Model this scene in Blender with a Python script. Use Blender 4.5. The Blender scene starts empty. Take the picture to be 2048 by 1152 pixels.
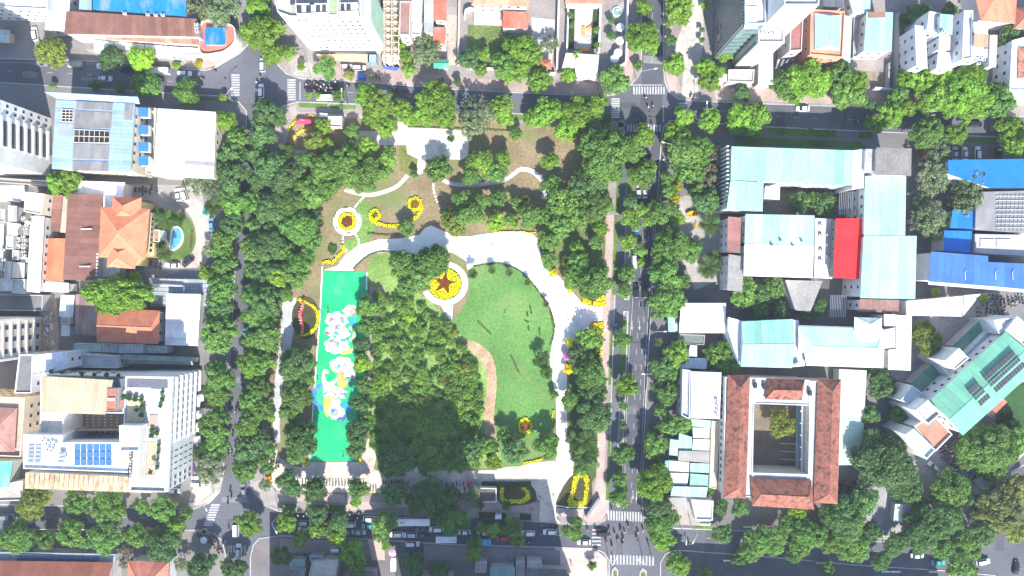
import bpy, math, random
import numpy as np
from mathutils import Vector, Matrix, Euler
random.seed(7)
S = bpy.context.scene
C = S.collection

# ------------------------------------------------------------------ camera, sky, sun
H = 231.0            # drone height above the street
K = 5.9              # photo pixels per metre on the ground (2048 px wide photograph)
cam_d = bpy.data.cameras.new('camera'); cam = bpy.data.objects.new('camera', cam_d); C.objects.link(cam)
cam.location = (0, 0, H); cam.rotation_euler = (0, 0, 0)
cam_d.sensor_fit = 'HORIZONTAL'; cam_d.angle = 2 * math.atan(1024 / K / H); cam_d.clip_end = 6000
S.camera = cam
SUN_EL = math.radians(40)
SHD = Vector((-0.22, 1.0)).normalized()          # direction in which shadows fall on the ground
COT = 1 / math.tan(SUN_EL)
W = bpy.data.worlds.new('World'); S.world = W; W.use_nodes = True
nt = W.node_tree; nt.nodes.clear()
sky = nt.nodes.new('ShaderNodeTexSky'); sky.sky_type = 'NISHITA'; sky.sun_disc = False
sky.sun_elevation = SUN_EL; sky.sun_rotation = math.atan2(-SHD.x, -SHD.y); sky.air_density = 1.0; sky.ozone_density = 3.0
bg = nt.nodes.new('ShaderNodeBackground'); bg.inputs[1].default_value = 0.14
wo = nt.nodes.new('ShaderNodeOutputWorld')
nt.links.new(sky.outputs[0], bg.inputs[0]); nt.links.new(bg.outputs[0], wo.inputs[0])
sl = bpy.data.lights.new('sun', 'SUN'); sl.energy = 4.6; sl.angle = math.radians(0.5); sl.color = (1.0, 0.96, 0.88)
so = bpy.data.objects.new('sun', sl); C.objects.link(so)
d = Vector((SHD.x * math.cos(SUN_EL), SHD.y * math.cos(SUN_EL), -math.sin(SUN_EL)))
so.rotation_euler = d.to_track_quat('-Z', 'Y').to_euler(); so.location = (0, -150, 200)
S.view_settings.view_transform = 'Standard'; S.view_settings.look = 'None'
S.view_settings.exposure = 1.17; S.view_settings.gamma = 1.0; S.view_settings.use_curve_mapping = False
S.cycles.max_bounces = 6; S.cycles.diffuse_bounces = 3; S.cycles.transparent_max_bounces = 4

# ------------------------------------------------------------------ helpers
def P(x, y, h=0.0):
    s = (H - h) / H / K
    return ((x - 1024) * s, (576 - y) * s)
def PZ(x, y, z): a = P(x, y, z); return (a[0], a[1], z)
def pts(s):
    v = [float(t) for t in s.replace(',', ' ').split()]
    return list(zip(v[0::2], v[1::2]))
def wpoly(s, h=0.0):
    return [P(x, y, h) for x, y in (pts(s) if isinstance(s, str) else s)]
def smooth(p, n=5, closed=True):
    out = []; m = len(p); rng = range(m) if closed else range(m - 1)
    for i in rng:
        if closed: a, b, c, e = p[i - 1], p[i], p[(i + 1) % m], p[(i + 2) % m]
        else: a, b, c, e = p[max(i - 1, 0)], p[i], p[i + 1], p[min(i + 2, m - 1)]
        for k in range(n):
            t = k / n; t2 = t * t; t3 = t2 * t
            out.append(tuple(.5 * (2 * b[j] + (c[j] - a[j]) * t + (2 * a[j] - 5 * b[j] + 4 * c[j] - e[j]) * t2 + (3 * b[j] - a[j] - 3 * c[j] + e[j]) * t3) for j in (0, 1)))
    if not closed: out.append(tuple(p[-1]))
    return out
def area(p): return .5 * sum(p[i - 1][0] * p[i][1] - p[i][0] * p[i - 1][1] for i in range(len(p)))
def ccw(p): return p if area(p) > 0 else p[::-1]
def cen(p): return (sum(a[0] for a in p) / len(p), sum(a[1] for a in p) / len(p))
def inset(p, t):
    p = ccw(p); n = len(p); out = []
    for i in range(n):
        a, b, c = Vector(p[i - 1]), Vector(p[i]), Vector(p[(i + 1) % n])
        u = (b - a).normalized(); v = (c - b).normalized()
        n1 = Vector((-u.y, u.x)); n2 = Vector((-v.y, v.x)); m = n1 + n2
        if m.length < 1e-4: m = n1
        m.normalize(); k = max(.35, m.dot(n1)); q = b + m * (t / k); out.append((q.x, q.y))
    return out
def inside(x, y, p):
    r = False; j = len(p) - 1
    for i in range(len(p)):
        if (p[i][1] > y) != (p[j][1] > y) and x < (p[j][0] - p[i][0]) * (y - p[i][1]) / (p[j][1] - p[i][1]) + p[i][0]: r = not r
        j = i
    return r

ORG = {}
M = {}
def tag(o, label=None, cat=None, group=None, kind=None):
    if label: o['label'] = label
    if cat: o['category'] = cat
    if group: o['group'] = group
    if kind: o['kind'] = kind
    return o
def new_mesh(name, v, f, mats, midx=None, sm=False):
    me = bpy.data.meshes.new(name); me.from_pydata(v, [], f)
    for m in (mats if isinstance(mats, (list, tuple)) else [mats]): me.materials.append(M[m])
    if midx: me.polygons.foreach_set('material_index', midx)
    if sm: me.polygons.foreach_set('use_smooth', [True] * len(f))
    me.update(); return me
def link(name, data, parent=None, loc=(0, 0, 0), rz=0.0, sc=None, col=None):
    o = bpy.data.objects.new(name, data); C.objects.link(o)
    o.location = loc
    if rz: o.rotation_euler = (0, 0, rz)
    if sc is not None: o.scale = sc if hasattr(sc, '__len__') else (sc, sc, sc)
    if parent is not None: o.parent = parent
    if col is not None: o.color = (col[0], col[1], col[2], 1)
    return o
def root(name, x, y, z=0.13, label=None, cat=None, group=None, rz=0):
    o = link(name, None, None, (x, y, z), rz); o.empty_display_size = .5
    ORG[o] = Vector((x, y, z)); return tag(o, label, cat, group)
def O(name, v, f, mat, col=None, parent=None, midx=None, sm=False):
    """one mesh object from world coordinates"""
    if parent is not None:
        g = ORG[parent]; v = [(a[0] - g.x, a[1] - g.y, a[2] - g.z) for a in v]; loc = (0, 0, 0)
    else:
        n = len(v); g = Vector((sum(a[0] for a in v) / n, sum(a[1] for a in v) / n, min(a[2] for a in v)))
        v = [(a[0] - g.x, a[1] - g.y, a[2] - g.z) for a in v]; loc = g
    o = link(name, new_mesh(name, v, f, mat, midx, sm), parent, loc, 0, None, col)
    ORG[o] = g; return o
def prism(p, z0, z1, v=None, f=None, cap=True):
    v = [] if v is None else v; f = [] if f is None else f
    p = ccw(p); n = len(p); b = len(v)
    v += [(a[0], a[1], z0) for a in p] + [(a[0], a[1], z1) for a in p]
    f += [(b + i, b + (i + 1) % n, b + n + (i + 1) % n, b + n + i) for i in range(n)]
    if cap: f += [tuple(range(b + n, b + 2 * n)), tuple(range(b + n - 1, b - 1, -1))]
    return v, f
def ring(p, q, z0, z1):
    n = len(p); v = [(a[0], a[1], z0) for a in p] + [(a[0], a[1], z1) for a in p] + [(a[0], a[1], z0) for a in q] + [(a[0], a[1], z1) for a in q]
    f = []
    for i in range(n):
        j = (i + 1) % n
        f += [(i, j, n + j, n + i), (n + i, n + j, 3 * n + j, 3 * n + i), (2 * n + j, 2 * n + i, 3 * n + i, 3 * n + j)]
    return v, f
def bx(x0, y0, z0, x1, y1, z1, v=None, f=None):
    v = [] if v is None else v; f = [] if f is None else f; b = len(v)
    v += [(x, y, z) for z in (z0, z1) for x, y in ((x0, y0), (x1, y0), (x1, y1), (x0, y1))]
    f += [tuple(b + i for i in q) for q in ((3, 2, 1, 0), (4, 5, 6, 7), (0, 1, 5, 4), (1, 2, 6, 5), (2, 3, 7, 6), (3, 0, 4, 7))]
    return v, f
def hexa(lo, up, v=None, f=None):
    """eight corners: four low, four up, both counter-clockwise"""
    v = [] if v is None else v; f = [] if f is None else f; b = len(v); v += list(lo) + list(up)
    f += [tuple(b + i for i in q) for q in ((3, 2, 1, 0), (4, 5, 6, 7), (0, 1, 5, 4), (1, 2, 6, 5), (2, 3, 7, 6), (3, 0, 4, 7))]
    return v, f
def tube(path, rad, n=6, v=None, f=None):
    v = [] if v is None else v; f = [] if f is None else f; b = len(v); m = len(path)
    rad = rad if hasattr(rad, '__len__') else [rad] * m
    for i, p in enumerate(path):
        t = (Vector(path[min(i + 1, m - 1)]) - Vector(path[max(i - 1, 0)])).normalized()
        u = t.orthogonal().normalized() if abs(t.z) > .9 else t.cross(Vector((0, 0, 1))).normalized()
        w = t.cross(u)
        for k in range(n):
            a = 2 * math.pi * k / n; q = Vector(p) + (u * math.cos(a) + w * math.sin(a)) * rad[i]; v.append(tuple(q))
    for i in range(m - 1):
        for k in range(n):
            f.append((b + i * n + k, b + i * n + (k + 1) % n, b + (i + 1) * n + (k + 1) % n, b + (i + 1) * n + k))
    f.append(tuple(range(b + n - 1, b - 1, -1))); f.append(tuple(range(b + (m - 1) * n, b + m * n)))
    return v, f
def ribbon(line, w):
    """outline of a band of width w (metres, number or list) along a polyline (metres)"""
    L, R = [], []; n = len(line)
    for i in range(n):
        t = (Vector(line[min(i + 1, n - 1)]) - Vector(line[max(i - 1, 0)])).normalized(); m = Vector((-t.y, t.x))
        ww = (w[i] if hasattr(w, '__len__') else w) / 2
        L.append(tuple(Vector(line[i]) + m * ww)); R.append(tuple(Vector(line[i]) - m * ww))
    return L + R[::-1]
def sheet(name, poly, z, mat, col, label=None, parent=None, kind='structure'):
    p = ccw(poly); v = [(a[0], a[1], z) for a in p]
    o = O(name, v, [tuple(range(len(p)))], mat, col, parent)
    if parent is None: tag(o, label, None, None, kind)
    return o

# ------------------------------------------------------------------ materials (colour comes from each object's own colour)
def mk(name, rough=.85, var=.22, scale=.25, fine=.12, fscale=2.5, spec=.25, metal=0., orand=0., stretch=(1, 1, 1), bump=0., bscale=4., trans=0., stain=None, attr=False, base=None, vcol=False):
    m = bpy.data.materials.new(name); m.use_nodes = True; t = m.node_tree; N = t.nodes; L = t.links
    bs = N['Principled BSDF']; out = N['Material Output']
    oi = N.new('ShaderNodeObjectInfo'); geo = N.new('ShaderNodeNewGeometry')
    mp = N.new('ShaderNodeMapping'); mp.inputs['Scale'].default_value = stretch; L.new(geo.outputs['Position'], mp.inputs[0])
    def noise(sc, det=3):
        n = N.new('ShaderNodeTexNoise'); n.inputs['Scale'].default_value = sc; n.inputs['Detail'].default_value = det
        L.new(mp.outputs[0], n.inputs['Vector']); return n
    def mr(sock, a, b, lo=.28, hi=.72):
        r = N.new('ShaderNodeMapRange'); r.inputs[1].default_value = lo; r.inputs[2].default_value = hi
        r.inputs[3].default_value = a; r.inputs[4].default_value = b; L.new(sock, r.inputs[0]); return r.outputs[0]
    def mul(a, b):
        k = N.new('ShaderNodeMath'); k.operation = 'MULTIPLY'; L.new(a, k.inputs[0]); L.new(b, k.inputs[1]); return k.outputs[0]
    fac = mr(noise(scale).outputs[0], 1 - var, 1 + var)
    if fine: fac = mul(fac, mr(noise(fscale, 2).outputs[0], 1 - fine, 1 + fine))
    if orand: fac = mul(fac, mr(oi.outputs['Random'], 1 - orand, 1 + orand, 0, 1))
    if attr:
        at = N.new('ShaderNodeAttribute'); at.attribute_name = 'tone'; fac = mul(fac, at.outputs['Fac'])
    src = oi.outputs['Color']
    if base:
        rg = N.new('ShaderNodeRGB'); rg.outputs[0].default_value = (*base, 1); src = rg.outputs[0]
    if vcol:
        vc = N.new('ShaderNodeAttribute'); vc.attribute_name = 'tint'; src = vc.outputs['Color']
    sc = N.new('ShaderNodeVectorMath'); sc.operation = 'SCALE'; L.new(src, sc.inputs[0]); L.new(fac, sc.inputs['Scale'])
    colr = sc.outputs[0]
    if stain:
        amount, ss, scol = stain
        mx = N.new('ShaderNodeMix'); mx.data_type = 'RGBA'
        L.new(mr(noise(ss, 5).outputs[0], 0, amount, .5, .72), mx.inputs[0]); L.new(colr, mx.inputs[6]); mx.inputs[7].default_value = (*scol, 1)
        colr = mx.outputs[2]
    L.new(colr, bs.inputs['Base Color']); bs.inputs['Roughness'].default_value = rough
    bs.inputs['Specular IOR Level'].default_value = spec; bs.inputs['Metallic'].default_value = metal
    if bump:
        bp = N.new('ShaderNodeBump'); bp.inputs['Strength'].default_value = bump; bp.inputs['Distance'].default_value = .3
        L.new(noise(bscale).outputs[0], bp.inputs['Height']); L.new(bp.outputs[0], bs.inputs['Normal'])
    if trans:
        tr = N.new('ShaderNodeBsdfTranslucent'); L.new(colr, tr.inputs[0])
        ms = N.new('ShaderNodeMixShader'); ms.inputs[0].default_value = trans
        L.new(bs.outputs[0], ms.inputs[1]); L.new(tr.outputs[0], ms.inputs[2]); L.new(ms.outputs[0], out.inputs[0])
    M[name] = m
mk('asphalt', .9, .22, .06, .16, 1.6, stain=(.45, .12, (.10, .10, .11)))
mk('pave', .9, .16, .12, .14, 1.5, stain=(.35, .2, (.17, .16, .15)))
mk('concrete', .85, .18, .15, .14, 1.2, stain=(.5, .22, (.22, .21, .20)))
mk('whitepath', .8, .08, .1, .07, 1.2, stain=(.8, .12, (.50, .44, .37)))
mk('plaster', .85, .10, .25, .06, 2, stain=(.25, .35, (.3, .28, .25)))
mk('sheetmetal', .6, .13, .18, .08, 1.1, spec=.15, orand=.10, stretch=(1, .45, 1), stain=(.5, .32, (.36, .34, .31)))
mk('coatedmetal', .5, .12, .15, .07, 1.2, spec=.2, orand=.07)
mk('rustmetal', .75, .16, .3, .12, 1.6, spec=.2, orand=.14, stain=(.7, .45, (.22, .09, .05)))
mk('claytile', .85, .14, .3, .14, 2.2, orand=.06, stain=(.3, .5, (.16, .07, .05)))
mk('oldtile', .9, .2, .5, .35, 2.2, stain=(1.0, .75, (.06, .042, .036)))
mk('grass', .95, .28, .12, .3, 1.6, bump=.5, bscale=3)
mk('drygrass', .95, .25, .12, .25, 1.4, bump=.4, bscale=3, stain=(.9, .055, (.13, .19, .055)))
mk('soil', .95, .25, .3, .25, 1.8, bump=.4, bscale=3)
mk('courtpaint', .65, .16, .12, .10, 1.5, spec=.2, stain=(.35, .16, (.16, .42, .30)))
mk('muralpaint', .7, .10, .5, .10, 2, spec=.2, stain=(.25, .4, (.5, .5, .48)))
mk('lawn', .95, .22, .05, .22, 1.2, bump=.5, bscale=3, stain=(.45, .07, (.24, .25, .10)))
mk('marking', .8, .14, .5, .25, 2.2)
mk('leaf', .7, .14, .35, .0, 2, spec=.15, orand=.13, trans=.48, attr=True)
mk('leafmix', .7, .14, .35, .0, 2, spec=.15, trans=.48, attr=True, vcol=True)
mk('bark', .9, .2, 1, .2, 4)
mk('flower', .8, .12, .6, .2, 3, trans=.15, attr=True)
mk('carpaint', .25, .02, .3, 0, 1, spec=.5)
mk('glass', .08, .05, .3, 0, 1, spec=.6)
mk('metal', .4, .05, .5, .05, 2, spec=.5, metal=.6)
mk('rubber', .9, .05, .5, 0, 1)
mk('solar', .18, .06, .3, .04, 2, spec=.6, orand=.1)
mk('cloth', .9, .06, .8, 0, 1)
mk('skin', .7, .04, 1, 0, 1)
mk('helmet', .35, .04, 1, 0, 1, orand=.5)
mk('water', .06, .15, .5, .2, 1.5, spec=.6, bump=.25, bscale=1.5)
mk('trousers', .9, .1, 1, 0, 1, orand=.6, base=(.05, .055, .08))
mk('darkpart', .6, .05, 1, 0, 1, base=(.02, .02, .022))
mk('pane', .1, .3, .4, 0, 1, spec=.6, base=(.05, .06, .075))
# ------------------------------------------------------------------ ground, roads, city blocks
v, f = [(-1500, -1500, -.12), (1500, -1500, -.12), (1500, 1500, -.12), (-1500, 1500, -.12)], [(0, 1, 2, 3)]
tag(O('ground', v, f, 'concrete', (.16, .155, .15)), kind='structure')
ROADC = (.115, .119, .14)
tag(O('road', [(-300, -200, 0), (300, -200, 0), (300, 200, 0), (-300, 200, 0)], f, 'asphalt', ROADC), kind='structure')
KERB = (.42, .41, .40)
sheet('road', [P(*a) for a in pts('1284,-100 1326,-100 1326,150 1322,270 1311,430 1294,720 1282,1000 1284,1030 1244,1030 1244,1000 1254,720 1274,430 1278,270 1284,150')], .0012, 'asphalt', (.078, .082, .10))  # avenue lanes: the shading over them is put into a darker asphalt colour
sheet('road', [P(*a) for a in pts('540,1026 800,1032 1000,1039 1130,1052 1200,1052 1200,1095 1120,1092 900,1086 720,1074 540,1068')], .0012, 'asphalt', (.085, .089, .108))  # busy road: building shade painted in as darker asphalt
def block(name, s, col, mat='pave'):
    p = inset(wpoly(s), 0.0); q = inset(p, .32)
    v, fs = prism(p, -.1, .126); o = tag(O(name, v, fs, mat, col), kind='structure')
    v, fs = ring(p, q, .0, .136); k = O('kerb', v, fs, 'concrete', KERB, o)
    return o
PAV = (.27, .235, .225)
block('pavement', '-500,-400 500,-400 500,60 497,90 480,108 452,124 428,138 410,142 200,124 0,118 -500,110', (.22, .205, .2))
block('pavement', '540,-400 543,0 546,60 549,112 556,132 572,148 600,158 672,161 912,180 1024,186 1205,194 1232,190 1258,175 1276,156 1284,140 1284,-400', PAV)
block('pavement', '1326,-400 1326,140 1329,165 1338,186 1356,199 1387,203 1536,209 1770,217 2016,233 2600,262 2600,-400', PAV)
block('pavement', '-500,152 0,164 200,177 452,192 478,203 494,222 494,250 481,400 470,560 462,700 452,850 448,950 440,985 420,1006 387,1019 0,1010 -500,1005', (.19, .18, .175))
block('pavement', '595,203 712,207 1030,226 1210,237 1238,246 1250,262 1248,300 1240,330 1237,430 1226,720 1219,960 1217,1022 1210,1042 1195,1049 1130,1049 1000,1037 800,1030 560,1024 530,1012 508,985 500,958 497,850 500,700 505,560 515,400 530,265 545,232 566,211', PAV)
block('pavement', '1340,240 1536,253 1990,273 2600,300 2600,830 2100,905 2020,945 1990,1003 1960,1062 1900,1089 1760,1084 1600,1067 1420,1060 1340,1057 1300,1050 1286,1034 1282,1000 1294,720 1311,430 1322,275 1327,252', (.15, .145, .15))  # paving colour lowered to paint in shade of trees and buildings
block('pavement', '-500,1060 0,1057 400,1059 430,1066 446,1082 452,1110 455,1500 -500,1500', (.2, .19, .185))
block('pavement', '500,1500 500,1115 506,1090 518,1076 560,1070 720,1076 900,1088 1120,1094 1190,1096 1208,1104 1219,1120 1222,1500', (.17, .15, .155))  # shade from the buildings beyond is put into this darker paving
block('pavement', '1318,1500 1320,1125 1330,1107 1350,1099 1420,1104 1540,1113 1700,1128 1900,1141 1990,1150 2020,1500', (.10, .10, .115))  # painted darker to stand for the shade lying on this block
med = (.24, .225, .21)
block('median', '1252,275 1268,275 1272,300 1272,430 1262,560 1258,600 1248,600 1250,430 1254,330', med)
block('median', '1247,622 1257,622 1254,720 1243,1000 1240,1014 1234,1014 1231,1000 1241,720', med)
block('median', '1223,1152 1224,1140 1230,1133 1236,1140 1237,1300 1223,1300', med)
block('median', '1278,1300 1279,1145 1285,1136 1293,1142 1295,1300', med)

# layered sheets on the blocks (each a few millimetres above the one below)
Z1, Z2, Z3, Z4, Z5 = .131, .145, .160, .175, .190
ZC = [0]
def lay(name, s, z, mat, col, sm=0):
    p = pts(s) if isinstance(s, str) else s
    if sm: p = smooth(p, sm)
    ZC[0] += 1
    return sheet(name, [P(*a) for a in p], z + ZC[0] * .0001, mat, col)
def band(name, s, w, z, mat, col, sm=5):
    line = [P(*a) for a in (smooth(pts(s), sm, False) if sm else pts(s))]
    ZC[0] += 1
    return sheet(name, ribbon(line, w / K), z + ZC[0] * .0001, mat, col)
PINK = (.44, .32, .29); TAN = (.46, .38, .30); WHT = (.80, .765, .71); GREEN = (.085, .165, .04); DRY = (.235, .18, .105)
lay('park_ground', '566,250 600,226 640,224 820,234 1030,247 1225,262 1213,430 1203,600 1200,720 1190,960 1165,1005 1000,1003 800,996 690,988 600,986 560,980 540,940 536,800 548,600 556,400', Z1, 'drygrass', DRY)
lay('lawn', '905,645 925,618 938,585 940,552 950,534 990,528 1020,534 1050,552 1080,588 1098,620 1109,655 1106,690 1101,725 1110,790 1108,850 1098,895 1062,925 1012,930 995,880 985,800 972,730 930,680', Z3, 'lawn', (.108, .235, .06), 3)
lay('lawn', '742,512 785,505 822,510 838,520 842,575 800,620 772,650 768,575 742,572 736,545', Z2, 'grass', (.17, .27, .065), 2)
lay('lawn', '716,406 745,412 752,450 740,478 700,505 690,482 712,470', Z2, 'grass', (.15, .26, .06), 3)
lay('lawn', '745,560 830,580 905,645 935,690 985,760 990,860 1000,930 830,945 760,945 742,880 735,760', Z2, 'grass', (.20, .31, .085), 2)
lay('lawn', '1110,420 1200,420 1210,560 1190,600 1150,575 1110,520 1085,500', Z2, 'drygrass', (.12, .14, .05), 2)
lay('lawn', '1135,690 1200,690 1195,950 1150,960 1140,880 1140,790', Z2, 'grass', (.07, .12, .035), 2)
lay('lawn', '800,290 830,300 848,345 830,350 800,340', Z2, 'grass', (.16, .17, .05), 2)
lay('dirt_path', '923,676 945,682 965,692 984,712 992,742 993,780 988,835 996,900 980,908 968,836 974,780 972,745 962,722 940,700', Z4, 'soil', (.40, .275, .175), 3)
lay('park_path', '740,573 770,573 767,640 764,690 752,740 748,800 735,800 738,730 733,690 742,640', Z3, 'pave', (.36, .30, .25))
# white promenade curving through the park
lay('promenade', '648,540 675,532 690,511 718,490 758,479 800,477 838,470 850,456 862,451 880,459 905,470 940,473 970,468 1000,464 1030,464 1052,465 1066,469 1074,477 1078,490 1080,504 1087,521 1105,538 1140,578 1165,607 1190,614 1217,613 1215,646 1186,650 1165,662 1142,688 1131,715 1134,745 1134,800 1134,870 1146,926 1112,926 1113,870 1112,800 1104,752 1099,718 1104,690 1110,662 1108,640 1098,612 1078,582 1050,548 1020,531 990,526 950,531 936,540 930,520 905,505 870,505 838,513 820,509 780,504 748,507 722,521 706,542', Z4, 'whitepath', WHT)
lay('upper_plaza', '700,262 750,262 794,258 797,238 806,232 816,250 870,256 934,262 938,285 936,312 925,319 852,319 849,344 840,350 833,346 836,318 815,308 812,290 752,291 715,292 698,285', Z3, 'concrete', (.62, .57, .50))
lay('upper_plaza', '590,300 615,300 610,335 588,330', Z3, 'concrete', (.5, .48, .46))
band('footpath', '690,379 705,384 735,390 765,385 795,372 815,351', 8, Z3, 'concrete', (.62, .58, .52))
band('footpath', '1088,398 1089,375 1080,356 1062,342 1040,338', 9, Z3, 'concrete', (.68, .66, .62))
band('footpath', '1040,338 1010,360 980,366 940,370 905,368 885,360', 8, Z3, 'concrete', (.5, .49, .47))
lay('bottom_plaza', '548,880 560,915 585,932 604,934 618,924 716,924 730,900 736,878 752,880 752,915 748,938 775,948 800,952 820,930 824,926 836,944 880,942 985,940 1010,934 1040,932 1062,926 1098,922 1148,924 1146,948 1128,975 1112,1045 1078,1042 1080,1003 1066,985 985,972 978,986 560,984 536,960 532,920', Z3, 'concrete', (.55, .47, .40))
lay('grey_path', '566,592 593,596 588,660 578,720 566,770 560,840 561,885 548,885 545,830 550,760 560,690', Z3, 'concrete', (.42, .43, .44))
band('grey_path', '543,600 536,700 527,800 521,880', 9, Z2, 'concrete', (.3, .3, .3))
lay('pink_pavement', '1214,430 1228,430 1222,560 1217,720 1212,840 1208,965 1215,985 1214,1030 1206,1042 1178,1046 1166,1036 1186,1000 1192,960 1200,720 1207,560', Z4, 'pave', PINK)
lay('pink_pavement', '560,986 690,989 690,1005 560,1001', Z4, 'pave', PINK)
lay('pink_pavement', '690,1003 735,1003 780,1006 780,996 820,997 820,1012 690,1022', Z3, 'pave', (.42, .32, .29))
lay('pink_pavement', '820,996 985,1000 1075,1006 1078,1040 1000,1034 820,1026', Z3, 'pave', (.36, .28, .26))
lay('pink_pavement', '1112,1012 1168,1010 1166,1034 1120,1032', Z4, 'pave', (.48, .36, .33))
lay('pink_pavement', '595,224 735,229 800,236 800,244 735,238 600,232', Z4, 'pave', (.40, .32, .29))
lay('tiled_corner', '562,216 590,212 596,226 580,250 572,290 556,300 548,270', Z2, 'pave', (.34, .29, .27))
lay('tiled_corner', '498,968 520,960 560,986 556,1012 530,1008 510,990', Z2, 'pave', (.34, .31, .29))
lay('tiled_corner', '392,960 445,955 436,988 420,1004 392,1012 378,1000', Z2, 'pave', (.40, .35, .32))
# verges
for s in ('1229,430 1237,430 1232,590 1224,590', '1221,660 1226,660 1222,770 1217,770', '1216,870 1221,870 1218,1000 1211,1000', '1235,345 1241,345 1238,425 1230,425'):
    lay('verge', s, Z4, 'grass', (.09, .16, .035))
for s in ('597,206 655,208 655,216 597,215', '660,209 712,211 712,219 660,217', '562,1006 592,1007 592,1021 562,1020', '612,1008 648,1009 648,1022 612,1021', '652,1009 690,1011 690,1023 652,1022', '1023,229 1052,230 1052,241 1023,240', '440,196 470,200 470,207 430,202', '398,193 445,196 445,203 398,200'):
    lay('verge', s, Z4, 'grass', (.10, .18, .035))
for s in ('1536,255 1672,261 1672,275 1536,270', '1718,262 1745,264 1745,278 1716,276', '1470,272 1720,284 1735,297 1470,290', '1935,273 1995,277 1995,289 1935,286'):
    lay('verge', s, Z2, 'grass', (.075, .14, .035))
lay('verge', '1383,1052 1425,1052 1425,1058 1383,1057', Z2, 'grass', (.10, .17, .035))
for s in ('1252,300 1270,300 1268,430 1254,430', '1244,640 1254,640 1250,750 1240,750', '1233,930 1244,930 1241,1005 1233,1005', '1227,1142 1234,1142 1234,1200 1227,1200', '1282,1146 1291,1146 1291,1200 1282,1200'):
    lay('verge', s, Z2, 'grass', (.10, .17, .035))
# pavements of the neighbouring blocks
lay('pink_pavement', '660,132 780,140 860,150 1000,160 1205,168 1205,190 1024,183 912,177 660,158', Z1, 'pave', (.36, .27, .25))
lay('pink_pavement', '1252,0 1275,0 1272,120 1262,160 1240,172 1244,100', Z2, 'pave', (.40, .29, .27))
lay('pink_pavement', '1330,0 1345,0 1345,110 1365,195 1340,185 1331,150', Z2, 'pave', (.42, .31, .28))
lay('forecourt', '1380,0 1408,0 1405,100 1395,160 1398,198 1362,194 1368,120 1345,100 1362,60', Z3, 'concrete', (.46, .42, .38))
lay('pink_pavement', '1430,165 2010,190 2010,228 1770,212 1430,200', Z1, 'pave', (.40, .31, .28))
lay('forecourt', '568,95 600,112 640,140 648,158 605,154 585,150 575,120', Z2, 'concrete', (.36, .32, .29))
lay('pink_pavement', '400,118 470,92 490,95 470,114 440,130 405,138', Z2, 'pave', (.46, .33, .29))
lay('tiled_corner', '170,98 400,112 400,136 205,120', Z1, 'pave', (.34, .28, .26))
lay('driveway', '345,392 395,400 420,430 430,470 415,520 395,535 330,535 340,520 372,512 392,480 385,440 360,410', Z3, 'pave', (.46, .38, .33), 3)
lay('parking_court', '250,368 400,372 410,410 330,430 300,400 255,400', Z1, 'concrete', (.3, .28, .27))
lay('parking_court', '240,535 405,540 420,560 240,552', Z2, 'concrete', (.24, .24, .26))
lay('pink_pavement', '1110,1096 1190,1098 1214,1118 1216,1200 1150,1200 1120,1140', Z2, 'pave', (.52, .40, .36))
lay('pink_pavement', '560,1076 760,1084 760,1112 560,1104', Z1, 'pave', (.27, .21, .21))  # shaded stretch: the shade is painted into the pink
lay('pink_pavement', '735,1078 768,1080 770,1120 745,1120', Z2, 'pave', (.48, .37, .31))  # sun between two building shadows, painted as a paler strip
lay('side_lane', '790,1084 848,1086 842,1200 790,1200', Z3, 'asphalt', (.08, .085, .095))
lay('pink_pavement', '845,1092 1120,1100 1120,1130 845,1118', Z2, 'pave', (.22, .19, .20))  # pink taken down to paint the building shade onto it
lay('garden_lawn', '936,50 1022,54 1024,128 932,124', Z2, 'grass', (.12, .16, .05))
lay('driveway', '1063,35 1110,40 1104,128 1066,122', Z2, 'concrete', (.5, .47, .43))
lay('driveway', '897,30 918,30 915,130 896,132', Z2, 'concrete', (.40, .34, .29))
lay('courtyard', '1144,12 1190,12 1185,98 1142,98', Z2, 'concrete', (.46, .42, .38))
lay('courtyard', '1204,30 1250,0 1248,130 1205,140', Z2, 'concrete', (.28, .26, .25))
lay('yard', '1345,395 1440,380 1440,560 1390,580 1365,520 1350,440', Z2, 'concrete', (.35, .32, .30))
lay('yard', '1680,1015 1740,980 1860,900 1960,860 1990,960 1900,1060 1760,1080', Z1, 'concrete', (.30, .29, .30))
lay('yard', '1800,600 1975,585 1990,640 1900,720 1830,780 1760,740 1820,650', Z1, 'concrete', (.30, .29, .29))
lay('garden_lawn', '1985,790 2090,745 2090,900 2020,890', Z2, 'grass', (.035, .085, .028), 2)  # shaded lawn: the shade is painted into its green
lay('yard', '1990,760 2090,690 2090,745 1995,785', Z2, 'soil', (.42, .35, .27))
lay('plaza', '1960,890 2030,880 2050,905 2000,960', Z2, 'concrete', (.42, .41, .4))
lay('pink_pavement', '1300,1000 1420,1005 1420,1052 1300,1046', Z1, 'pave', (.38, .33, .31))
lay('dirt_yard', '86,595 112,592 115,640 118,700 84,705 80,650', Z2, 'soil', (.44, .33, .22), 2)
lay('garden_bed', '1590,135 1700,140 1770,145 1770,180 1710,178', Z2, 'soil', (.22, .19, .15))

# painted green court with its border
crt = lay('green_court', '647,541 734,545 737,600 730,760 716,922 620,922 632,740 641,620', Z5, 'courtpaint', (.012, .40, .155))
bl = [P(*a) for a in pts('645,533 641,620 632,740 619,922')]
O('border_line', [(a[0], a[1], .206) for a in ccw(ribbon(bl, .45))], [tuple(range(8))], 'marking', (.75, .75, .73), crt)
bl = [P(*a) for a in pts('734,545 733,580')]
O('border_line', [(a[0], a[1], .206) for a in ccw(ribbon(bl, .4))], [(0, 1, 2, 3)], 'marking', (.75, .75, .73), crt)
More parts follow.
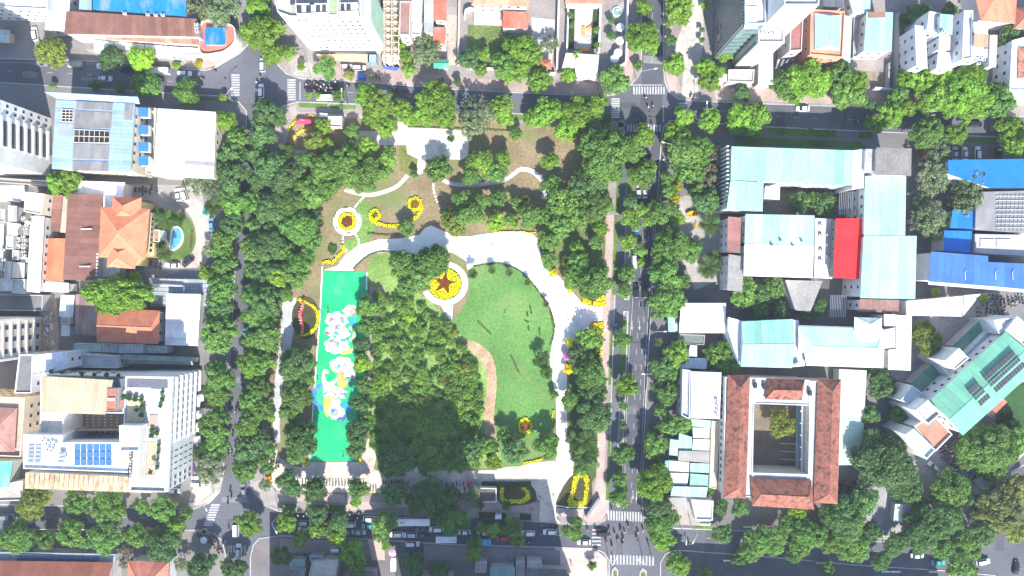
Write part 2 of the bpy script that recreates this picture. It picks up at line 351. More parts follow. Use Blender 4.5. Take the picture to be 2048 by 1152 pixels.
# festive floor painting: free clouds, waves and curls
mur = root('floor_painting', *P(675, 730), .15, 'long festive floor painting of white clouds, blue waves and orange curls on green court', 'floor painting')
def blob(cx, cy, rx, ry, n, amp, seed, rot=0):
    r = random.Random(seed); ph = r.random() * 6; o = []
    for i in range(n * 6):
        a = 2 * math.pi * i / (n * 6); k = 1 + amp * abs(math.sin(n * a / 2 + ph)) + r.uniform(-.03, .03)
        x, y = rx * k * math.cos(a), ry * k * math.sin(a); o.append((cx + x * math.cos(rot) - y * math.sin(rot), cy + x * math.sin(rot) + y * math.cos(rot)))
    return o
zz = [.205]
def patch(name, p, col):
    zz[0] += .0015; q = ccw([P(*a) for a in p])
    O(name, [(a[0], a[1], zz[0]) for a in q], [tuple(range(len(q)))], 'muralpaint', col, mur)
def arcp(cx, cy, r0, r1, a0, a1, n=14):
    A = [math.radians(a0 + (a1 - a0) * i / n) for i in range(n + 1)]
    return [(cx + r0 * math.cos(a), cy + r0 * math.sin(a)) for a in A] + [(cx + r1 * math.cos(a), cy + r1 * math.sin(a)) for a in A[::-1]]
W_ = (.8, .79, .77)
patch('blue_wave', arcp(652, 793, 20, 29, 95, 285), (.03, .22, .75))
patch('yellow_curl', smooth(pts('646,742 650,738 657,741 656,748 651,746 650,754 656,764 668,760 676,748 672,764 660,776 648,772 644,758'), 4), (.75, .78, .45))
patch('cloud', blob(674, 640, 20, 14, 7, .22, 1), W_)
patch('cloud', blob(699, 621, 12, 9, 6, .25, 2, -.5), W_)
patch('orange_curl', blob(704, 620, 7, 5, 5, .3, 3, -.5), (.8, .4, .28))
patch('blue_wave', pts('688,628 700,640 712,634 711,648 706,651 697,644'), (.03, .3, .8))
patch('yellow_curl', arcp(696, 668, 10, 16, -80, 75), (.8, .68, .35))
patch('cloud', blob(676, 664, 22, 11, 6, .2, 4, .2), W_)
patch('red_flag', pts('650,664 655,662 663,669 651,668'), (.7, .06, .08))
patch('green_fin', pts('669,660 675,664 680,672 668,668'), (.02, .36, .2))
patch('cloud', blob(674, 691, 22, 15, 8, .18, 5), W_)
patch('red_swirl', arcp(683, 634, 6, 7.2, 0, 300), (.75, .25, .2))
patch('red_swirl', arcp(664, 644, 7, 8, 60, 330), (.75, .35, .3))
patch('blue_wave', pts('684,683 690,678 694,682 688,684'), (.03, .4, .75))
patch('orange_curl', pts('682,706 690,700 706,696 704,706 694,708 686,710'), (.85, .38, .12))
patch('blue_wave', pts('656,724 668,721 690,723 682,726 668,726'), (.1, .55, .85))
patch('cloud', blob(684, 730, 20, 15, 7, .16, 6), W_)
patch('yellow_curl', arcp(678, 728, 14, 18, 90, 200), (.85, .6, .2))
patch('blue_wave', pts('668,732 674,729 680,736 672,739'), (.15, .6, .85))
patch('orange_curl', smooth(pts('676,746 690,744 698,756 694,772 682,776 674,764'), 4), (.85, .33, .10))
patch('yellow_curl', arcp(668, 768, 15, 19, -60, 50), (.9, .62, .08))
patch('cloud', blob(700, 750, 9, 13, 6, .15, 7), W_)
patch('blue_letters', pts('692,753 708,755 707,763 693,762'), (.12, .17, .35))
patch('cloud', pts('648,772 660,768 672,772 697,784 680,786 692,797 676,796 686,808 690,826 680,840 664,838 654,822 652,800 646,788'), W_)
patch('blue_wave', pts('641,790 650,784 658,780 654,788 646,792'), (.08, .35, .75))
patch('yellow_curl', smooth(pts('650,796 660,790 664,800 660,816 656,834 649,822 648,806'), 4), (.9, .55, .1))
patch('blue_wave', smooth(pts('680,806 692,804 702,812 700,824 690,818 682,814'), 4), (.02, .3, .75))
patch('blue_wave', blob(667, 826, 8, 7, 5, .3, 9), (.15, .4, .75))
patch('purple_band', pts('672,838 682,832 686,835 677,842'), (.1, .1, .35))
patch('purple_band', pts('682,840 692,828 697,826 690,840 684,844'), (.09, .09, .33))

rm_ = random.Random(5)
for k in range(110):
    cx, cy, cl = rm_.choice([(674, 640), (697, 622), (676, 664), (672, 690), (684, 730), (672, 790), (670, 820), (690, 752)]) + (0,)
    cx += rm_.uniform(-15, 15); cy += rm_.uniform(-10, 10); a = rm_.uniform(0, 360); r_ = rm_.uniform(2.2, 6)
    if k % 4 == 0: patch('colour_patch', blob(cx, cy, rm_.uniform(1.5, 4.5), rm_.uniform(1, 3), 3, .4, k, a), rm_.choice([(.85, .35, .1), (.05, .3, .75), (.7, .12, .12), (.9, .62, .1), (.2, .6, .8), (.03, .36, .2)])); continue
    patch('swirl', arcp(cx, cy, r_, r_ + rm_.uniform(.7, 1.6), a, a + rm_.uniform(80, 230), 9), rm_.choice([(.7, .25, .2), (.1, .35, .7), (.05, .12, .35), (.8, .5, .15), (.75, .5, .45), (.3, .55, .75)]))
# stepping stones
stn = new_mesh('stepping_stone', *prism([(math.cos(a) * .5, math.sin(a) * .36) for a in np.linspace(0, 2 * math.pi, 9)[:-1]], -.02, .05), 'concrete')
def stones(s, n):
    q = smooth(pts(s), 6, False); par = tag(root('stepping_stones', *P(*q[len(q) // 2]), .13, 'row of pale stepping stones laid across the dry grass', 'stepping stones', 'rows of stepping stones in the park'))
    g = ORG[par]
    for i in range(n):
        a = P(*q[int(i * (len(q) - 1) / (n - 1))]); link('stone', stn, par, (a[0] - g.x, a[1] - g.y, 0.02), random.random() * 3, None, (.6, .57, .52))
stones('868,364 867,378 872,396 880,416', 12); stones('686,474 687,490 693,502', 7); stones('711,468 717,478 718,487', 5); stones('711,413 718,404 727,395', 6)

# road markings
mk1 = new_mesh('dash', *bx(-1, -.07, 0, 1, .07, .004), 'marking')
MW = (.40, .40, .41)
def crosswalk(label, s0, s1, n, length, along):
    """stripes between two pixel points; 'along' the stripe's direction in degrees"""
    a, b = Vector(P(*s0)), Vector(P(*s1)); m = (a + b) / 2
    r = root('crosswalk', m.x, m.y, .004); r['kind'] = 'structure'
    if label: r['label'] = label
    st = new_mesh('stripe', *bx(-length / 2, -.27, 0, length / 2, .27, .005), 'marking')
    for i in range(n):
        p = a.lerp(b, i / (n - 1)); link('stripe', st, r, (p.x - m.x, p.y - m.y, 0), math.radians(along), None, MW)
crosswalk('crosswalk by the red and white corner shop', (471, 150), (471, 190), 9, 2.8, 0)
crosswalk('crosswalk beside the white tower block', (583, 160), (583, 199), 9, 2.8, 0)
crosswalk('crosswalk under the arched street lamp', (1268, 181), (1328, 181), 12, 2.6, 90)
crosswalk('crosswalk beside the row of garden walls', (1231, 198), (1231, 234), 9, 2.8, 0)
crosswalk('crosswalk at the park corner under the trees', (1256, 256), (1320, 256), 12, 2.4, 90)
crosswalk('crosswalk facing the tower with ribbed side', (1365, 207), (1365, 232), 6, 2.6, 0)
crosswalk('slanted crosswalk at the hotel corner', (431, 1010), (416, 1050), 9, 3.0, 0)
crosswalk('crosswalk across the narrow road by the round planters', (457, 1098), (490, 1098), 7, 2.4, 90)
crosswalk('crosswalk between the park corner and the small shops', (1217, 1031), (1288, 1034), 14, 3.2, 90)
crosswalk('faded crosswalk beyond the crowd of motorbikes', (1222, 1119), (1306, 1122), 14, 3.2, 90)
crosswalk('short crosswalk by the black car', (1193, 1060), (1193, 1090), 5, 3.0, 0)
def dashes(s, step, ln=2.0, wd=1):
    q = [Vector(P(*a)) for a in pts(s)]; m = q[0]
    r = root('lane_marking', m.x, m.y, .004); r['kind'] = 'structure'
    for a, b in zip(q[:-1], q[1:]):
        n = max(1, int((b - a).length / step)); ang = math.atan2((b - a).y, (b - a).x)
        for i in range(n):
            p = a.lerp(b, (i + .5) / n); link('dash', mk1, r, (p.x - m.x, p.y - m.y, 0), ang, (ln / 2, wd, 1), MW)
dashes('0,141 200,150 400,168', 6); dashes('0,125 200,128', 1.6, 1.2)
dashes('600,180 720,186 1030,205 1220,215', 6); dashes('1390,216 1540,232 2040,256', 6)
dashes('1305,10 1304,140', 6); dashes('1290,280 1288,430 1272,720 1262,1015', 5); dashes('1300,280 1299,430 1283,720 1272,1015', 5)
dashes('1250,1000 1245,1025', 3); dashes('560,1052 800,1058 1100,1070 1190,1075', 5)
dashes('0,1033 380,1036', 6); dashes('1400,1075 1700,1100 1950,1115', 6)
def line(s, w):
    q = [P(*a) for a in pts(s)]; p = ccw(ribbon(q, w)); o = O('edge_line', [(a[0], a[1], .005) for a in p], [tuple(range(len(p)))], 'marking', MW); tag(o, kind='structure')
line('1277,440 1257,720 1248,1000', .15); line('1308,440 1291,720 1279,1000', .15); line('595,206 712,210', .12)
line('600,164 600,200', .3); line('1327,212 1327,245', .3); line('1258,170 1325,170', .3); line('604,159 720,165', .12)
# asphalt repairs and manhole covers
rr_ = random.Random(9)
for k, (x, y) in enumerate([(60, 150), (180, 158), (330, 160), (440, 165), (520, 110), (505, 215), (640, 190), (760, 182), (900, 195), (1080, 205), (1250, 210), (1300, 60), (1310, 120), (1290, 230), (1420, 222), (1560, 238), (1690, 235), (1830, 245), (1990, 255), (1285, 330), (1280, 470), (1265, 640), (1270, 730), (1262, 820), (1255, 930), (1260, 1060), (1240, 1090), (1150, 1070), (1040, 1058), (900, 1052), (790, 1050), (660, 1052), (480, 1040), (470, 1000), (460, 900), (478, 760), (485, 640), (490, 500), (200, 1035), (330, 1038), (1420, 1082), (1560, 1095), (1720, 1105), (1850, 1115), (2000, 1080), (2030, 1040)]):
    a = P(x, y); w, l = rr_.uniform(.5, 1.6), rr_.uniform(1.2, 5); t = rr_.choice((0, 1.57)) + rr_.uniform(-.1, .1); c_, s_ = math.cos(t), math.sin(t)
    q = [(a[0] + u * c_ - v_ * s_, a[1] + u * s_ + v_ * c_) for u, v_ in ((-l, -w), (l, -w), (l, w), (-l, w))]; sheet('asphalt_patch', q, .0025, 'asphalt', rr_.choice([(.09, .09, .10), (.11, .11, .12), (.19, .19, .195)]))
    if k % 2: b = (a[0] + rr_.uniform(-3, 3), a[1] + rr_.uniform(-2, 2)); sheet('manhole_cover', [(b[0] + .42 * math.cos(u), b[1] + .42 * math.sin(u)) for u in np.linspace(0, 6.28, 13)[:-1]], .0035, 'metal', (.06, .06, .065))
# lane arrows on the avenue
av = [(-.1, -1.6), (.1, -1.6), (.1, .5), (.42, .5), (0, 1.7), (-.42, .5), (-.1, .5)]
am = new_mesh('lane_arrow', [(x, y, 0) for x, y in av], [tuple(range(7))], 'marking')
for x, y in ((1264, 651), (1279, 651), (1266, 990), (1273, 992)):
    o = link('lane_arrow', am, None, (*P(x, y), .006), math.pi, None, MW); o['kind'] = 'structure'
# ------------------------------------------------------------------ buildings
v, f = bx(-.5, -.06, -.5, .5, .05, .5); mi = [0] * 6
vv, ff = bx(-.42, .03, -.42, .42, .06, .42); f += [tuple(i + 8 for i in q) for q in ff]; v += vv; mi += [1] * 6
WINM = new_mesh('window', v, f, ['plaster', 'pane'], mi)
def window(par, x, y, z, ang, w, h, frame=(.7, .7, .7)):
    """ang: direction in which the window looks"""
    g = ORG[par]; o = link('window', WINM, par, (x - g.x, y - g.y, z - g.z), ang - math.pi / 2, (w, 1, h), frame); return o
def windows(par, a, b, z0, z1, cols, rows, w=1.3, h=1.5, frame=(.7, .7, .7), mx=.08, skip=None):
    a, b = Vector(a), Vector(b); t = b - a; n = Vector((t.y, -t.x)); ang = math.atan2(n.y, n.x)
    for r in range(rows):
        z = z0 + (z1 - z0) * (r + .5) / rows
        for c in range(cols):
            if skip and skip(c, r): continue
            p = a.lerp(b, mx + (1 - 2 * mx) * (c + .5) / cols); window(par, p.x, p.y, z, ang, w, h, frame)
def shell(par, p, z0, z1, col, name='wall', mat='plaster'):
    v, f = prism(p, z0, z1); return O(name, v, f, mat, col, par)
def strips(par, q, n, col, mat='sheetmetal', name='roof_sheet', ax=0, th=.1, gap=.04, lift=.03):
    """q: four 3-D corners a b c d; cut into n sheets across a->b (ax 0) or b->c (ax 1)"""
    q = [Vector(a) for a in q]
    if ax: q = q[1:] + q[:1]
    a, b, c, e = q; nrm = (b - a).cross(e - a)
    if nrm.z < 0: a, b, c, e = b, a, e, c
    L = max((b - a).length, .1)
    for i in range(n):
        s, t = i / n + gap / 2 / L, (i + 1) / n - gap / 2 / L; up = Vector((0, 0, random.uniform(0, lift)))
        lo = [a.lerp(b, s) + up, a.lerp(b, t) + up, e.lerp(c, t) + up, e.lerp(c, s) + up]
        v, f = hexa([tuple(x) for x in lo], [tuple(x + Vector((0, 0, th))) for x in lo]); k = random.uniform(.93, 1.05) if random.random() > .1 else random.uniform(.78, .9); O(name, v, f, mat, tuple(c_ * k for c_ in col), par)
def slab(par, q, col, mat, name, th=.14):
    q = [Vector(a) for a in q]; n = len(q)
    if (q[1] - q[0]).cross(q[2] - q[0]).z < 0: q = q[::-1]
    v = [tuple(a) for a in q] + [tuple(a + Vector((0, 0, th))) for a in q]
    f = [tuple(range(n - 1, -1, -1)), tuple(range(n, 2 * n))] + [(i, (i + 1) % n, n + (i + 1) % n, n + i) for i in range(n)]
    return O(name, v, f, mat, col, par)
def grow(q, t): return inset(q, -t)
def gable(par, q, z, rise, col, mat='claytile', ax=0, hip=0., n=1, over=.4, cap=True):
    """q: four 2-D corners; ridge runs parallel to a->b (ax 0)"""
    q = ccw(q); q = grow(q, over)
    if ax: q = q[1:] + q[:1]
    a, b, c, e = [Vector(x) for x in q]; m0, m1 = (a + e) / 2, (b + c) / 2
    k = hip * min(.5, (b - c).length / 2 / max((m1 - m0).length, .1)); r0, r1 = m0.lerp(m1, k), m1.lerp(m0, k)
    t3 = lambda w, h: Vector((w.x, w.y, z + h))
    A, B, Cc, E, R0, R1 = t3(a, 0), t3(b, 0), t3(c, 0), t3(e, 0), t3(r0, rise), t3(r1, rise)
    sl_ = par
    if n > 1: strips(par, [A, B, R1, R0], n, col, mat); strips(par, [Cc, E, R0, R1], n, col, mat)
    else: sl_ = slab(par, [A, B, R1, R0], col, mat, 'roof_slope'); slab(par, [Cc, E, R0, R1], col, mat, 'roof_slope')
    if hip > 0:
        slab(par, [E, A, R0], col, mat, 'roof_slope'); slab(par, [B, Cc, R1], col, mat, 'roof_slope')
    else:
        for u, w, r in ((A, E, R0), (B, Cc, R1)):
            d0 = (Vector((m0.x, m0.y, 0)) + Vector((m1.x, m1.y, 0))) / 2
            pull = lambda s: s + (Vector((d0.x, d0.y, s.z)) - s).normalized() * (over + .05)
            uu, ww, rr = pull(u), pull(w), pull(r); O('gable_wall', [tuple(uu), tuple(ww), tuple(rr)], [(0, 1, 2)], 'plaster', (.6, .58, .55), par)
    if cap:
        lines = [(R0, R1)] + ([(A, R0), (E, R0), (B, R1), (Cc, R1)] if hip > 0 else [])
        for u, w in lines:
            if (u - w).length < .3: continue
            up = Vector((0, 0, .12)); v, f = tube([tuple(u + up), tuple(w + up)], .12, 5); O('ridge_cap', v, f, mat, tuple(min(1, c * 1.15) for c in col), sl_)
def flat(par, p, z, col, pcol=(.6, .6, .58), ph=.7, mat='concrete', pw=.28):
    p = ccw(p); q = inset(p, pw)
    v, f = prism(inset(p, pw - .02), z - .05, z + .06); ro = O('roof', v, f, mat, col, par)
    if ph > 0: v, f = ring(p, q, z - .02, z + ph); O('parapet', v, f, 'plaster', pcol, ro)
def autowin(par, p, z0, z1, frame=(.65, .65, .64), dens=3.4, ww=1.2):
    p = ccw(p); n = len(p)
    for i in range(n):
        a, b = Vector(p[i]), Vector(p[(i + 1) % n]); t = b - a; nn = Vector((t.y, -t.x)).normalized(); m = (a + b) / 2
        dist = -(m.dot(nn))                      # >0: the wall faces the middle of the park
        vis = dist * K * (z1 - z0) / (H - z1)
        if vis < 6 or t.length < 3 or abs(m.x) > 185 or abs(m.y) > 108: continue
        rows = max(1, int((z1 - z0) / 3.4)); cols = max(1, min(14, int(t.length / dens)))
        windows(par, a, b, z0 + .2, z1 - .4, cols, rows, ww, 1.4, frame)
WH = (.66, .655, .64); CREAM = (.66, .56, .42); GREY = (.36, .36, .36); MINT = (.26, .56, .47); CYAN = (.28, .56, .60); TERRA = (.62, .20, .10); BRN = (.21, .105, .085); DGREY = (.17, .165, .16); LTEAL = (.34, .58, .53)
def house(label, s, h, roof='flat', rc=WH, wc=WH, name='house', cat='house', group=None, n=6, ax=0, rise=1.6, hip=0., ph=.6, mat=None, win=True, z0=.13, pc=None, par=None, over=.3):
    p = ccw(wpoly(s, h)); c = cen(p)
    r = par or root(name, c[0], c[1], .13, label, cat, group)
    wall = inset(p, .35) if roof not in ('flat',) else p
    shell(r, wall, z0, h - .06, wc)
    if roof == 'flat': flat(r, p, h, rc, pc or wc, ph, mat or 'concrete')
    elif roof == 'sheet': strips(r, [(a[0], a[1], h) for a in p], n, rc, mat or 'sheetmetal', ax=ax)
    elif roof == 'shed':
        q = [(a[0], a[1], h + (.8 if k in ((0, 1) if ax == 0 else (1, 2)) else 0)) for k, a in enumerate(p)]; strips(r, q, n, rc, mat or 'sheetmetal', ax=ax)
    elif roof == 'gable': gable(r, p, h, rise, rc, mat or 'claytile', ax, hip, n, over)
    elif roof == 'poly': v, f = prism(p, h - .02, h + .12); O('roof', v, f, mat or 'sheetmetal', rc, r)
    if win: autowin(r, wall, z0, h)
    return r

# --- block with the blue hall
house('white flat-roofed annex beside the long brown hall', '97,-20 142,-20 136,63 90,60', 6, 'sheet', (.74, .74, .73), WH, n=3)
r = house('long market hall with brown and rust-streaked sheet roof', '133,22 393,38 398,74 128,68', 9, 'sheet', BRN, (.6, .56, .52), 'market_hall', 'hall', n=22, ax=0, mat='rustmetal', win=False)
strips(r, [PZ(206, 65, 6.5), PZ(396, 75, 6.5), PZ(398, 90, 5.8), PZ(212, 79, 5.8)], 14, (.36, .19, .13), 'rustmetal')
shell(r, wpoly('206,66 396,76 398,89 212,78', 5.6), .13, 5.6, (.6, .57, .54))
house('large blue sheet-roofed hall behind the brown market hall', '186,-60 374,-60 372,33 186,19', 9, 'sheet', (.015, .20, .58), (.5, .5, .5), 'hall', 'hall', n=7, win=False)
house('small grey-green roof squeezed beside the blue hall', '160,-20 184,-20 184,22 158,20', 8, 'sheet', (.25, .36, .33), GREY, n=3)
r = root('awning_row', *P(280, 100), .13, 'row of white and teal awnings along the brown market hall', 'awning')
for i in range(9):
    a, b = 188 + i * 20.3, 188 + (i + 1) * 20.3
    sk = lambda x: 80 + (x - 188) * .085
    aw = O('awning_panel', *hexa([PZ(a, sk(a) + 22, 3.2), PZ(b - 1, sk(b) + 20, 3.2), PZ(b - 1, sk(b), 4.1), PZ(a, sk(a), 4.1)], [PZ(a, sk(a) + 22, 3.27), PZ(b - 1, sk(b) + 20, 3.27), PZ(b - 1, sk(b), 4.17), PZ(a, sk(a), 4.17)]), 'cloth', (.72, .74, .74), r)
    O('awning_valance', *hexa([PZ(a, sk(a) + 25, 2.8), PZ(b - 1, sk(b) + 26, 2.8), PZ(b - 1, sk(b) + 22.5, 3.2), PZ(a, sk(a) + 22.5, 3.2)], [PZ(a, sk(a) + 25, 2.87), PZ(b - 1, sk(b) + 26, 2.87), PZ(b - 1, sk(b) + 22.5, 3.27), PZ(a, sk(a) + 22.5, 3.27)]), 'cloth', (.25, .5, .58), aw)
    O('post', *tube([(*P(a, sk(a) + 20), .13), (*P(a, sk(a) + 20), 3.2)], .06), 'metal', (.6, .6, .6), r)
r = house('corner shop with red terrace and curving white parapet', smooth(pts('404,46 440,46 466,52 473,66 472,84 458,100 438,108 402,106'), 4), 4.6, 'flat', (.5, .17, .12), WH, 'corner_shop', 'shop', ph=1.0, win=False)
strips(r, [PZ(411, 54, 6.2), PZ(453, 55, 6.2), PZ(450, 90, 6.0), PZ(409, 90, 6.0)], 4, (.012, .17, .60))
shell(r, wpoly('413,56 451,57 448,88 411,88', 6), 4.6, 5.95, (.55, .55, .55))
house('low shop front with white board and red lettering strip', '368,95 404,98 404,112 366,112', 3.6, 'flat', (.66, .62, .6), WH, 'shop', 'shop', win=False)
house('white office block with rows of windows at the dark forecourt', '-160,-220 100,-220 97,20 -160,8', 11, 'flat', (.6, .6, .58), WH, 'office_block', 'building')
house('small kiosk with teal roof on the dark forecourt', '-12,60 19,62 18,84 -12,82', 3, 'gable', (.45, .6, .58), (.55, .42, .33), 'kiosk', 'kiosk', n=3, mat='sheetmetal', rise=.7, win=False)

# --- blue-roofed office and white hall
p = ccw(wpoly('112,200 270,207 262,346 104,338', 14)); c = cen(p)
r = root('office_building', c[0], c[1], .13, 'office building with pale blue sheet roof, grey panels and slatted openings', 'building')
shell(r, inset(p, .6), .13, 13.8, CREAM); autowin(r, inset(p, .6), .13, 13.8)
q = [PZ(112, 200, 14), PZ(270, 207, 14), PZ(262, 346, 14), PZ(104, 338, 14)]
strips(r, q, 18, (.27, .385, .60), ax=1)
PB = (.19, .19, .195)
def panel(s, n, col=PB, dz=.22, ax=0, name='grey_panel'):
    strips(r, [PZ(a[0], a[1], 14 + dz) for a in pts(s)], n, col, 'sheetmetal', name, ax, .08)
panel('153,202 226,206 224,220 152,218', 4); panel('150,221 224,225 222,257 148,256', 2); panel('147,287 219,289 217,319 145,317', 2); panel('145,321 217,323 216,343 145,341', 4)
panel('120,246 147,247 145,274 118,273', 2, (.25, .29, .32)); panel('250,208 267,209 264,240 248,240', 2)
for s, nx, ny in (('149,259 220,262 219,286 148,285', 7, 2), ('125,219 147,220 146,244 124,243', 3, 4)):
    Q = [Vector(PZ(a[0], a[1], 14.2)) for a in pts(s)]
    slab(r, [tuple(x) for x in Q], (.02, .02, .025), 'plaster', 'opening', .04)
    for i in range(nx + 1):
        t = i / nx; v, f = tube([tuple(Q[0].lerp(Q[1], t) + Vector((0, 0, .15))), tuple(Q[3].lerp(Q[2], t) + Vector((0, 0, .15)))], .1, 4); O('beam', v, f, 'plaster', (.55, .5, .42), r)
    for i in range(ny + 1):
        t = i / ny; v, f = tube([tuple(Q[0].lerp(Q[3], t) + Vector((0, 0, .22))), tuple(Q[1].lerp(Q[2], t) + Vector((0, 0, .22)))], .12, 4); O('beam', v, f, 'plaster', (.55, .5, .42), r)
strips(r, [PZ(88, 184, 15), PZ(276, 194, 15), PZ(280, 208, 13.6), PZ(118, 200, 13.6)], 20, (.26, .36, .66), name='eave_sheet')
for i, y in enumerate((226, 261, 295, 323)):
    a = P(291, y, 10); O('balcony', *bx(a[0] - 1.4, a[1] - 1.6, 9, a[0] + 1.4, a[1] + 1.6, 10.2), 'plaster', (.55, .53, .5), r)
    O('balcony_awning', *hexa([(a[0] - 1.5, a[1] - 1.5, 11.4), (a[0] + 1.2, a[1] - 1.5, 10.7), (a[0] + 1.2, a[1] + 1.5, 10.7), (a[0] - 1.5, a[1] + 1.5, 11.4)], [(a[0] - 1.5, a[1] - 1.5, 11.5), (a[0] + 1.2, a[1] - 1.5, 10.8), (a[0] + 1.2, a[1] + 1.5, 10.8), (a[0] - 1.5, a[1] + 1.5, 11.5)]), 'cloth', (.04, .17, .45), r)
r = house('hall with broad white roof next to the blue-roofed office', '316,217 432,224 428,358 306,352', 8.5, 'sheet', (.76, .77, .78), (.6, .55, .45), 'hall', 'hall', n=2)
strips(r, [PZ(370, 322, 8.7), PZ(430, 326, 8.7), PZ(429, 333, 8.7), PZ(369, 329, 8.7)], 3, (.3, .28, .28))
house('narrow grey-green service building between office and white hall', '298,214 314,217 306,350 292,346', 6, 'flat', (.42, .45, .36), (.55, .52, .44), ph=.4, name='service_building', cat='building', win=False)
# --- white slab tower at the edge
F = [P(-120, 237), P(103, 237), P(100, 352), P(-120, 350)]
r = root('slab_tower', *cen(F), .13, 'tall white slab tower with stacked balcony slots', 'tower')
shell(r, F, .13, 40, (.74, .73, .71)); flat(r, F, 40, (.5, .5, .5), WH, 1)
F = ccw(F)
e0, e1 = Vector(P(100, 352)), Vector(P(103, 237))
for k in range(11):
    z = 1.8 + k * 3.5
    a, b = e0.lerp(e1, .28), e0.lerp(e1, .76); m = (a + b) / 2
    O('balcony', *bx(m.x - .1, a.y, z - .3, m.x + .7, b.y, z + .5), 'plaster', (.74, .73, .71), r)
    O('balcony_recess', *bx(m.x - .1, a.y + .3, z + .55, m.x + .09, b.y - .3, z + 2.7), 'pane', (.1, .1, .1), r)
    windows(r, e0.lerp(e1, .77), e1, z - .2, z + 2.2, 2, 1, 1.1, 1.3)
    windows(r, (P(-30, 351)[0], P(0, 351)[1] - .05), (P(96, 352)[0], P(0, 352)[1] - .05), z - .2, z + 2.2, 3, 1, 1.1, 1.3) if k % 2 else None
# --- houses and sheds behind the orange villa
house('low dark strip building under the slab tower', '0,356 98,362 98,372 0,366', 5, 'flat', (.25, .22, .2), (.4, .36, .33), win=False)
r = root('barrel_shed', *P(24, 385), .13, 'small shed with pale curved sheet roof under the slab tower', 'shed')
shell(r, wpoly('-30,370 49,369 48,401 -30,400', 5), .13, 5, (.5, .5, .5))
for i in range(6):
    t0, t1 = i / 6, (i + 1) / 6; hh = lambda t: 5 + 1.6 * math.sin(math.pi * t)
    ya, yb = 369 + 32 * t0, 369 + 32 * t1
    slab(r, [PZ(-30, yb, hh(t1)), PZ(49, yb, hh(t1)), PZ(49, ya, hh(t0)), PZ(-30, ya, hh(t0))], (.62, .64, .66), 'sheetmetal', 'roof_sheet', .08)
house('cream roof terrace house with low parapet', '53,384 91,388 85,430 50,424', 9, 'flat', (.66, .58, .46), (.62, .55, .45))
house('long narrow house with a bright white roof strip', '62,432 89,432 80,586 54,583', 8, 'sheet', (.78, .77, .75), (.6, .58, .55), n=3, ax=1)
cl = [('0,418 12,419 12,444 0,444', 7, (.34, .34, .34)), ('17,410 35,412 34,444 16,443', 8, (.36, .35, .34)), ('0,447 9,447 6,540 0,540', 6, (.42, .43, .44)), ('15,445 37,447 35,471 15,470', 7, (.66, .68, .7)), ('15,472 29,472 28,498 14,498', 6.5, (.5, .48, .45)), ('30,474 42,475 41,485 30,484', 5, (.3, .28, .27)), ('30,487 42,488 41,499 30,498', 5, (.55, .5, .4)), ('27,500 40,501 38,520 26,520', 5.5, (.4, .34, .31)), ('42,514 56,515 55,526 41,526', 5, (.55, .65, .6)), ('12,522 25,523 23,560 10,560', 6, (.5, .5, .5)), ('26,524 50,526 49,556 24,556', 6, (.62, .55, .45)), ('0,557 24,557 24,582 0,582', 6, (.47, .52, .48)), ('26,558 52,558 50,588 26,586', 6, (.45, .5, .47))]
kinds = ['grey', 'dark grey', 'slim grey', 'white', 'beige', 'small dark', 'small tan', 'brownish', 'small pale green', 'plain grey', 'cream', 'greenish', 'grey-green']
for (s, h, c), k in zip(cl, kinds):
    house(k + ' flat roof in the crowded terrace beside the long white roof strip', s, h, random.choice(['flat', 'sheet']), c, (.5, .49, .47), n=3, ph=.5, group='crowded terrace houses', win=False)
house('brown shed roof with white pipe beside the rusty hall', '105,389 126,390 121,464 102,462', 5, 'sheet', (.24, .12, .10), (.5, .48, .46), 'shed', 'shed', n=5, ax=1, mat='rustmetal', win=False)
house('narrow beige shed roof between two brown roofs', '127,392 136,393 133,466 121,465', 5, 'sheet', (.42, .36, .26), (.5, .48, .46), 'shed', 'shed', n=5, ax=1, win=False)
house('white sheet roof wrapping the brown hall', '140,361 250,365 243,412 206,420 206,390 140,386', 6.2, 'poly', (.76, .76, .77), WH, win=False)
r = house('big brown sheet-roofed hall behind the orange villa', '138,389 204,392 193,560 128,558', 7.5, 'gable', (.20, .10, .085), (.6, .57, .55), 'hall', 'hall', n=14, ax=1, rise=1.0, mat='rustmetal', win=False)
for x, y in ((173, 458), (170, 533)): O('ridge_vent', *bx(*PZ(x - 10, y + 1, 8.6), *(PZ(x + 10, y - 1, 8.9))), 'sheetmetal', (.75, .75, .75), r)
for k in range(7): a = PZ(194 - k * .4, 508 + k * 7, 8.2); O('gutter_bracket', *bx(a[0] - .2, a[1] - .35, 7.6, a[0] + .2, a[1] + .35, 8.0), 'plaster', (.75, .75, .75), r)
house('bright orange gabled roof beside the big brown hall', '96,479 132,479 126,562 91,561', 5, 'gable', (.62, .19, .10), WH, 'house', 'house', n=1, ax=1, rise=1.0, win=False)
house('white roof at the end of the brown hall', '90,563 138,566 138,585 90,583', 5, 'sheet', (.74, .74, .75), WH, n=3, win=False)
house('white roof strip beneath the orange villa eaves', '200,515 243,517 240,548 200,556', 4, 'sheet', (.76, .76, .77), WH, n=2, win=False)
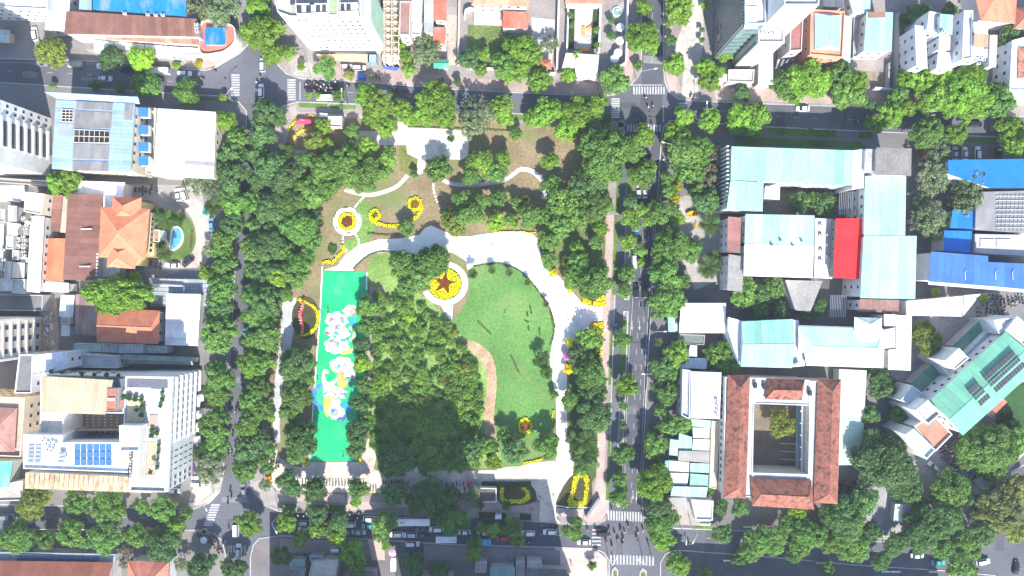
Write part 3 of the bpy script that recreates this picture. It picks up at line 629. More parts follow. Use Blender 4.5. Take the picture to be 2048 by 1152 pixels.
# villa
p = wpoly('205,416 297,420 289,517 200,512', 10); c = cen(p)
vil = root('villa', c[0], c[1], .13, 'cream villa with bright orange hipped tile roof', 'villa')
ORG_T = (.64, .215, .12)
shell(vil, inset(ccw(p), .6), .13, 9.9, (.72, .56, .28)); gable(vil, p, 10, 3.2, ORG_T, 'claytile', 1, 1.0)
for s, z, ri in (('228,397 281,398 279,440 226,438', 10.02, 2.4), ('218,488 272,490 268,535 216,532', 9.9, 2.4)):
    q = wpoly(s, 10); shell(vil, inset(ccw(q), .6), .13, z - .15, (.72, .56, .28)); gable(vil, q, z, ri, ORG_T, 'claytile', 1, .8)
a, b = P(290, 517, 5), P(299, 420, 5)
windows(vil, P(291, 512, 10), P(297, 424, 10), .5, 9.4, 7, 2, 1.3, 2.0, (.75, .7, .6))
for y in (437, 470, 498):
    a = P(303, y, 6); O('balcony', *bx(a[0] - 2, a[1] - 2, 4.6, a[0] + .6, a[1] + 2, 5.6), 'plaster', (.75, .58, .25), vil)
q = wpoly('299,459 321,460 320,484 298,483', 4.5); shell(vil, q, .13, 4.4, (.74, .7, .62), 'porch'); flat(vil, q, 4.5, (.52, .16, .11), WH, .5)
# oval fountain pool and the lawn with planted letters
o = lay('garden_lawn', '345,425 368,432 384,446 392,468 391,490 380,510 362,521 342,522 330,512 348,508 338,440', Z4, 'grass', (.10, .17, .04), 3)
el = smooth(pts('345,455 354,452 363,456 368,466 368,480 362,492 352,500 341,500 341,480 343,465'), 4)
pool = root('fountain_pool', *P(355, 476), .13, 'oval fountain pool with white rim before the orange villa', 'pool')
ew = [P(*a) for a in el]; v, f = ring(ccw(ew), inset(ew, .6), .13, .7); O('rim', v, f, 'plaster', (.75, .75, .73), pool)
v, f = prism(inset(ew, .55), .13, .5); O('water', v, f, 'water', (.10, .36, .55), pool)
def text_mesh(body, size, depth=.05):
    cu = bpy.data.curves.new(body, 'FONT'); cu.body = body; cu.size = size; cu.extrude = depth; cu.align_x = 'CENTER'; cu.align_y = 'CENTER'
    o = bpy.data.objects.new('tmp', cu); C.objects.link(o); dg = bpy.context.evaluated_depsgraph_get()
    me = bpy.data.meshes.new_from_object(o.evaluated_get(dg)); bpy.data.objects.remove(o); return me
def lettering(name, label, cat, word, px0, px1, z, size, rot, col, mat, depth=.08, tilt=0, z0=None):
    a, b = Vector(P(*px0, z)), Vector(P(*px1, z)); m = (a + b) / 2
    r = root(name, m.x, m.y, z, label, cat)
    for i, ch in enumerate(word):
        if ch == ' ': continue
        me = text_mesh(ch, size, depth); me.materials.clear(); me.materials.append(M[mat]); p = a.lerp(b, i / (len(word) - 1))
        o = link('letter', me, r, (p.x - m.x, p.y - m.y, .12)); o.rotation_euler = (tilt, 0, rot); o.color = (*col, 1)
    return r
lettering('planted_lettering', 'dark red planted letters on the crescent lawn by the pool', 'lettering', 'VIDOTOUR', (382, 494), (385, 461), .2, 1.3, math.radians(84), (.22, .06, .07), 'cloth', .06)
# garden glasshouse roof, canopy and orange house
r = root('trellis_roof', *P(360, 585), .13, 'low grey gridded trellis roof crossed by a silver duct', 'trellis')
for i in range(17):
    a = 306 + i * 7; v, f = tube([PZ(a, 556, 3), PZ(a - 4, 612, 3)], .07, 4); O('bar', v, f, 'metal', (.6, .62, .65), r)
for i in range(7):
    y = 557 + i * 9; v, f = tube([PZ(303, y, 3.1), PZ(424, y + 3, 3.1)], .07, 4); O('bar', v, f, 'metal', (.6, .62, .65), r)
strips(r, [PZ(305, 557, 2.8), PZ(424, 560, 2.8), PZ(420, 612, 2.8), PZ(303, 608, 2.8)], 10, (.34, .37, .40), ax=0, name='roof_pane')
for x, y in ((305, 557), (423, 560), (420, 610), (304, 606)): O('post', *tube([(*P(x, y, 2.8), .13), PZ(x, y, 2.8)], .08), 'metal', (.5, .5, .5), r)
v, f = tube([PZ(a, b, 3.7) for a, b in ((300, 556), (302, 568), (310, 571), (330, 570), (345, 571), (364, 572), (368, 574), (368, 583))], .45, 8); O('duct', v, f, 'metal', (.75, .76, .78), r, sm=True)
r = house('white ribbed sheet canopy between trellis and terraces', '333,587 402,588 396,692 330,690', 6, 'sheet', (.68, .69, .69), (.5, .5, .5), 'canopy', 'canopy', n=20, ax=1, win=False)
house('brown sheet roof court beside the orange gabled house', '152,588 205,592 198,672 150,668', 4, 'sheet', (.25, .16, .15), (.5, .48, .46), 'shed', 'shed', n=6, win=False)
r = house('house with orange tile roof under the big round tree', '198,617 318,623 315,686 197,682', 7, 'gable', (.55, .19, .11), (.6, .56, .52), n=1, ax=0, rise=2.6, hip=.25)
house('white rooftop shed in the alley beyond the dirt yard', '122,590 150,590 146,635 118,633', 4, 'sheet', (.55, .58, .62), (.5, .5, .5), 'shed', 'shed', n=4, win=False)
house('small pale shed roof along the dirt alley', '124,650 140,650 140,672 122,672', 4, 'sheet', (.58, .62, .66), (.45, .45, .45), 'shed', 'shed', n=3, win=False)
house('brown flat shed roof in the alley', '124,634 141,635 140,648 123,648', 4.5, 'flat', (.3, .24, .23), (.5, .48, .46), 'shed', 'shed', win=False, ph=.3)
for s, h, c, l in (('150,686 205,687 203,704 148,702', 4, (.33, .46, .45), 'teal-grey low roof behind the orange gabled house'), ('206,686 236,687 235,705 205,704', 4.5, (.4, .44, .46), 'blue-grey low roof with boxes behind the orange gabled house'), ('238,687 288,688 287,706 237,706', 5, (.42, .42, .44), 'grey patched low roof behind the orange gabled house'), ('290,690 336,692 335,706 289,706', 4, (.32, .42, .40), 'dull green low roof behind the orange gabled house')):
    house(l, s, h, 'flat', c, (.45, .45, .46), win=False, ph=.4)
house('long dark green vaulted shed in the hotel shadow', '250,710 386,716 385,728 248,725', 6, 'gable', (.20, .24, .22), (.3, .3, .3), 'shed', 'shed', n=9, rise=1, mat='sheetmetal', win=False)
house('dark grey open parking deck with white rails', '-40,588 88,590 86,622 -40,620', 4, 'flat', (.15, .15, .155), (.4, .4, .4), 'parking_deck', 'building', win=False, ph=.5)
# cream block at the frame edge
F = [P(-90, 632), P(84, 632), P(82, 712), P(-90, 716)]
r = root('apartment_block', *cen(F), .13, 'cream apartment block with deep window bays by the dirt yard', 'building')
shell(r, F, .13, 22, (.70, .60, .46)); flat(r, F, 22, (.5, .5, .5), WH, .8)
e0, e1 = Vector(P(82, 712)), Vector(P(84, 632))
for k in range(6):
    z = .6 + k * 3.5
    for t0, t1 in ((.02, .06), (.92, .98)):
        a, b = e0.lerp(e1, t0), e0.lerp(e1, t1); O('fin', *bx(a.x - .2, a.y, z, a.x + .7, b.y, z + 3.5), 'plaster', (.76, .76, .75), r)
    a, b = e0.lerp(e1, .06), e0.lerp(e1, .92); O('floor_band', *bx(a.x - .2, a.y, z + 2.9, a.x + .55, b.y, z + 3.5), 'plaster', (.76, .76, .75), r)
    windows(r, e0, e1, z, z + 2.9, 3, 1, 1.8, 1.7)
# --- hotel complex
house('grey-roofed block touching the hotel, row of vents along edge', '40,709 68,709 65,786 31,786', 16, 'flat', (.16, .16, .165), WH, 'annex_block', 'building', ph=.5)
house('blue-white roofed block between hotel and green shed', '68,710 135,703 137,736 68,751', 15, 'flat', (.66, .7, .74), (.66, .68, .7), 'annex_block', 'building', ph=.4)
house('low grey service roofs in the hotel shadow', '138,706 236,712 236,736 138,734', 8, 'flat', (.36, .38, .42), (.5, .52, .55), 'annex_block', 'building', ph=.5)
c = P(200, 870)
ht = root('hotel', c[0], c[1], .13, 'white hotel with roof terraces, solar panels and balconied side facing the narrow road', 'hotel')
HW = (.66, .66, .66)
def vol(s, h, rc=(.62, .61, .6), wc=HW, ph=.8, z0=.13, nm='wing', mat='concrete'):
    p = ccw(wpoly(s, h)); shell(ht, p, z0, h - .06, wc, nm); flat(ht, p, h, rc, wc, ph, mat); return p
vol('84,748 254,752 250,826 84,824', 18, (.3, .34, .32))
vol('50,868 128,870 128,884 262,884 262,944 50,936', 19.6, (.78, .78, .77), mat='sheetmetal')
east = vol('254,752 343,753 333,983 262,981 262,884 250,850', 20, (.5, .47, .43))
vol('84,824 130,826 129,870 82,869', 17, (.62, .58, .5))
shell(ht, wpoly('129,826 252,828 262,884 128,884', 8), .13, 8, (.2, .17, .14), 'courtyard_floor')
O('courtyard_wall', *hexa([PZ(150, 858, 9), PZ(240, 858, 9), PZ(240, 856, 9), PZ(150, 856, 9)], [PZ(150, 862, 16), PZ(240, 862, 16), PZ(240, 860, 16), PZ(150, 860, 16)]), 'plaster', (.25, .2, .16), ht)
for i in range(9):
    for k in range(6):
        a = PZ(138 + i * 12, 832 + k * 6.5, 8.3 + k * .1); O('court_light', *bx(a[0] - .16, a[1] - .16, 8, a[0] + .16, a[1] + .16, a[2]), 'plaster', (.75, .75, .72), ht)
strips(ht, [PZ(84, 752, 22.5), PZ(227, 760, 22.5), PZ(211, 829, 21.8), PZ(82, 825, 21.8)], 16, (.40, .34, .235), 'sheetmetal', 'canopy_sheet')
for x, y in ((86, 754), (224, 762), (208, 826), (84, 822), (150, 756), (150, 824)): O('canopy_post', *tube([PZ(x, y, 21.7)[:2] + (17,), PZ(x, y, 21.9)], .12), 'metal', (.5, .5, .5), ht)
shell(ht, wpoly('51,946 306,957 304,985 50,976', 17.6), .13, 17.6, HW, 'front_wing')
strips(ht, [PZ(51, 944, 18.6), PZ(307, 956, 18.6), PZ(305, 986, 17.8), PZ(49, 977, 17.8)], 26, (.46, .34, .215), 'rustmetal', 'front_roof_sheet', gap=.3, lift=.1)
vol('241,850 284,851 281,901 243,901', 24, (.78, .78, .78), z0=19.9, nm='penthouse')
q = ccw(wpoly('215,777 234,777 233,821 214,821', 22.5)); shell(ht, q, 17.9, 22.4, (.5, .45, .42), 'stair_house'); flat(ht, q, 22.5, (.48, .14, .09), (.3, .2, .18), .3)
O('roof_hatch', *bx(*PZ(217, 801, 22.55), *PZ(229, 796, 23)), 'plaster', HW, ht)
O('red_deck', *hexa([PZ(236, 816, 20.2), PZ(252, 816, 20.2), PZ(252, 800, 20.2), PZ(236, 800, 20.2)], [PZ(236, 816, 20.3), PZ(252, 816, 20.3), PZ(252, 800, 20.3), PZ(236, 800, 20.3)]), 'plaster', (.5, .15, .11), ht)
slab(ht, [PZ(256, 800, 20.2), PZ(288, 800, 20.2), PZ(284, 846, 20.2), PZ(252, 844, 20.2)], (.62, .5, .3), 'concrete', 'terrace_floor', .06)
slab(ht, [PZ(301, 777, 20.2), PZ(321, 778, 20.2), PZ(318, 822, 20.2), PZ(299, 822, 20.2)], (.45, .65, .6), 'sheetmetal', 'glass_canopy', .08)
slab(ht, [PZ(299, 830, 20.2), PZ(316, 830, 20.2), PZ(314, 852, 20.2), PZ(298, 852, 20.2)], (.4, .3, .25), 'concrete', 'terrace_floor', .06)
slab(ht, [PZ(296, 884, 20.2), PZ(311, 884, 20.2), PZ(307, 952, 20.2), PZ(291, 950, 20.2)], (.55, .36, .24), 'concrete', 'terrace_floor', .06)
for x0, y0, x1, y1 in ((314, 884, 310, 955), (295, 883, 314, 884), (290, 955, 310, 955)): O('terrace_rail', *tube([PZ(x0, y0, 21), PZ(x1, y1, 21)], .1, 5), 'metal', (.45, .6, .4), ht)
for k in range(4): O('roof_beam', *tube([PZ(283 + k * 4, 852, 21), PZ(276 + k * 4, 968, 21)], .14, 4), 'plaster', (.55, .55, .55), ht)
slab(ht, [PZ(226, 757, 20.2), PZ(335, 760, 20.2), PZ(335, 776, 20.2), PZ(228, 774, 20.2)], (.12, .13, .16), 'concrete', 'shade_roof', .05)
for k in range(5): O('deck_planter', *bx(*PZ(103 + k * 30, 746.5, 18.8), *PZ(110 + k * 30, 741, 19.3)), 'plaster', (.35, .3, .25), ht)
# east side: floors of balconied windows, then a slit-windowed stair bay
e0, e1 = Vector(P(333, 983, 20)), Vector(P(343, 753, 20))
for k in range(6):
    z = .8 + k * 3.2
    windows(ht, e0.lerp(e1, .40), e1, z, z + 2.6, 9, 1, 1.8, 1.9, (.74, .74, .74), .02)
    windows(ht, e0, e0.lerp(e1, .12), z, z + 2.6, 2, 1, 1.4, 1.7, (.74, .74, .74), .02)
    for c_ in range(9):
        p = e0.lerp(e1, .40 + .60 * (.02 + .96 * (c_ + .5) / 9)); O('balcony', *bx(p.x + .02, p.y - 1.15, z + .1, p.x + .8, p.y + 1.15, z + .75), 'plaster', (.72, .73, .75), ht)
    for c_ in range(4):
        p = e0.lerp(e1, .16 + .055 * c_); window(ht, p.x, p.y, z + 1.3, 0, .35, 2.4, (.6, .62, .66))
O('cornice', *hexa([(e0.x, e0.y, 19.2), (e0.x + .6, e0.y, 19.2), (e1.x + .6, e1.y, 19.2), (e1.x, e1.y, 19.2)], [(e0.x, e0.y, 20.4), (e0.x + .6, e0.y, 20.4), (e1.x + .6, e1.y, 20.4), (e1.x, e1.y, 20.4)]), 'plaster', HW, ht)
O('sign_band', *bx(e0.x + .05, e0.y, 2.6, e0.x + .5, e0.lerp(e1, .34).y, 3.3), 'plaster', (.16, .06, .22), ht)
lettering('roof_sign', 'dark standing letters of the hotel roof sign', 'sign', 'VICTORY HOTEL', (260, 953), (263, 900), 20.6, 1.6, math.radians(87), (.03, .03, .045), 'plaster', .12)
def solar_panel_mesh(w, l):
    v, f = bx(-w / 2, -l / 2, 0, w / 2, l / 2, .06); m = [1] * 6; m[1] = 0
    v += [(x, y, .065) for x, y in ((-w / 2 + .06, -l / 2 + .06), (w / 2 - .06, -l / 2 + .06), (w / 2 - .06, l / 2 - .06), (-w / 2 + .06, l / 2 - .06))]; f.append((8, 9, 10, 11)); m[1] = 1; m.append(0)
    return new_mesh('solar_panel', v, f, ['solar', 'metal'], m)
def solar(label, group, p00, px, py, nx, ny, h, w, l, col, rz=0, skip=None):
    me = solar_panel_mesh(w, l)
    for j in range(ny):
        for i in range(nx):
            if skip and skip(i, j): continue
            a = P(p00[0] + px[0] * i + py[0] * j, p00[1] + px[1] * i + py[1] * j, h)
            tag(link('solar_panel', me, None, (*a, h + .12), rz, None, col), label, 'solar panel', group)
solar('blue solar panel on the white hotel roof', 'solar panels on the hotel', (155, 894), (12.6, 0), (0, 15), 6, 3, 19.75, 1.72, 2.0, (.06, .17, .36))
solar('grey solar panel on the hotel roof beside the water tanks', 'grey panels on the hotel', (63, 892), (14, 0), (-.3, 8), 2, 5, 19.75, 1.8, 1.0, (.30, .33, .37))
house('cream parapet house with pink-brown hipped roof by the hotel', '-60,790 55,795 46,912 -60,908', 14, 'flat', (.45, .36, .28), (.70, .56, .40), win=True, ph=1.2)
r = house('pink-brown hipped roof pavilion inside the cream parapet', '-60,814 33,818 28,902 -60,900', 15, 'gable', (.36, .20, .17), (.62, .5, .38), 'pavilion', 'roof', z0=14.1, rise=2.2, hip=.8, win=False)
house('teal sheet roof beside the cream parapet house', '-30,920 26,923 18,974 -30,974', 5, 'sheet', (.10, .42, .36), (.4, .42, .4), 'shed', 'shed', n=8, win=False)
house('brown terrace roof at the frame edge above the tree row', '-40,975 48,960 48,1000 -40,1002', 4, 'flat', (.4, .36, .32), (.5, .48, .45), win=False)
# --- street of the two tree rows
house('long red tile roof with dark stripe seams below the tree rows', '-60,1122 224,1126 222,1180 -60,1180', 6.5, 'gable', (.34, .12, .08), (.6, .56, .52), n=8, rise=2.2, hip=0, win=False, name='school_hall', cat='hall', mat='claytile')
r = house('grey lean-to roof carrying a strip of solar panels', '-60,1102 232,1108 230,1124 -60,1120', 5, 'sheet', (.28, .31, .36), (.4, .4, .42), 'lean_to', 'shed', n=14, win=False)
solar('dark blue solar panel on the grey lean-to roof', 'solar panels on the lean-to', (39, 1111), (9.6, .45), (-1, 9), 17, 2, 5.2, 1.5, 1.4, (.05, .08, .17))
house('small orange hipped roof house beside the round planters', '258,1123 336,1126 334,1180 256,1180', 7, 'gable', (.56, .20, .13), (.7, .7, .7), rise=2.4, hip=.9, win=False)

# --- white tower block on the curved corner
rb = [(618, 98), (640, 106), (763, 107), (765, -70), (600, -90), (606, 20), (611, 70)]
F = ccw([P(*a) for a in rb]); TH = 30
tb = root('tower_block', *cen(F), .13, 'white high-rise with rows of small windows on the curved corner', 'tower')
shell(tb, F, .13, TH, (.70, .69, .68)); flat(tb, F, TH, (.42, .40, .37), (.74, .74, .73), 1.0)
a, b = Vector(P(640, 106)), Vector(P(763, 107))
for k in range(8):
    windows(tb, a, b, 4 + k * 3.2, 7.2 + k * 3.2, 9, 1, 1.0, 1.2, (.62, .62, .62), .03, skip=lambda c_, r_: random.random() < .08)
    windows(tb, b, P(764, -10), 4 + k * 3.2, 7.2 + k * 3.2, 7, 1, .8, 1.5, (.62, .62, .62), .05)
    windows(tb, P(618, 98), P(640, 106), 4 + k * 3.2, 7.2 + k * 3.2, 2, 1, .8, 1.1, (.62, .62, .62), .05)
O('string_course', *hexa([(a.x, a.y - .12, 26.4), (b.x, b.y - .12, 26.4), (b.x, b.y, 26.4), (a.x, a.y, 26.4)], [(a.x, a.y - .12, 26.7), (b.x, b.y - .12, 26.7), (b.x, b.y, 26.7), (a.x, a.y, 26.7)]), 'plaster', (.66, .66, .68), tb)
O('green_strip', *bx(P(763, 107)[0] + .05, P(763, 104)[1], .13, P(763, 107)[0] + 1.9, P(763, 40)[1], 27), 'plaster', (.48, .68, .50), tb)
O('canopy', *prism(wpoly('632,108 738,109 738,124 640,120', 4), 3.6, 4), 'concrete', (.62, .40, .22), tb)
O('glass_box', *prism(wpoly('735,109 752,109 752,124 735,124', 4), .13, 4), 'glass', (.2, .3, .36), tb)
for s, hh, cc in (('590,8 716,6 712,24 594,30', 32.5, (.45, .43, .40)), ('655,-10 678,-10 676,32 656,32', 34, (.30, .38, .22))):
    q = ccw(wpoly(s, hh)); shell(tb, q, TH, hh, (.52, .5, .48), 'roof_house'); flat(tb, q, hh, cc, (.6, .58, .56), .4)
for k, (x, y, w) in enumerate([(598, 18, 8), (617, 18, 8), (636, 18, 7), (648, 17, 6), (661, 20, 6), (685, 14, 6), (697, 14, 7), (585, 2, 8), (604, 0, 8), (624, 2, 8), (642, 0, 8)]):
    aa = PZ(x, y, 32.8); O('roof_light', *bx(aa[0] - w / 12, aa[1] - 1.0, 32.5, aa[0] + w / 12, aa[1] + 1.0, 32.9), 'pane', (.1, .1, .1), tb)
O('roof_wall', *prism(wpoly('678,24 718,24 720,36 680,34', 31), TH, 32), 'plaster', (.74, .74, .73), tb)
# narrow houses and villas
r = root('scaffold_frame', *P(782, 60), .13, 'bare tan building frame with exposed beams beside the white tower', 'building')
shell(r, wpoly('766,-40 800,-40 798,134 764,132', 3), .13, 3, (.5, .40, .31), 'slab')
for k in range(11):
    y = -10 + k * 13.5; O('beam', *tube([PZ(766, y, 7), PZ(799, y, 7)], .22, 4), 'concrete', (.55, .45, .36), r)
    for x in (768, 783, 797): O('column', *tube([PZ(x, y, 7)[:2] + (3,), PZ(x, y, 7)], .2, 4), 'concrete', (.5, .42, .35), r)
for x in (768, 783, 797): O('beam', *tube([PZ(x, -10, 7.2), PZ(x, 130, 7.2)], .2, 4), 'concrete', (.58, .48, .38), r)
house('maroon flat-roofed narrow house beside the tan frame', '800,3 822,3 820,71 799,70', 12, 'flat', (.30, .16, .14), (.55, .48, .44), ph=.5)
house('grey sheet-roofed narrow house', '823,-10 846,-10 843,45 822,44', 12, 'sheet', (.45, .48, .5), (.55, .55, .55), n=3, ax=0)
house('low white terrace house under the big grey-green tree', '821,48 845,49 842,72 820,70', 8, 'flat', (.62, .6, .57), WH)
house('narrow house with grey-green stepped roof', '848,-10 868,-10 866,66 848,64', 11, 'sheet', (.36, .40, .39), (.5, .5, .48), n=4, ax=1)
house('narrow house with red sheet roof and white terrace', '869,-10 894,-10 893,42 868,40', 11, 'sheet', (.58, .14, .09), (.66, .62, .58), n=3, ax=1)
house('lower red roofed wing behind the white terrace', '868,54 893,55 889,90 866,82', 8, 'sheet', (.58, .15, .10), (.66, .62, .58), n=3, ax=1)
house('green-roofed guard kiosk on the pavement', '870,121 896,121 896,136 869,135', 3.5, 'gable', (.06, .34, .22), (.5, .5, .48), 'guard_kiosk', 'kiosk', rise=.6, mat='sheetmetal', n=3, win=False)
house('garden villa with orange tile roofs and white terrace', '946,-60 1058,-60 1056,12 945,10', 7, 'gable', (.68, .26, .17), WH, 'villa', 'villa', rise=2.2, hip=.5)
house('white terrace with red pantiled lean-to beside the garden', '1006,22 1058,24 1056,60 1004,58', 4, 'shed', (.58, .16, .10), WH, n=4, win=False)
house('pale terrace in front of the garden villa', '948,14 1003,16 1003,48 948,46', 1.2, 'flat', (.62, .6, .57), WH, 'terrace', 'terrace', win=False, ph=.3)
house('small red-roofed gatehouse at the end of the drive', '1083,121 1101,121 1101,138 1082,138', 3.2, 'gable', (.48, .15, .10), (.6, .5, .45), 'gatehouse', 'house', rise=.8, hip=.9, win=False)
house('red tiled house at the head of the walled court', '1132,-60 1206,-60 1204,6 1132,6', 6, 'gable', (.60, .18, .12), WH, rise=2, win=False)
house('white flat canopy building at the foot of the walled court', '1132,106 1198,110 1194,156 1152,154 1150,136 1124,136', 4.5, 'poly', (.76, .76, .75), WH, 'canopy_building', 'building', win=False)
for i, (x, y, rz) in enumerate(((1168, 14, 0), (1167, 64, 90), (1181, 56, 30), (1170, 100, 0))):
    t = root('bench_table', *P(x, y), .15, 'orange bench table in the walled concrete court', 'table', 'orange benches in the court', math.radians(rz))
    v, f = bx(-1.6, -.55, .5, 1.6, .55, .58); link('top', new_mesh('top', v, f, 'plaster'), t, (0, 0, 0), 0, None, (.75, .28, .10))
    for s in (-1, 1): v, f = bx(s * 1.2 - .1, -.4, 0, s * 1.2 + .1, .4, .5); link('leg', new_mesh('leg', v, f, 'plaster'), t, (0, 0, 0), 0, None, (.4, .2, .1))
def wall(label, s, h, w, col, name='boundary_wall', cat='wall', group=None, mat='plaster'):
    q = [P(*a) for a in pts(s)]; p = ribbon(q, w); v, f = prism(p, .13, h); o = O(name, v, f, mat, col); return tag(o, label, cat, group)
wall('white curved garden wall beside the driveway', '930,40 932,25 940,21 948,23', 2.4, .5, WH)
wall('long white boundary wall between driveway and villa garden', '920,0 917,132', 2.4, .5, (.65, .6, .55))
wall('pale wall along the garden front with iron gate', '935,138 1030,143 1110,150', 2.2, .5, (.55, .52, .48))
wall('wall between the villa drive and the walled court', '1117,0 1113,140', 2.6, .6, (.6, .58, .56))
wall('side wall of the concrete court with planted strip', '1136,10 1133,104', 2.6, .5, WH)
wall('wall between the concrete court and the cafe yard', '1200,10 1196,108', 2.6, .6, WH)
wall('white cafe wall along the pink pavement', '1254,-10 1250,128 1232,142', 2.6, .5, (.74, .74, .74))
# --- glass tower and neighbours
F = ccw([P(1428, 120), P(1464, 118), P(1464, -150), P(1428, -150)])
gt = root('glass_tower', *cen(F), .13, 'dark glass office tower with ribbed grey side', 'tower')
shell(gt, F, .13, 30, (.10, .17, .17), 'wall', 'glass'); flat(gt, F, 30, (.55, .55, .56), (.72, .72, .72), 1)
x0 = P(1428, 0)[0]; y0, y1 = P(0, 118)[1], P(0, -150)[1]
nb = int((y1 - y0) / 1.1)
for i in range(nb): O('rib', *bx(x0 - .45, y0 + i * 1.1, .13, x0 + .05, y0 + i * 1.1 + .55, 29.6), 'metal', (.34, .36, .40), gt)
for k in range(9): O('floor_band', *bx(P(1428, 120)[0], P(0, 119)[1] - .25, .9 + k * 3.3, P(1463, 120)[0], P(0, 119)[1] + .1, 1.5 + k * 3.3), 'metal', (.3, .4, .38), gt)
for x, y, w in ((1434, 78, 3), (1440, 98, 3)): O('side_window', *bx(x0 - .6, P(0, y)[1], 5, x0 - .4, P(0, y - 12)[1], 9), 'pane', (.1, .1, .1), gt)
strips(gt, [PZ(1488, 12, 30.4), PZ(1515, 12, 30.4), PZ(1514, 58, 30.4), PZ(1489, 58, 30.4)], 8, (.74, .75, .76), name='skylight_pane', ax=1)
F = ccw([P(1464, 138), P(1510, 138), P(1510, -120), P(1464, -120)])
gw = root('tiled_tower_wing', *cen(F), .13, 'beige tiled blank-walled wing standing against the glass tower', 'tower')
shell(gw, F, .13, 24, (.62, .57, .52)); flat(gw, F, 24, (.35, .35, .37), (.72, .72, .72), .9)
ya = P(0, 138)[1]
for k in range(16): O('tile_course', *bx(P(1464, 0)[0] + .05, ya - .06, .6 + k * 1.45, P(1510, 0)[0] - .05, ya + .02, 1.95 + k * 1.45), 'plaster', (.66, .60, .55), gw)
O('side_rib', *bx(P(1464, 0)[0] - .5, ya - .1, .13, P(1464, 0)[0] + .05, ya + 1, 24.6), 'metal', (.2, .22, .25), gw)
xe = P(1510, 0)[0]
F = ccw([P(1467, 115), P(1524, 115), P(1524, -130), P(1467, -130)])
gb = root('white_tower_slab', *cen(F), .13, 'tall white slab rising behind the beige tiled wing', 'tower')
shell(gb, F, .13, 42, (.75, .75, .75)); flat(gb, F, 42, (.5, .5, .5), WH, 1)
ya = P(0, 115)[1]
for k in range(10): O('louvre', *bx(P(1475, 0)[0], ya - .25, 33 + k * .8, P(1505, 0)[0], ya, 33.3 + k * .8), 'metal', (.55, .56, .58), gb)
house('low grey shed with white-patched sheet roof under the tower', '1518,104 1546,103 1546,170 1516,168', 6, 'sheet', (.42, .44, .48), (.4, .4, .4), 'shed', 'shed', n=6, ax=1, win=False)
house('small grey roof hut below the beige tiled wing', '1456,140 1508,140 1506,166 1455,164', 4.5, 'flat', (.45, .40, .35), (.5, .47, .42), 'hut', 'house', win=False)
house('white canopy slab beside the tower trees', '1434,148 1456,148 1454,163 1432,163', 4, 'poly', (.74, .74, .74), WH, 'canopy', 'canopy', win=False)
house('maroon terrace roof between tower and cyan roofed house', '1580,20 1606,18 1602,102 1578,103', 10, 'flat', (.30, .12, .11), (.5, .45, .42))
r = root('car_port', *P(1570, 127), .13, 'open parking canopy with slanted frame and striped cover', 'canopy')
for k in range(7): O('slat', *hexa([PZ(1550 + k * 5, 138 - k * 3, 3), PZ(1554 + k * 5, 138 - k * 3, 3), PZ(1560 + k * 5, 118 - k * 0, 3), PZ(1556 + k * 5, 118, 3)], [PZ(1550 + k * 5, 138 - k * 3, 3.1), PZ(1554 + k * 5, 138 - k * 3, 3.1), PZ(1560 + k * 5, 118, 3.1), PZ(1556 + k * 5, 118, 3.1)]), 'metal', ((.1, .1, .13) if k % 2 else (.75, .75, .75)), r)
for x, y in ((1550, 138), (1590, 120)): O('post', *tube([(*P(x, y, 3), .13), PZ(x, y, 3)], .1), 'metal', (.5, .5, .5), r)
r = house('house with pale cyan roof framed by an orange parapet', '1620,20 1688,24 1683,116 1618,110', 9, 'flat', (.62, .26, .16), (.62, .30, .2), ph=.7)
gable(r, wpoly('1629,27 1682,31 1679,101 1629,99', 9.3), 9.4, 1.6, (.30, .55, .62), 'sheetmetal', 1, .3, 1, 0)
house('dark ribbed sheet roof behind the orange-framed house', '1646,-30 1688,-30 1688,16 1646,15', 8, 'sheet', (.12, .13, .15), GREY, n=9, win=False)
house('pale teal roof strip beside the orange-framed house', '1685,30 1704,33 1700,126 1683,118', 5, 'sheet', (.45, .66, .62), (.5, .5, .5), n=4, ax=1, win=False)
house('white roof block beyond the teal strip', '1690,-30 1742,-30 1740,26 1706,28', 8, 'sheet', LTEAL, WH, n=3)
r = house('cyan-roofed house with maroon corner and frosted edge', '1733,24 1786,25 1783,103 1727,103', 9, 'sheet', (.28, .55, .60), (.6, .6, .6), n=4, ax=0)
slab(r, [PZ(1737, 24, 9.3), PZ(1771, 24, 9.3), PZ(1771, 35, 9.3), PZ(1737, 36, 9.3)], (.25, .13, .10), 'plaster', 'roof_terrace', .1)
house('grey back yard roof between the cyan roofed houses', '1706,30 1728,36 1724,110 1704,116', 4, 'flat', (.3, .3, .31), GREY, win=False)
hs = [('narrow house with blue-grey sheet roof and plain side wall', '1829,50 1851,53 1855,138 1832,132', 12, (.52, .56, .66)), ('narrow house with cyan front roof between white party walls', '1880,28 1906,30 1904,70 1878,68', 15, CYAN), ('narrow house with beige middle roof between white party walls', '1878,71 1901,72 1900,101 1876,100', 13, (.45, .40, .33)), ('narrow house with grey-white back roof between party walls', '1876,103 1906,105 1903,141 1872,138', 11, (.62, .6, .58)), ('tall narrow house with cyan and rust striped roof', '1946,44 1977,46 1975,68 1948,66', 17, (.62, .74, .74)), ('tall narrow house with rusty middle roof sheet', '1948,67 1977,68 1975,95 1947,95', 16.9, (.50, .30, .18)), ('tall narrow house with white low roof and balcony', '1947,97 1975,98 1974,116 1945,115', 15, (.7, .7, .7)), ('narrow grey house beside the rusty roof house', '1979,70 1995,70 1992,135 1977,134', 11, (.45, .42, .38))]
for l, s, h, c in hs: house(l, s, h, 'sheet', c, (.70, .72, .76), n=4, ax=0, group='narrow party-wall houses')
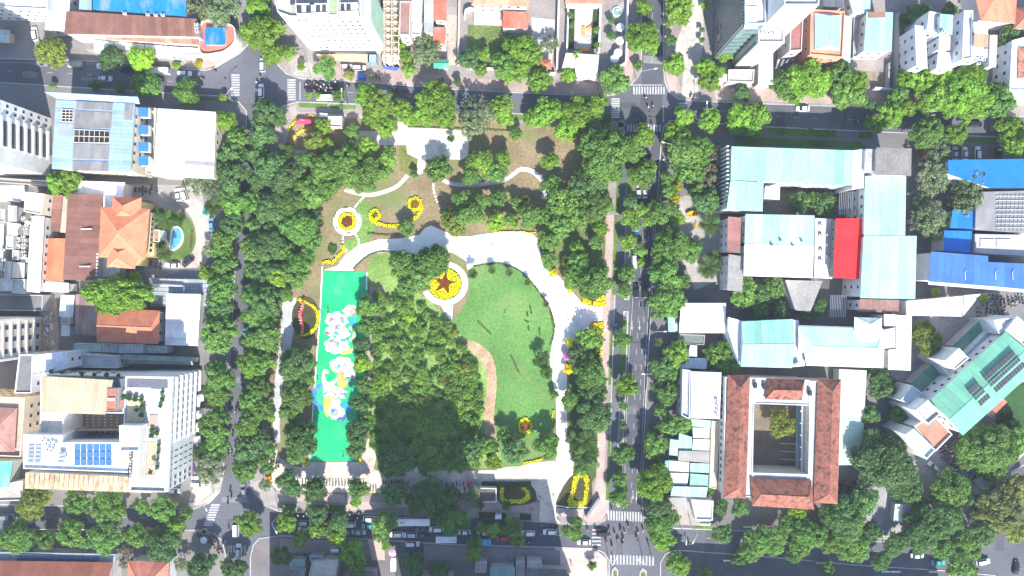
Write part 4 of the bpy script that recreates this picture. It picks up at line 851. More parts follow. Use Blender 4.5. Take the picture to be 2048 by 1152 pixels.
house('white party-walled house rising behind the narrow houses', '1856,24 1880,27 1877,70 1852,60', 13, 'flat', (.5, .5, .5), (.70, .72, .76))
house('white tall party wall house between the cyan fronts', '1926,22 1944,22 1942,118 1922,120', 15.5, 'flat', (.55, .55, .56), (.72, .74, .78))
house('red tiled roof house at the top corner', '1944,-40 2034,-40 2028,46 1962,40', 8, 'gable', (.52, .21, .13), WH, rise=2.4, hip=.7, win=False)
house('red brown tiled roof at the frame edge', '2034,18 2100,16 2100,56 2030,56', 8, 'gable', (.46, .15, .10), WH, rise=2, hip=.6, win=False)
r = house('white walled house with small tiled roof on terrace', '2022,82 2100,60 2100,182 2016,182', 8, 'flat', (.66, .68, .72), (.70, .72, .75))
gable(r, wpoly('2036,95 2110,95 2110,156 2034,158', 8.2), 8.3, 1.8, (.42, .20, .14), 'oldtile', 1, .5, 1, 0)
house('white shop roof at the end of the narrow houses', '2018,186 2100,186 2100,206 2016,206', 4, 'sheet', (.72, .74, .74), WH, n=5, win=False)
wall('grey garden wall beside the dark tree lane', '1790,30 1787,180', 2.5, .5, (.4, .4, .38)); wall('mossy wall of the small planted yard', '1772,130 1770,178', 2.2, .5, (.35, .36, .33))
wall('white gate beam across the small yard', '1742,180 1780,182', 2.6, .6, (.7, .7, .7))
# --- school and neighbours across the avenue
sc_ = root('school_building', *P(1640, 420), .13, 'large school with mint sheet roofs around shaded courtyards', 'school')
def wing(s, h, col, n, ax, wc=(.62, .64, .64), nm='wing', mat='sheetmetal', win=True, z0=.13, over=0):
    p = ccw(wpoly(s, h)); w = inset(p, .4); shell(sc_, w, z0, h - .05, wc, nm)
    if len(p) == 4: strips(sc_, [PZ(*a, h) for a in pts(s)], n, col, mat, ax=ax)
    else: v, f = prism(p, h - .02, h + .12); O('roof', v, f, mat, col, sc_)
    if win: autowin(sc_, w, z0, h)
MT = (.29, .62, .42)
wing('1463,293 1706,301 1703,371 1461,360', 13, MT, 14, 0)
wing('1461,361 1527,365 1525,423 1453,420', 13, (.28, .60, .43), 4, 0)
wing('1706,301 1729,298 1727,376 1704,380', 13.2, (.72, .74, .75), 2, 1)
wing('1752,295 1823,297 1822,352 1750,350', 16, (.20, .19, .18), 3, 0, nm='stair_tower', mat='concrete', win=False)
wing('1730,298 1750,298 1750,346 1728,346', 14.5, (.42, .38, .36), 2, 1, nm='stair_tower', mat='concrete', win=False)
wing('1730,352 1812,353 1810,471 1727,470', 13, MT, 5, 0)
wing('1727,471 1833,472 1830,598 1720,596', 13.15, (.33, .62, .48), 6, 0)
wing('1671,437 1727,437 1722,558 1667,556', 11, (.72, .03, .035), 6, 1, (.25, .22, .2), mat='coatedmetal')
wing('1491,428 1629,431 1627,490 1489,487', 12.0, (.34, .58, .47), 8, 0)
wing('1489,488 1627,491 1625,556 1487,552', 11.9, (.76, .78, .77), 8, 0)
wing('1630,436 1668,438 1664,558 1628,556', 7, (.5, .5, .5), 3, 1, mat='concrete', win=False)
wing('1456,433 1482,435 1480,506 1454,505', 10, (.30, .14, .13), 3, 1, mat='concrete')
wing('1457,508 1487,513 1484,583 1454,581', 10, (.28, .27, .26), 3, 1, mat='concrete')
wing('1719,598 1799,600 1797,626 1718,623', 9, (.24, .14, .13), 6, 0, mat='rustmetal')
wing('1530,372 1560,373 1559,400 1528,398', 9.5, (.5, .5, .5), 2, 0, mat='concrete', win=False)
wing('1570,560 1645,562 1620,625 1590,620', 6.5, (.30, .29, .28), 3, 0, mat='concrete', win=False)
for k in range(12): O('gallery_rail', *tube([PZ(1680 + k * 3.6, 383, 8 + .3 * (k % 2)), PZ(1678 + k * 3.6, 430, 8 + .3 * (k % 2))], .12, 4), 'metal', (.4, .4, .42), sc_)
for k in range(10): O('gallery_rail', *tube([PZ(1662 + k * 3.4, 590, 6), PZ(1660 + k * 3.4, 634, 6)], .12, 4), 'metal', (.45, .45, .47), sc_)
for k in range(16): O('facade_fin', *bx(*PZ(1441, 300 + k * 8 + 1, 6)[:2], .13, *PZ(1446, 300 + k * 8 - 1, 6)[:2], 12.4), 'plaster', (.55, .56, .57), sc_)
for x, y in ((1562, 482), (1604, 483), (1544, 491), (1586, 492)): O('roof_vent', *tube([PZ(x, y, 12.1), PZ(x, y, 13.2)], [.45, .3], 8), 'metal', (.45, .45, .45), sc_)
r = root('vaulted_canopy', *P(1405, 635), .13, 'smooth white vaulted roof facing the avenue', 'canopy')
shell(r, inset(ccw(wpoly('1362,606 1452,609 1450,667 1358,665', 5.5)), .5), .13, 5.5, (.6, .6, .6))
for i in range(7):
    t0, t1 = i / 7, (i + 1) / 7; hh = lambda t: 5.6 + 1.5 * math.sin(math.pi * (.1 + .8 * t))
    X0, X1 = lambda t: 1362 - 4 * t, lambda t: 1452 - 2 * t; ya, yb = 606 + 60 * t0, 606 + 60 * t1
    slab(r, [PZ(X0(t1), yb, hh(t1)), PZ(X1(t1), yb, hh(t1)), PZ(X1(t0), ya, hh(t0)), PZ(X0(t0), ya, hh(t0))], (.76, .76, .75), 'sheetmetal', 'roof_sheet', .08)
r = house('classroom block with mint gabled roof beside the vaulted canopy', '1483,643 1586,638 1584,736 1481,733', 11, 'gable', (.25, .58, .48), (.66, .68, .72), 'classroom_block', 'school', n=8, rise=1.6, mat='sheetmetal', over=0)
house('pale blue side wing of the mint classroom block', '1456,634 1482,641 1480,731 1468,700 1456,662', 9.5, 'poly', (.64, .70, .76), (.62, .65, .7), 'classroom_block', 'school', win=False)
r = house('school hall with white and mint hipped roofs', '1597,651 1706,654 1768,660 1790,655 1790,695 1768,697 1766,736 1612,731 1610,706 1597,705', 10.6, 'poly', (.76, .77, .76), (.6, .62, .6), 'school_hall', 'school', win=False)
gable(r, wpoly('1598,653 1765,657 1764,734 1612,730', 10.7), 10.8, 1.6, (.40, .62, .52), 'sheetmetal', 0, .4, 6, 0)
gable(r, wpoly('1708,634 1762,636 1764,690 1706,690', 11), 11.2, 1.4, (.60, .72, .66), 'sheetmetal', 1, .5, 1, 0)
house('white flat roofed block behind the school hall', '1768,628 1823,632 1821,741 1776,739 1776,700 1792,698 1792,652 1768,652', 10, 'poly', (.76, .76, .75), WH, 'classroom_block', 'school', win=False)
house('grey passage roof joining mint block and hall', '1586,640 1597,640 1610,732 1585,734', 9, 'poly', (.55, .57, .62), (.6, .62, .66), 'passage', 'building', win=False)
house('white sheet roof with a pointed extension beside blue roof', '1812,602 1926,592 1924,633 1811,631', 8, 'sheet', (.76, .76, .75), (.6, .6, .6), n=6, win=False)
house('white pointed awning at the end of the white sheet roof', '1928,591 1961,588 1926,632', 6, 'poly', (.76, .76, .76), (.6, .6, .6), 'canopy', 'canopy', win=False)
r = house('long pale green translucent shed roof beside the tiled courtyard', '1678,738 1733,741 1726,880 1712,930 1676,930', 5, 'poly', (.42, .56, .47), (.5, .5, .48), 'long_shed', 'shed', win=False)
for k in range(10): a = (1679, 748 + k * 18); O('roof_seam', *hexa([PZ(a[0], a[1], 5.13), PZ(1729 - k * .6, a[1], 5.13), PZ(1729 - k * .6, a[1] - 1, 5.13), PZ(a[0], a[1] - 1, 5.13)], [PZ(a[0], a[1], 5.2), PZ(1729 - k * .6, a[1], 5.2), PZ(1729 - k * .6, a[1] - 1, 5.2), PZ(a[0], a[1] - 1, 5.2)]), 'sheetmetal', (.52, .62, .55), r)
# --- blue roofs
BL = (.06, .16, .55)
r = root('blue_roof_building', *P(1960, 540), .13, 'long building with deep blue sheet roof', 'building')
for s, n in (('1862,503 1976,512 1976,572 1857,563', 8), ('1976,524 2110,530 2110,584 1976,572', 8)):
    shell(r, inset(ccw(wpoly(s, 12)), .4), .13, 11.9, (.62, .62, .62)); strips(r, [PZ(*a, 12) for a in pts(s)], n, BL, 'coatedmetal')
O('white_eave', *hexa([PZ(1856, 569, 11.5), PZ(2110, 590, 11.5), PZ(2110, 583, 11.5), PZ(1857, 562, 11.5)], [PZ(1856, 569, 11.8), PZ(2110, 590, 11.8), PZ(2110, 583, 11.8), PZ(1857, 562, 11.8)]), 'plaster', WH, r)
for x in (1931, 1992, 2026): O('roof_pipe', *tube([PZ(x, 560, 12.3), PZ(x - 1, 545, 12.6), PZ(x + 3, 541, 12.6)], .1, 5), 'metal', (.75, .75, .75), r)
house('bright blue sheet roof beneath the open grey tree', '1896,320 2110,317 2110,376 1980,376 1896,348', 9, 'poly', (.015, .15, .56), (.6, .6, .6), 'blue_roof_hall', 'building', win=False, mat='coatedmetal')
house('sky blue sheet roof beside the gridded yard', '1905,420 1949,421 1946,458 1900,456', 7, 'sheet', (.02, .19, .62), (.6, .6, .6), 'blue_roof_hall', 'building', n=3, mat='coatedmetal')
house('lower sky blue sheet roof step', '1888,461 1944,462 1940,506 1887,502', 7.2, 'sheet', (.02, .17, .58), (.6, .6, .6), 'blue_roof_hall', 'building', n=4, win=False, mat='coatedmetal')
r = house('grey framed building with gridded glass roofs', '1952,384 2110,380 2110,470 2046,466 1950,460', 8, 'poly', (.22, .22, .23), (.55, .55, .55), 'gridded_building', 'building', win=False)
for k in range(7): O('glazing_bar', *tube([PZ(2000 + k * 8, 388, 8.3), PZ(1995 + k * 8, 462, 8.3)], .14, 4), 'metal', (.55, .56, .57), r)
for k in range(8): O('glazing_bar', *tube([PZ(1992, 392 + k * 9, 8.45), PZ(2052, 392 + k * 9, 8.45)], .12, 4), 'metal', (.55, .56, .57), r)
for k in range(2): slab(r, [PZ(1961 + k * 32, 478, 8.3), PZ(1990 + k * 32, 479, 8.3), PZ(1990 + k * 32, 496, 8.3), PZ(1961 + k * 32, 495, 8.3)], (.72, .73, .73), 'sheetmetal', 'white_awning', .1)
shell(r, wpoly('1950,468 2060,470 2060,512 1980,508 1950,505', 8), .13, 8, (.4, .4, .42), 'rear_roof')
# --- slanted green roofed building
gr = root('green_roof_building', *P(1960, 770), .13, 'slanted building with green gabled roof and solar panel rows', 'building')
g4 = '1857,802 1925,871 2078,733 2011,663'
p = ccw(wpoly(g4, 13)); shell(gr, inset(p, .5), .13, 12.9, (.66, .67, .68)); autowin(gr, inset(p, .5), .13, 12.9)
q = [P(*a, 13) for a in pts(g4)]
gable(gr, q, 13, 1.8, (.16, .40, .29), 'coatedmetal', 0 if (Vector(ccw(q)[1]) - Vector(ccw(q)[0])).length > (Vector(ccw(q)[2]) - Vector(ccw(q)[1])).length else 1, 0, 14, 0)
def gv(s, h, rc, wc=(.62, .64, .67), ph=.5, nm='annex', mat='concrete'):
    p = ccw(wpoly(s, h)); shell(gr, p, .13, h - .05, wc, nm); flat(gr, p, h, rc, wc, ph, mat)
gv('1828,820 1853,799 1878,827 1853,848', 15, (.42, .40, .38), WH, .9); gv('1826,852 1864,826 1902,868 1868,902', 12, (.40, .20, .14), WH, .8)
gv('1808,868 1825,856 1868,899 1850,918', 13, (.48, .68, .70), WH, .9, mat='sheetmetal'); gv('1889,721 1917,696 1936,716 1909,739', 15, (.50, .52, .46), WH, .4)
gv('1800,800 1822,770 1850,790 1830,816', 10, (.5, .52, .56)); gv('1880,732 1897,716 1912,736 1896,752', 9, (.4, .42, .46))
gv('2010,660 2032,632 2075,668 2045,690', 13, (.45, .36, .33)); gv('1985,640 2030,635 2010,664 1996,668', 12, (.62, .64, .66))
gv('1850,790 1885,752 1896,762 1866,796', 7, (.5, .52, .56)); gv('1930,706 1985,650 2000,660 1945,722', 7, (.52, .54, .58))
for s in ('1903,693 1964,636 1981,648 1930,701', '1822,766 1864,728 1884,745 1839,786'):
    shell(gr, inset(ccw(wpoly(s, 5)), .3), .13, 5, (.5, .5, .5), 'lean_to'); strips(gr, [PZ(*a, 5.1) for a in pts(s)], 7, (.10, .27, .20), name='lean_to_sheet')
strips(gr, [PZ(1975, 828, 6), PZ(1983, 835, 6), PZ(2014, 804, 6), PZ(2006, 796, 6)], 4, (.42, .14, .10), name='porch_sheet', ax=1); shell(gr, inset(ccw(wpoly('1975,828 1983,835 2014,804 2006,796', 6)), .2), .13, 5.95, WH, 'porch')
ang = math.atan2(P(2011, 663)[1] - P(1857, 802)[1], P(2011, 663)[0] - P(1857, 802)[0])
def gsolar(sx, sy, n, rows):
    ux, uy = math.cos(ang), -math.sin(ang); vx, vy = math.sin(ang), math.cos(ang)
    me = solar_panel_mesh(.95, 1.9)
    for j in range(rows):
        for i in range(n):
            x, y = sx + ux * i * 6.7 + vx * j * 15.5, sy + uy * i * 6.7 + vy * j * 15.5
            m_ = PZ(x, y, 14.3); t = ((x - 1968) * vx + (y - 767) * vy) / 49; z = 13 + 1.8 * (1 - abs(t)) + .35
            o = tag(link('solar_panel', me, None, (*P(x, y, z), z), ang, None, (.055, .04, .055)), 'dark solar panel on the slanted green roof', 'solar panel', 'solar panels on the green roof')
            o.rotation_euler = (math.atan2(1.8, 7.8), 0, ang); o.rotation_mode = 'XYZ'
gsolar(1940, 783, 4, 3); gsolar(1971, 756, 12, 3)
# --- courtyard building with old tiles
cb = root('courtyard_building', *P(1560, 880), .13, 'old courtyard building with weathered red tile roofs on four wings', 'building')
TL = (.27, .105, .075); RG = (.46, .46, .45)
out4, in4 = wpoly('1452,760 1668,768 1662,1000 1450,990', 10), wpoly('1508,808 1619,812 1615,947 1504,944', 10)
for s in ('1450,754 1508,756 1504,994 1446,990', '1619,762 1682,764 1674,1005 1615,1003', '1509,756 1618,760 1619,811 1508,807', '1505,945 1614,948 1620,1010 1504,1004'):
    p = ccw(wpoly(s, 10)); shell(cb, p, .13, 9.9, (.60, .56, .50)); flat(cb, p, 10, RG, (.68, .68, .66), .35)
e0, e1 = Vector(P(1450, 754, 10)), Vector(P(1446, 990, 10))
windows(cb, e0, e1, .4, 9.6, 14, 2, 1.5, 2.2, (.66, .66, .64))
windows(cb, P(1619, 947, 10), P(1619, 812, 10), .4, 9.6, 9, 2, 1.5, 2.0, (.6, .62, .66))
for s, ax in (('1458,752 1497,754 1489,994 1449,992', 1), ('1637,760 1679,761 1672,1005 1629,1003', 1), ('1536,759 1606,761 1601,798 1532,796', 0), ('1503,958 1620,963 1625,1016 1506,1009', 0)):
    q = wpoly(s, 10.6); shell(cb, inset(ccw(q), .5), 9.9, 10.6, (.55, .52, .48), 'attic'); gable(cb, q, 10.7, 2.4, TL, 'oldtile', ax, 1.0 if ax == 1 else .5)
for k in range(2):
    x = 1611 - k * 6; O('gallery_beam', *tube([PZ(x, 812, 7), PZ(x, 945, 7)], .3, 4), 'plaster', (.62, .6, .55), cb)
for k in range(6): O('gallery_beam', *tube([PZ(1600, 822 + k * 24, 6.8), PZ(1618, 822 + k * 24, 6.8)], .2, 4), 'plaster', (.62, .6, .55), cb)
strips(cb, [PZ(1593, 812, 4), PZ(1604, 812, 4), PZ(1605, 945, 4), PZ(1597, 945, 4)], 5, (.10, .25, .42), name='blue_awning', ax=1)
o = lay('court_floor', '1510,815 1612,818 1608,942 1507,940', Z3, 'concrete', (.17, .14, .10))  # deep shade of the courtyard put into the floor colour
for k in range(4): wallo = wall('pale painted bench line in the tiled courtyard', f'1560,{870 + k * 16} 1595,{872 + k * 16}', .5, .25, (.6, .55, .42), 'low_bench', 'bench', 'low benches in the tiled courtyard')
house('cream passage strip along the tiled courtyard building', '1423,842 1440,843 1432,978 1418,975', 5, 'flat', (.62, .52, .36), (.6, .5, .36), 'passage', 'building', ph=.3, win=False)
# --- shops on the avenue
house('white flat roofed shop house facing the avenue trees', '1382,743 1443,745 1439,838 1381,836', 8, 'sheet', (.77, .77, .77), (.6, .61, .63), n=3)
house('dark framed side annex of the white shop house', '1364,738 1380,740 1378,838 1362,830', 7, 'flat', (.40, .42, .45), (.55, .56, .6), ph=.8)
sh = [('1382,838 1421,841 1421,856 1382,852', 'mint'), ('1385,855 1423,856 1423,877 1386,876', 'white'), ('1358,866 1384,874 1383,902 1356,898', 'pale mint'), ('1386,878 1423,879 1421,903 1384,901', 'cream white'), ('1340,878 1357,880 1355,912 1338,910', 'light blue'), ('1358,901 1421,903 1419,926 1356,921', 'grey ribbed'), ('1320,920 1337,921 1337,941 1320,940', 'small mint'), ('1338,921 1378,924 1378,944 1338,942', 'white mint'), ('1380,926 1419,927 1419,946 1380,944', 'dusty mint'), ('1334,945 1378,946 1374,971 1342,969', 'dull white'), ('1381,947 1419,950 1417,973 1379,972', 'green mint'), ('1344,972 1416,974 1412,995 1341,992', 'broad blue-grey')]
cc = [(.34, .58, .50), (.66, .70, .68), (.30, .54, .47), (.68, .68, .62), (.36, .48, .56), (.30, .29, .28), (.28, .52, .44), (.48, .64, .58), (.30, .50, .43), (.46, .48, .48), (.25, .48, .38), (.34, .41, .47)]
for (s, l), c in zip(sh, cc): house(l + ' sheet roof in the cluster of low shops by the avenue', s, random.uniform(4, 5.2), 'sheet', c, (.5, .52, .52), 'shop', 'shop', 'low shops by the avenue', n=4, ax=random.choice((0, 1)), mat='sheetmetal', win=False)
house('grey gate canopy with striped front below the shops', '1334,995 1372,995 1378,1021 1356,1020', 4, 'poly', (.34, .32, .30), (.4, .38, .36), 'gate_canopy', 'canopy', win=False)
house('cyan roofed corner shop with white parapet', '1381,998 1426,1001 1424,1040 1391,1039', 4.5, 'flat', (.45, .68, .70), WH, 'shop', 'shop', mat='sheetmetal', win=False)
house('small teal roof hidden among trees by the avenue', '1380,690 1394,691 1394,714 1376,712', 4, 'sheet', (.45, .62, .60), (.45, .45, .45), 'shed', 'shed', n=3, win=False)
house('pale blue roof below the vaulted canopy', '1362,716 1415,716 1413,738 1360,736', 4, 'sheet', (.55, .6, .66), (.45, .45, .47), 'shed', 'shed', n=5, win=False)
house('dark tiled yard roof beneath the vaulted canopy', '1360,668 1410,670 1408,690 1358,688', 3.5, 'flat', (.12, .15, .14), (.3, .3, .3), 'shed', 'shed', win=False, ph=.3)
house('narrow teal greenhouse beside the vaulted canopy', '1337,627 1353,627 1353,662 1338,662', 3, 'gable', (.35, .50, .46), (.4, .45, .44), 'greenhouse', 'greenhouse', n=5, ax=1, rise=.8, mat='sheetmetal', win=False)
house('small red hipped roof next to the courtyard building gate', '1690,1010 1712,1012 1710,1024 1690,1023', 3, 'gable', (.45, .15, .1), WH, 'gatehouse', 'house', rise=.6, hip=.8, win=False)
house('pale green kiosk roof in the tree yard', '1790,1008 1806,1008 1804,1044 1786,1044', 3.2, 'sheet', (.62, .70, .60), (.5, .5, .5), 'kiosk', 'kiosk', n=3, win=False)
house('dark kiosk roof beside the pale green kiosk', '1807,1009 1822,1009 1820,1044 1805,1044', 3.2, 'flat', (.28, .28, .3), (.4, .4, .4), 'kiosk', 'kiosk', win=False, ph=.3)
house('grey slanted shelter roof by the crowded bike park', '1955,962 1990,942 1998,955 1962,978', 3, 'sheet', (.34, .40, .40), (.4, .4, .4), 'shelter', 'shelter', n=5, win=False)
# --- row of low buildings below the busy road and the high buildings beyond them that shade it
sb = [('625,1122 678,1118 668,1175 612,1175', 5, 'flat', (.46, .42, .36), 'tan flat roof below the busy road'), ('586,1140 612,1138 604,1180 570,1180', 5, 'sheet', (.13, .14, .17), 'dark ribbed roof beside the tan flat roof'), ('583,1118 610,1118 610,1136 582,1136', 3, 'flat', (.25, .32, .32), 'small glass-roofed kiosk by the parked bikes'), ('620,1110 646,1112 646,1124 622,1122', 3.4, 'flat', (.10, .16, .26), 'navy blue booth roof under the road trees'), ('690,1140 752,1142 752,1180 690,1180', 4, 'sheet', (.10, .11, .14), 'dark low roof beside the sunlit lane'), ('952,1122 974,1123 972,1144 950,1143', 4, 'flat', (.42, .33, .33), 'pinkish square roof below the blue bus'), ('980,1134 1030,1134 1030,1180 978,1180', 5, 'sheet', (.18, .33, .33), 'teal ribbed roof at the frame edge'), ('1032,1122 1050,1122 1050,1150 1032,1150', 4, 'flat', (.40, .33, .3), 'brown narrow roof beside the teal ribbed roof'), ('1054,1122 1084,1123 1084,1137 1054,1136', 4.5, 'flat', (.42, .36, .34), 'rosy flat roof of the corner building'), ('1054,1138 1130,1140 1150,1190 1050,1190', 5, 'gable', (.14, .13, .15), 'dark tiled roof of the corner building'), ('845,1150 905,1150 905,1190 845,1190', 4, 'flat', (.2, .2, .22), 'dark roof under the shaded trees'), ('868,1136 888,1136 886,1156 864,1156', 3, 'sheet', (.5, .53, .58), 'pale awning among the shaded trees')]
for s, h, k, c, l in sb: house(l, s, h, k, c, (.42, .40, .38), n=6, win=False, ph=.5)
hi = [('577,1195 772,1195 772,1330 577,1330', 24, 'cream office building south of the busy road'), ('842,1190 1145,1190 1145,1330 842,1330', 33, 'broad grey office building south of the busy road'), ('1395,1235 1900,1260 1900,1400 1395,1400', 21, 'long school building south of the shaded road')]
for s, h, l in hi:
    F = [P(*a) for a in pts(s)]; r = root('office_building', *cen(F), .13, l, 'building'); shell(r, F, .13, h, (.55, .53, .5)); flat(r, F, h, (.4, .4, .4), (.6, .6, .6), 1)
    FF = ccw(F); windows(r, P(*pts(s)[1]), P(*pts(s)[0]), 1, h - 1, 10, int(h / 3.5), 1.8, 1.7)
F = [P(*a) for a in pts('842,1200 1000,1200 1000,1320 842,1320')]
r = root('office_tower', *cen(F), 33.1, 'square office tower standing on the broad grey building', 'tower'); shell(r, F, 33.1, 60, (.5, .52, .55)); flat(r, F, 60, (.4, .4, .4), (.6, .6, .6), 1)
windows(r, P(1000, 1200), P(842, 1200), 34, 59, 9, 7, 1.8, 1.7)
# ------------------------------------------------------------------ trees
def quads_mesh(name, co, tone, mat):
    n = len(co) // 4; me = bpy.data.meshes.new(name)
    me.vertices.add(n * 4); me.vertices.foreach_set('co', np.asarray(co, dtype=np.float32).ravel())
    me.loops.add(n * 4); me.loops.foreach_set('vertex_index', np.arange(n * 4, dtype=np.int32))
    me.polygons.add(n); me.polygons.foreach_set('loop_start', np.arange(0, n * 4, 4, dtype=np.int32)); me.polygons.foreach_set('loop_total', np.full(n, 4, dtype=np.int32))
    me.update(calc_edges=True)
    at = me.attributes.new('tone', 'FLOAT', 'POINT'); at.data.foreach_set('value', np.repeat(np.asarray(tone, dtype=np.float32), 4))
    me.materials.append(M[mat]); return me
def leaf_quads(pos, nrm, size, rng):
    n = len(pos); nrm = nrm / np.linalg.norm(nrm, axis=1, keepdims=True)
    r = rng.normal(size=(n, 3)); u = np.cross(nrm, r); u /= np.linalg.norm(u, axis=1, keepdims=True) + 1e-9; w = np.cross(nrm, u)
    a = size[:, None] * u; b = size[:, None] * .62 * w
    return np.stack([pos - a, pos - b, pos + a, pos + b], 1).reshape(-1, 3)
def crown_mesh(seed, R, ncl, cr, nleaf, leaf, flat=.62, open_=0., jit=.55):
    """a crown of several lobes, each lobe a shell of leaf clumps"""
    rng = np.random.default_rng(seed); P_, N_, T_, S_ = [], [], [], []
    lobes = [(0., 0., .1 * R, .70 * R)]; nl = int(rng.integers(4, 7)); a0 = rng.random() * 6.28
    for k in range(nl):
        a = a0 + k * 6.28 / nl + rng.normal() * .3; rr = rng.uniform(.36, .58) * R; dd = min(R * 1.04 - rr, rng.uniform(.45, .66) * R)
        lobes.append((math.cos(a) * dd, math.sin(a) * dd, rng.uniform(-.28, .10) * R, rr))
    w = np.array([l[3] ** 2 for l in lobes]); cnt = np.maximum(4, (w / w.sum() * ncl * 1.15).astype(int))
    for (lx, ly, lz, lr), m in zip(lobes, cnt):
        lt = rng.uniform(.88, 1.12)
        for i in range(m):
            t = (i + .5) / m; z = 1 - 1.35 * t; a = i * 2.39996 + rng.normal() * .35; s = math.sqrt(max(0, 1 - z * z))
            if open_ and rng.random() < open_: continue
            rr = max(.2, lr - cr * .55) * rng.uniform(.82, 1.1)
            out = np.array([s * math.cos(a), s * math.sin(a), z]); c = np.array([lx, ly, lz]) + out * rr * np.array([1, 1, flat])
            k = cr * rng.uniform(.6, 1.15); n = max(8, int(nleaf * (k / cr) ** 2))
            d = rng.normal(size=(n, 3)); d[:, 2] = d[:, 2] * .8 + .3; d /= np.linalg.norm(d, axis=1, keepdims=True)
            P_.append(c + d * k * rng.uniform(.45, 1.12, (n, 1)) * np.array([1, 1, .75])); N_.append(d + out * .35 + np.array([0, 0, .25]) + rng.normal(size=(n, 3)) * jit)
            T_.append(np.full(n, lt * rng.uniform(.85, 1.17)) * rng.uniform(.75, 1.28, n)); S_.append(leaf * rng.uniform(.55, 1.3, n))
    P_, N_, T_, S_ = (np.concatenate(x) for x in (P_, N_, T_, S_))
    return quads_mesh('crown', leaf_quads(P_, N_, S_, rng), T_, 'leaf')
CR = {'S': [crown_mesh(10 + i, 2.2, 20, .75, 60, .28) for i in range(4)],
      'M': [crown_mesh(20 + i, 4.2, 46, 1.05, 100, .34, jit=.65) for i in range(7)],
      'L': [crown_mesh(30 + i, 6.5, 84, 1.35, 120, .40, jit=.65) for i in range(7)],
      'X': [crown_mesh(40 + i, 10., 160, 1.7, 135, .46, jit=.65) for i in range(3)],
      'G': [crown_mesh(50 + i, 5.5, 70, 1.0, 62, .31, .6, .2, .9) for i in range(5)],
      'W': [crown_mesh(60 + i, 3.2, 34, .8, 48, .33, .42, .08, .9) for i in range(6)]}
NOM = {'S': 2.2, 'M': 4.2, 'L': 6.5, 'X': 10., 'G': 5.5, 'W': 3.2}
def trunk_mesh(seed):
    r = random.Random(seed); v, f = tube([(0, 0, -.1), (.02, .01, .3), (.03, 0, .62), (.02, .03, .95)], [.26, .2, .17, .06], 8)
    for k in range(5):
        a = k * 1.256 + r.uniform(-.3, .3); z = r.uniform(.48, .68); tube([(.02, 0, z), (math.cos(a) * .9, math.sin(a) * .9, z + .16), (math.cos(a) * 1.9, math.sin(a) * 1.9, z + .27)], [.10, .07, .03], 5, v, f)
    return new_mesh('trunk', v, f, 'bark')
TR = [trunk_mesh(i) for i in range(3)]
LC = {'b': (.235, .40, .06), 'm': (.185, .335, .08), 'd': (.145, .265, .09), 'g': (.25, .32, .165), 'o': (.265, .33, .07), 'l': (.29, .45, .055), 'y': (.48, .46, .02), 'w': (.24, .40, .09), 'a': (.24, .27, .09), 'k': (.29, .28, .18)}
LN = {'b': 'bright green', 'm': 'mid-green', 'd': 'dark green', 'g': 'grey-green', 'o': 'olive green', 'l': 'lime green', 'y': 'yellow', 'w': 'feathery green', 'a': 'russet-tinged green', 'k': 'sparse brownish'}
rt = random.Random(3)
TREES = []
def tree(x, y, r, t, zone, group, squash=1.0, hc=None): TREES.append((x, y, r, t, zone, group, squash, hc))
def trees(zone, s):
    for e in s.split():
        a = e.split(','); tree(float(a[0]), float(a[1]), float(a[2]), a[3], zone, 'trees ' + zone)
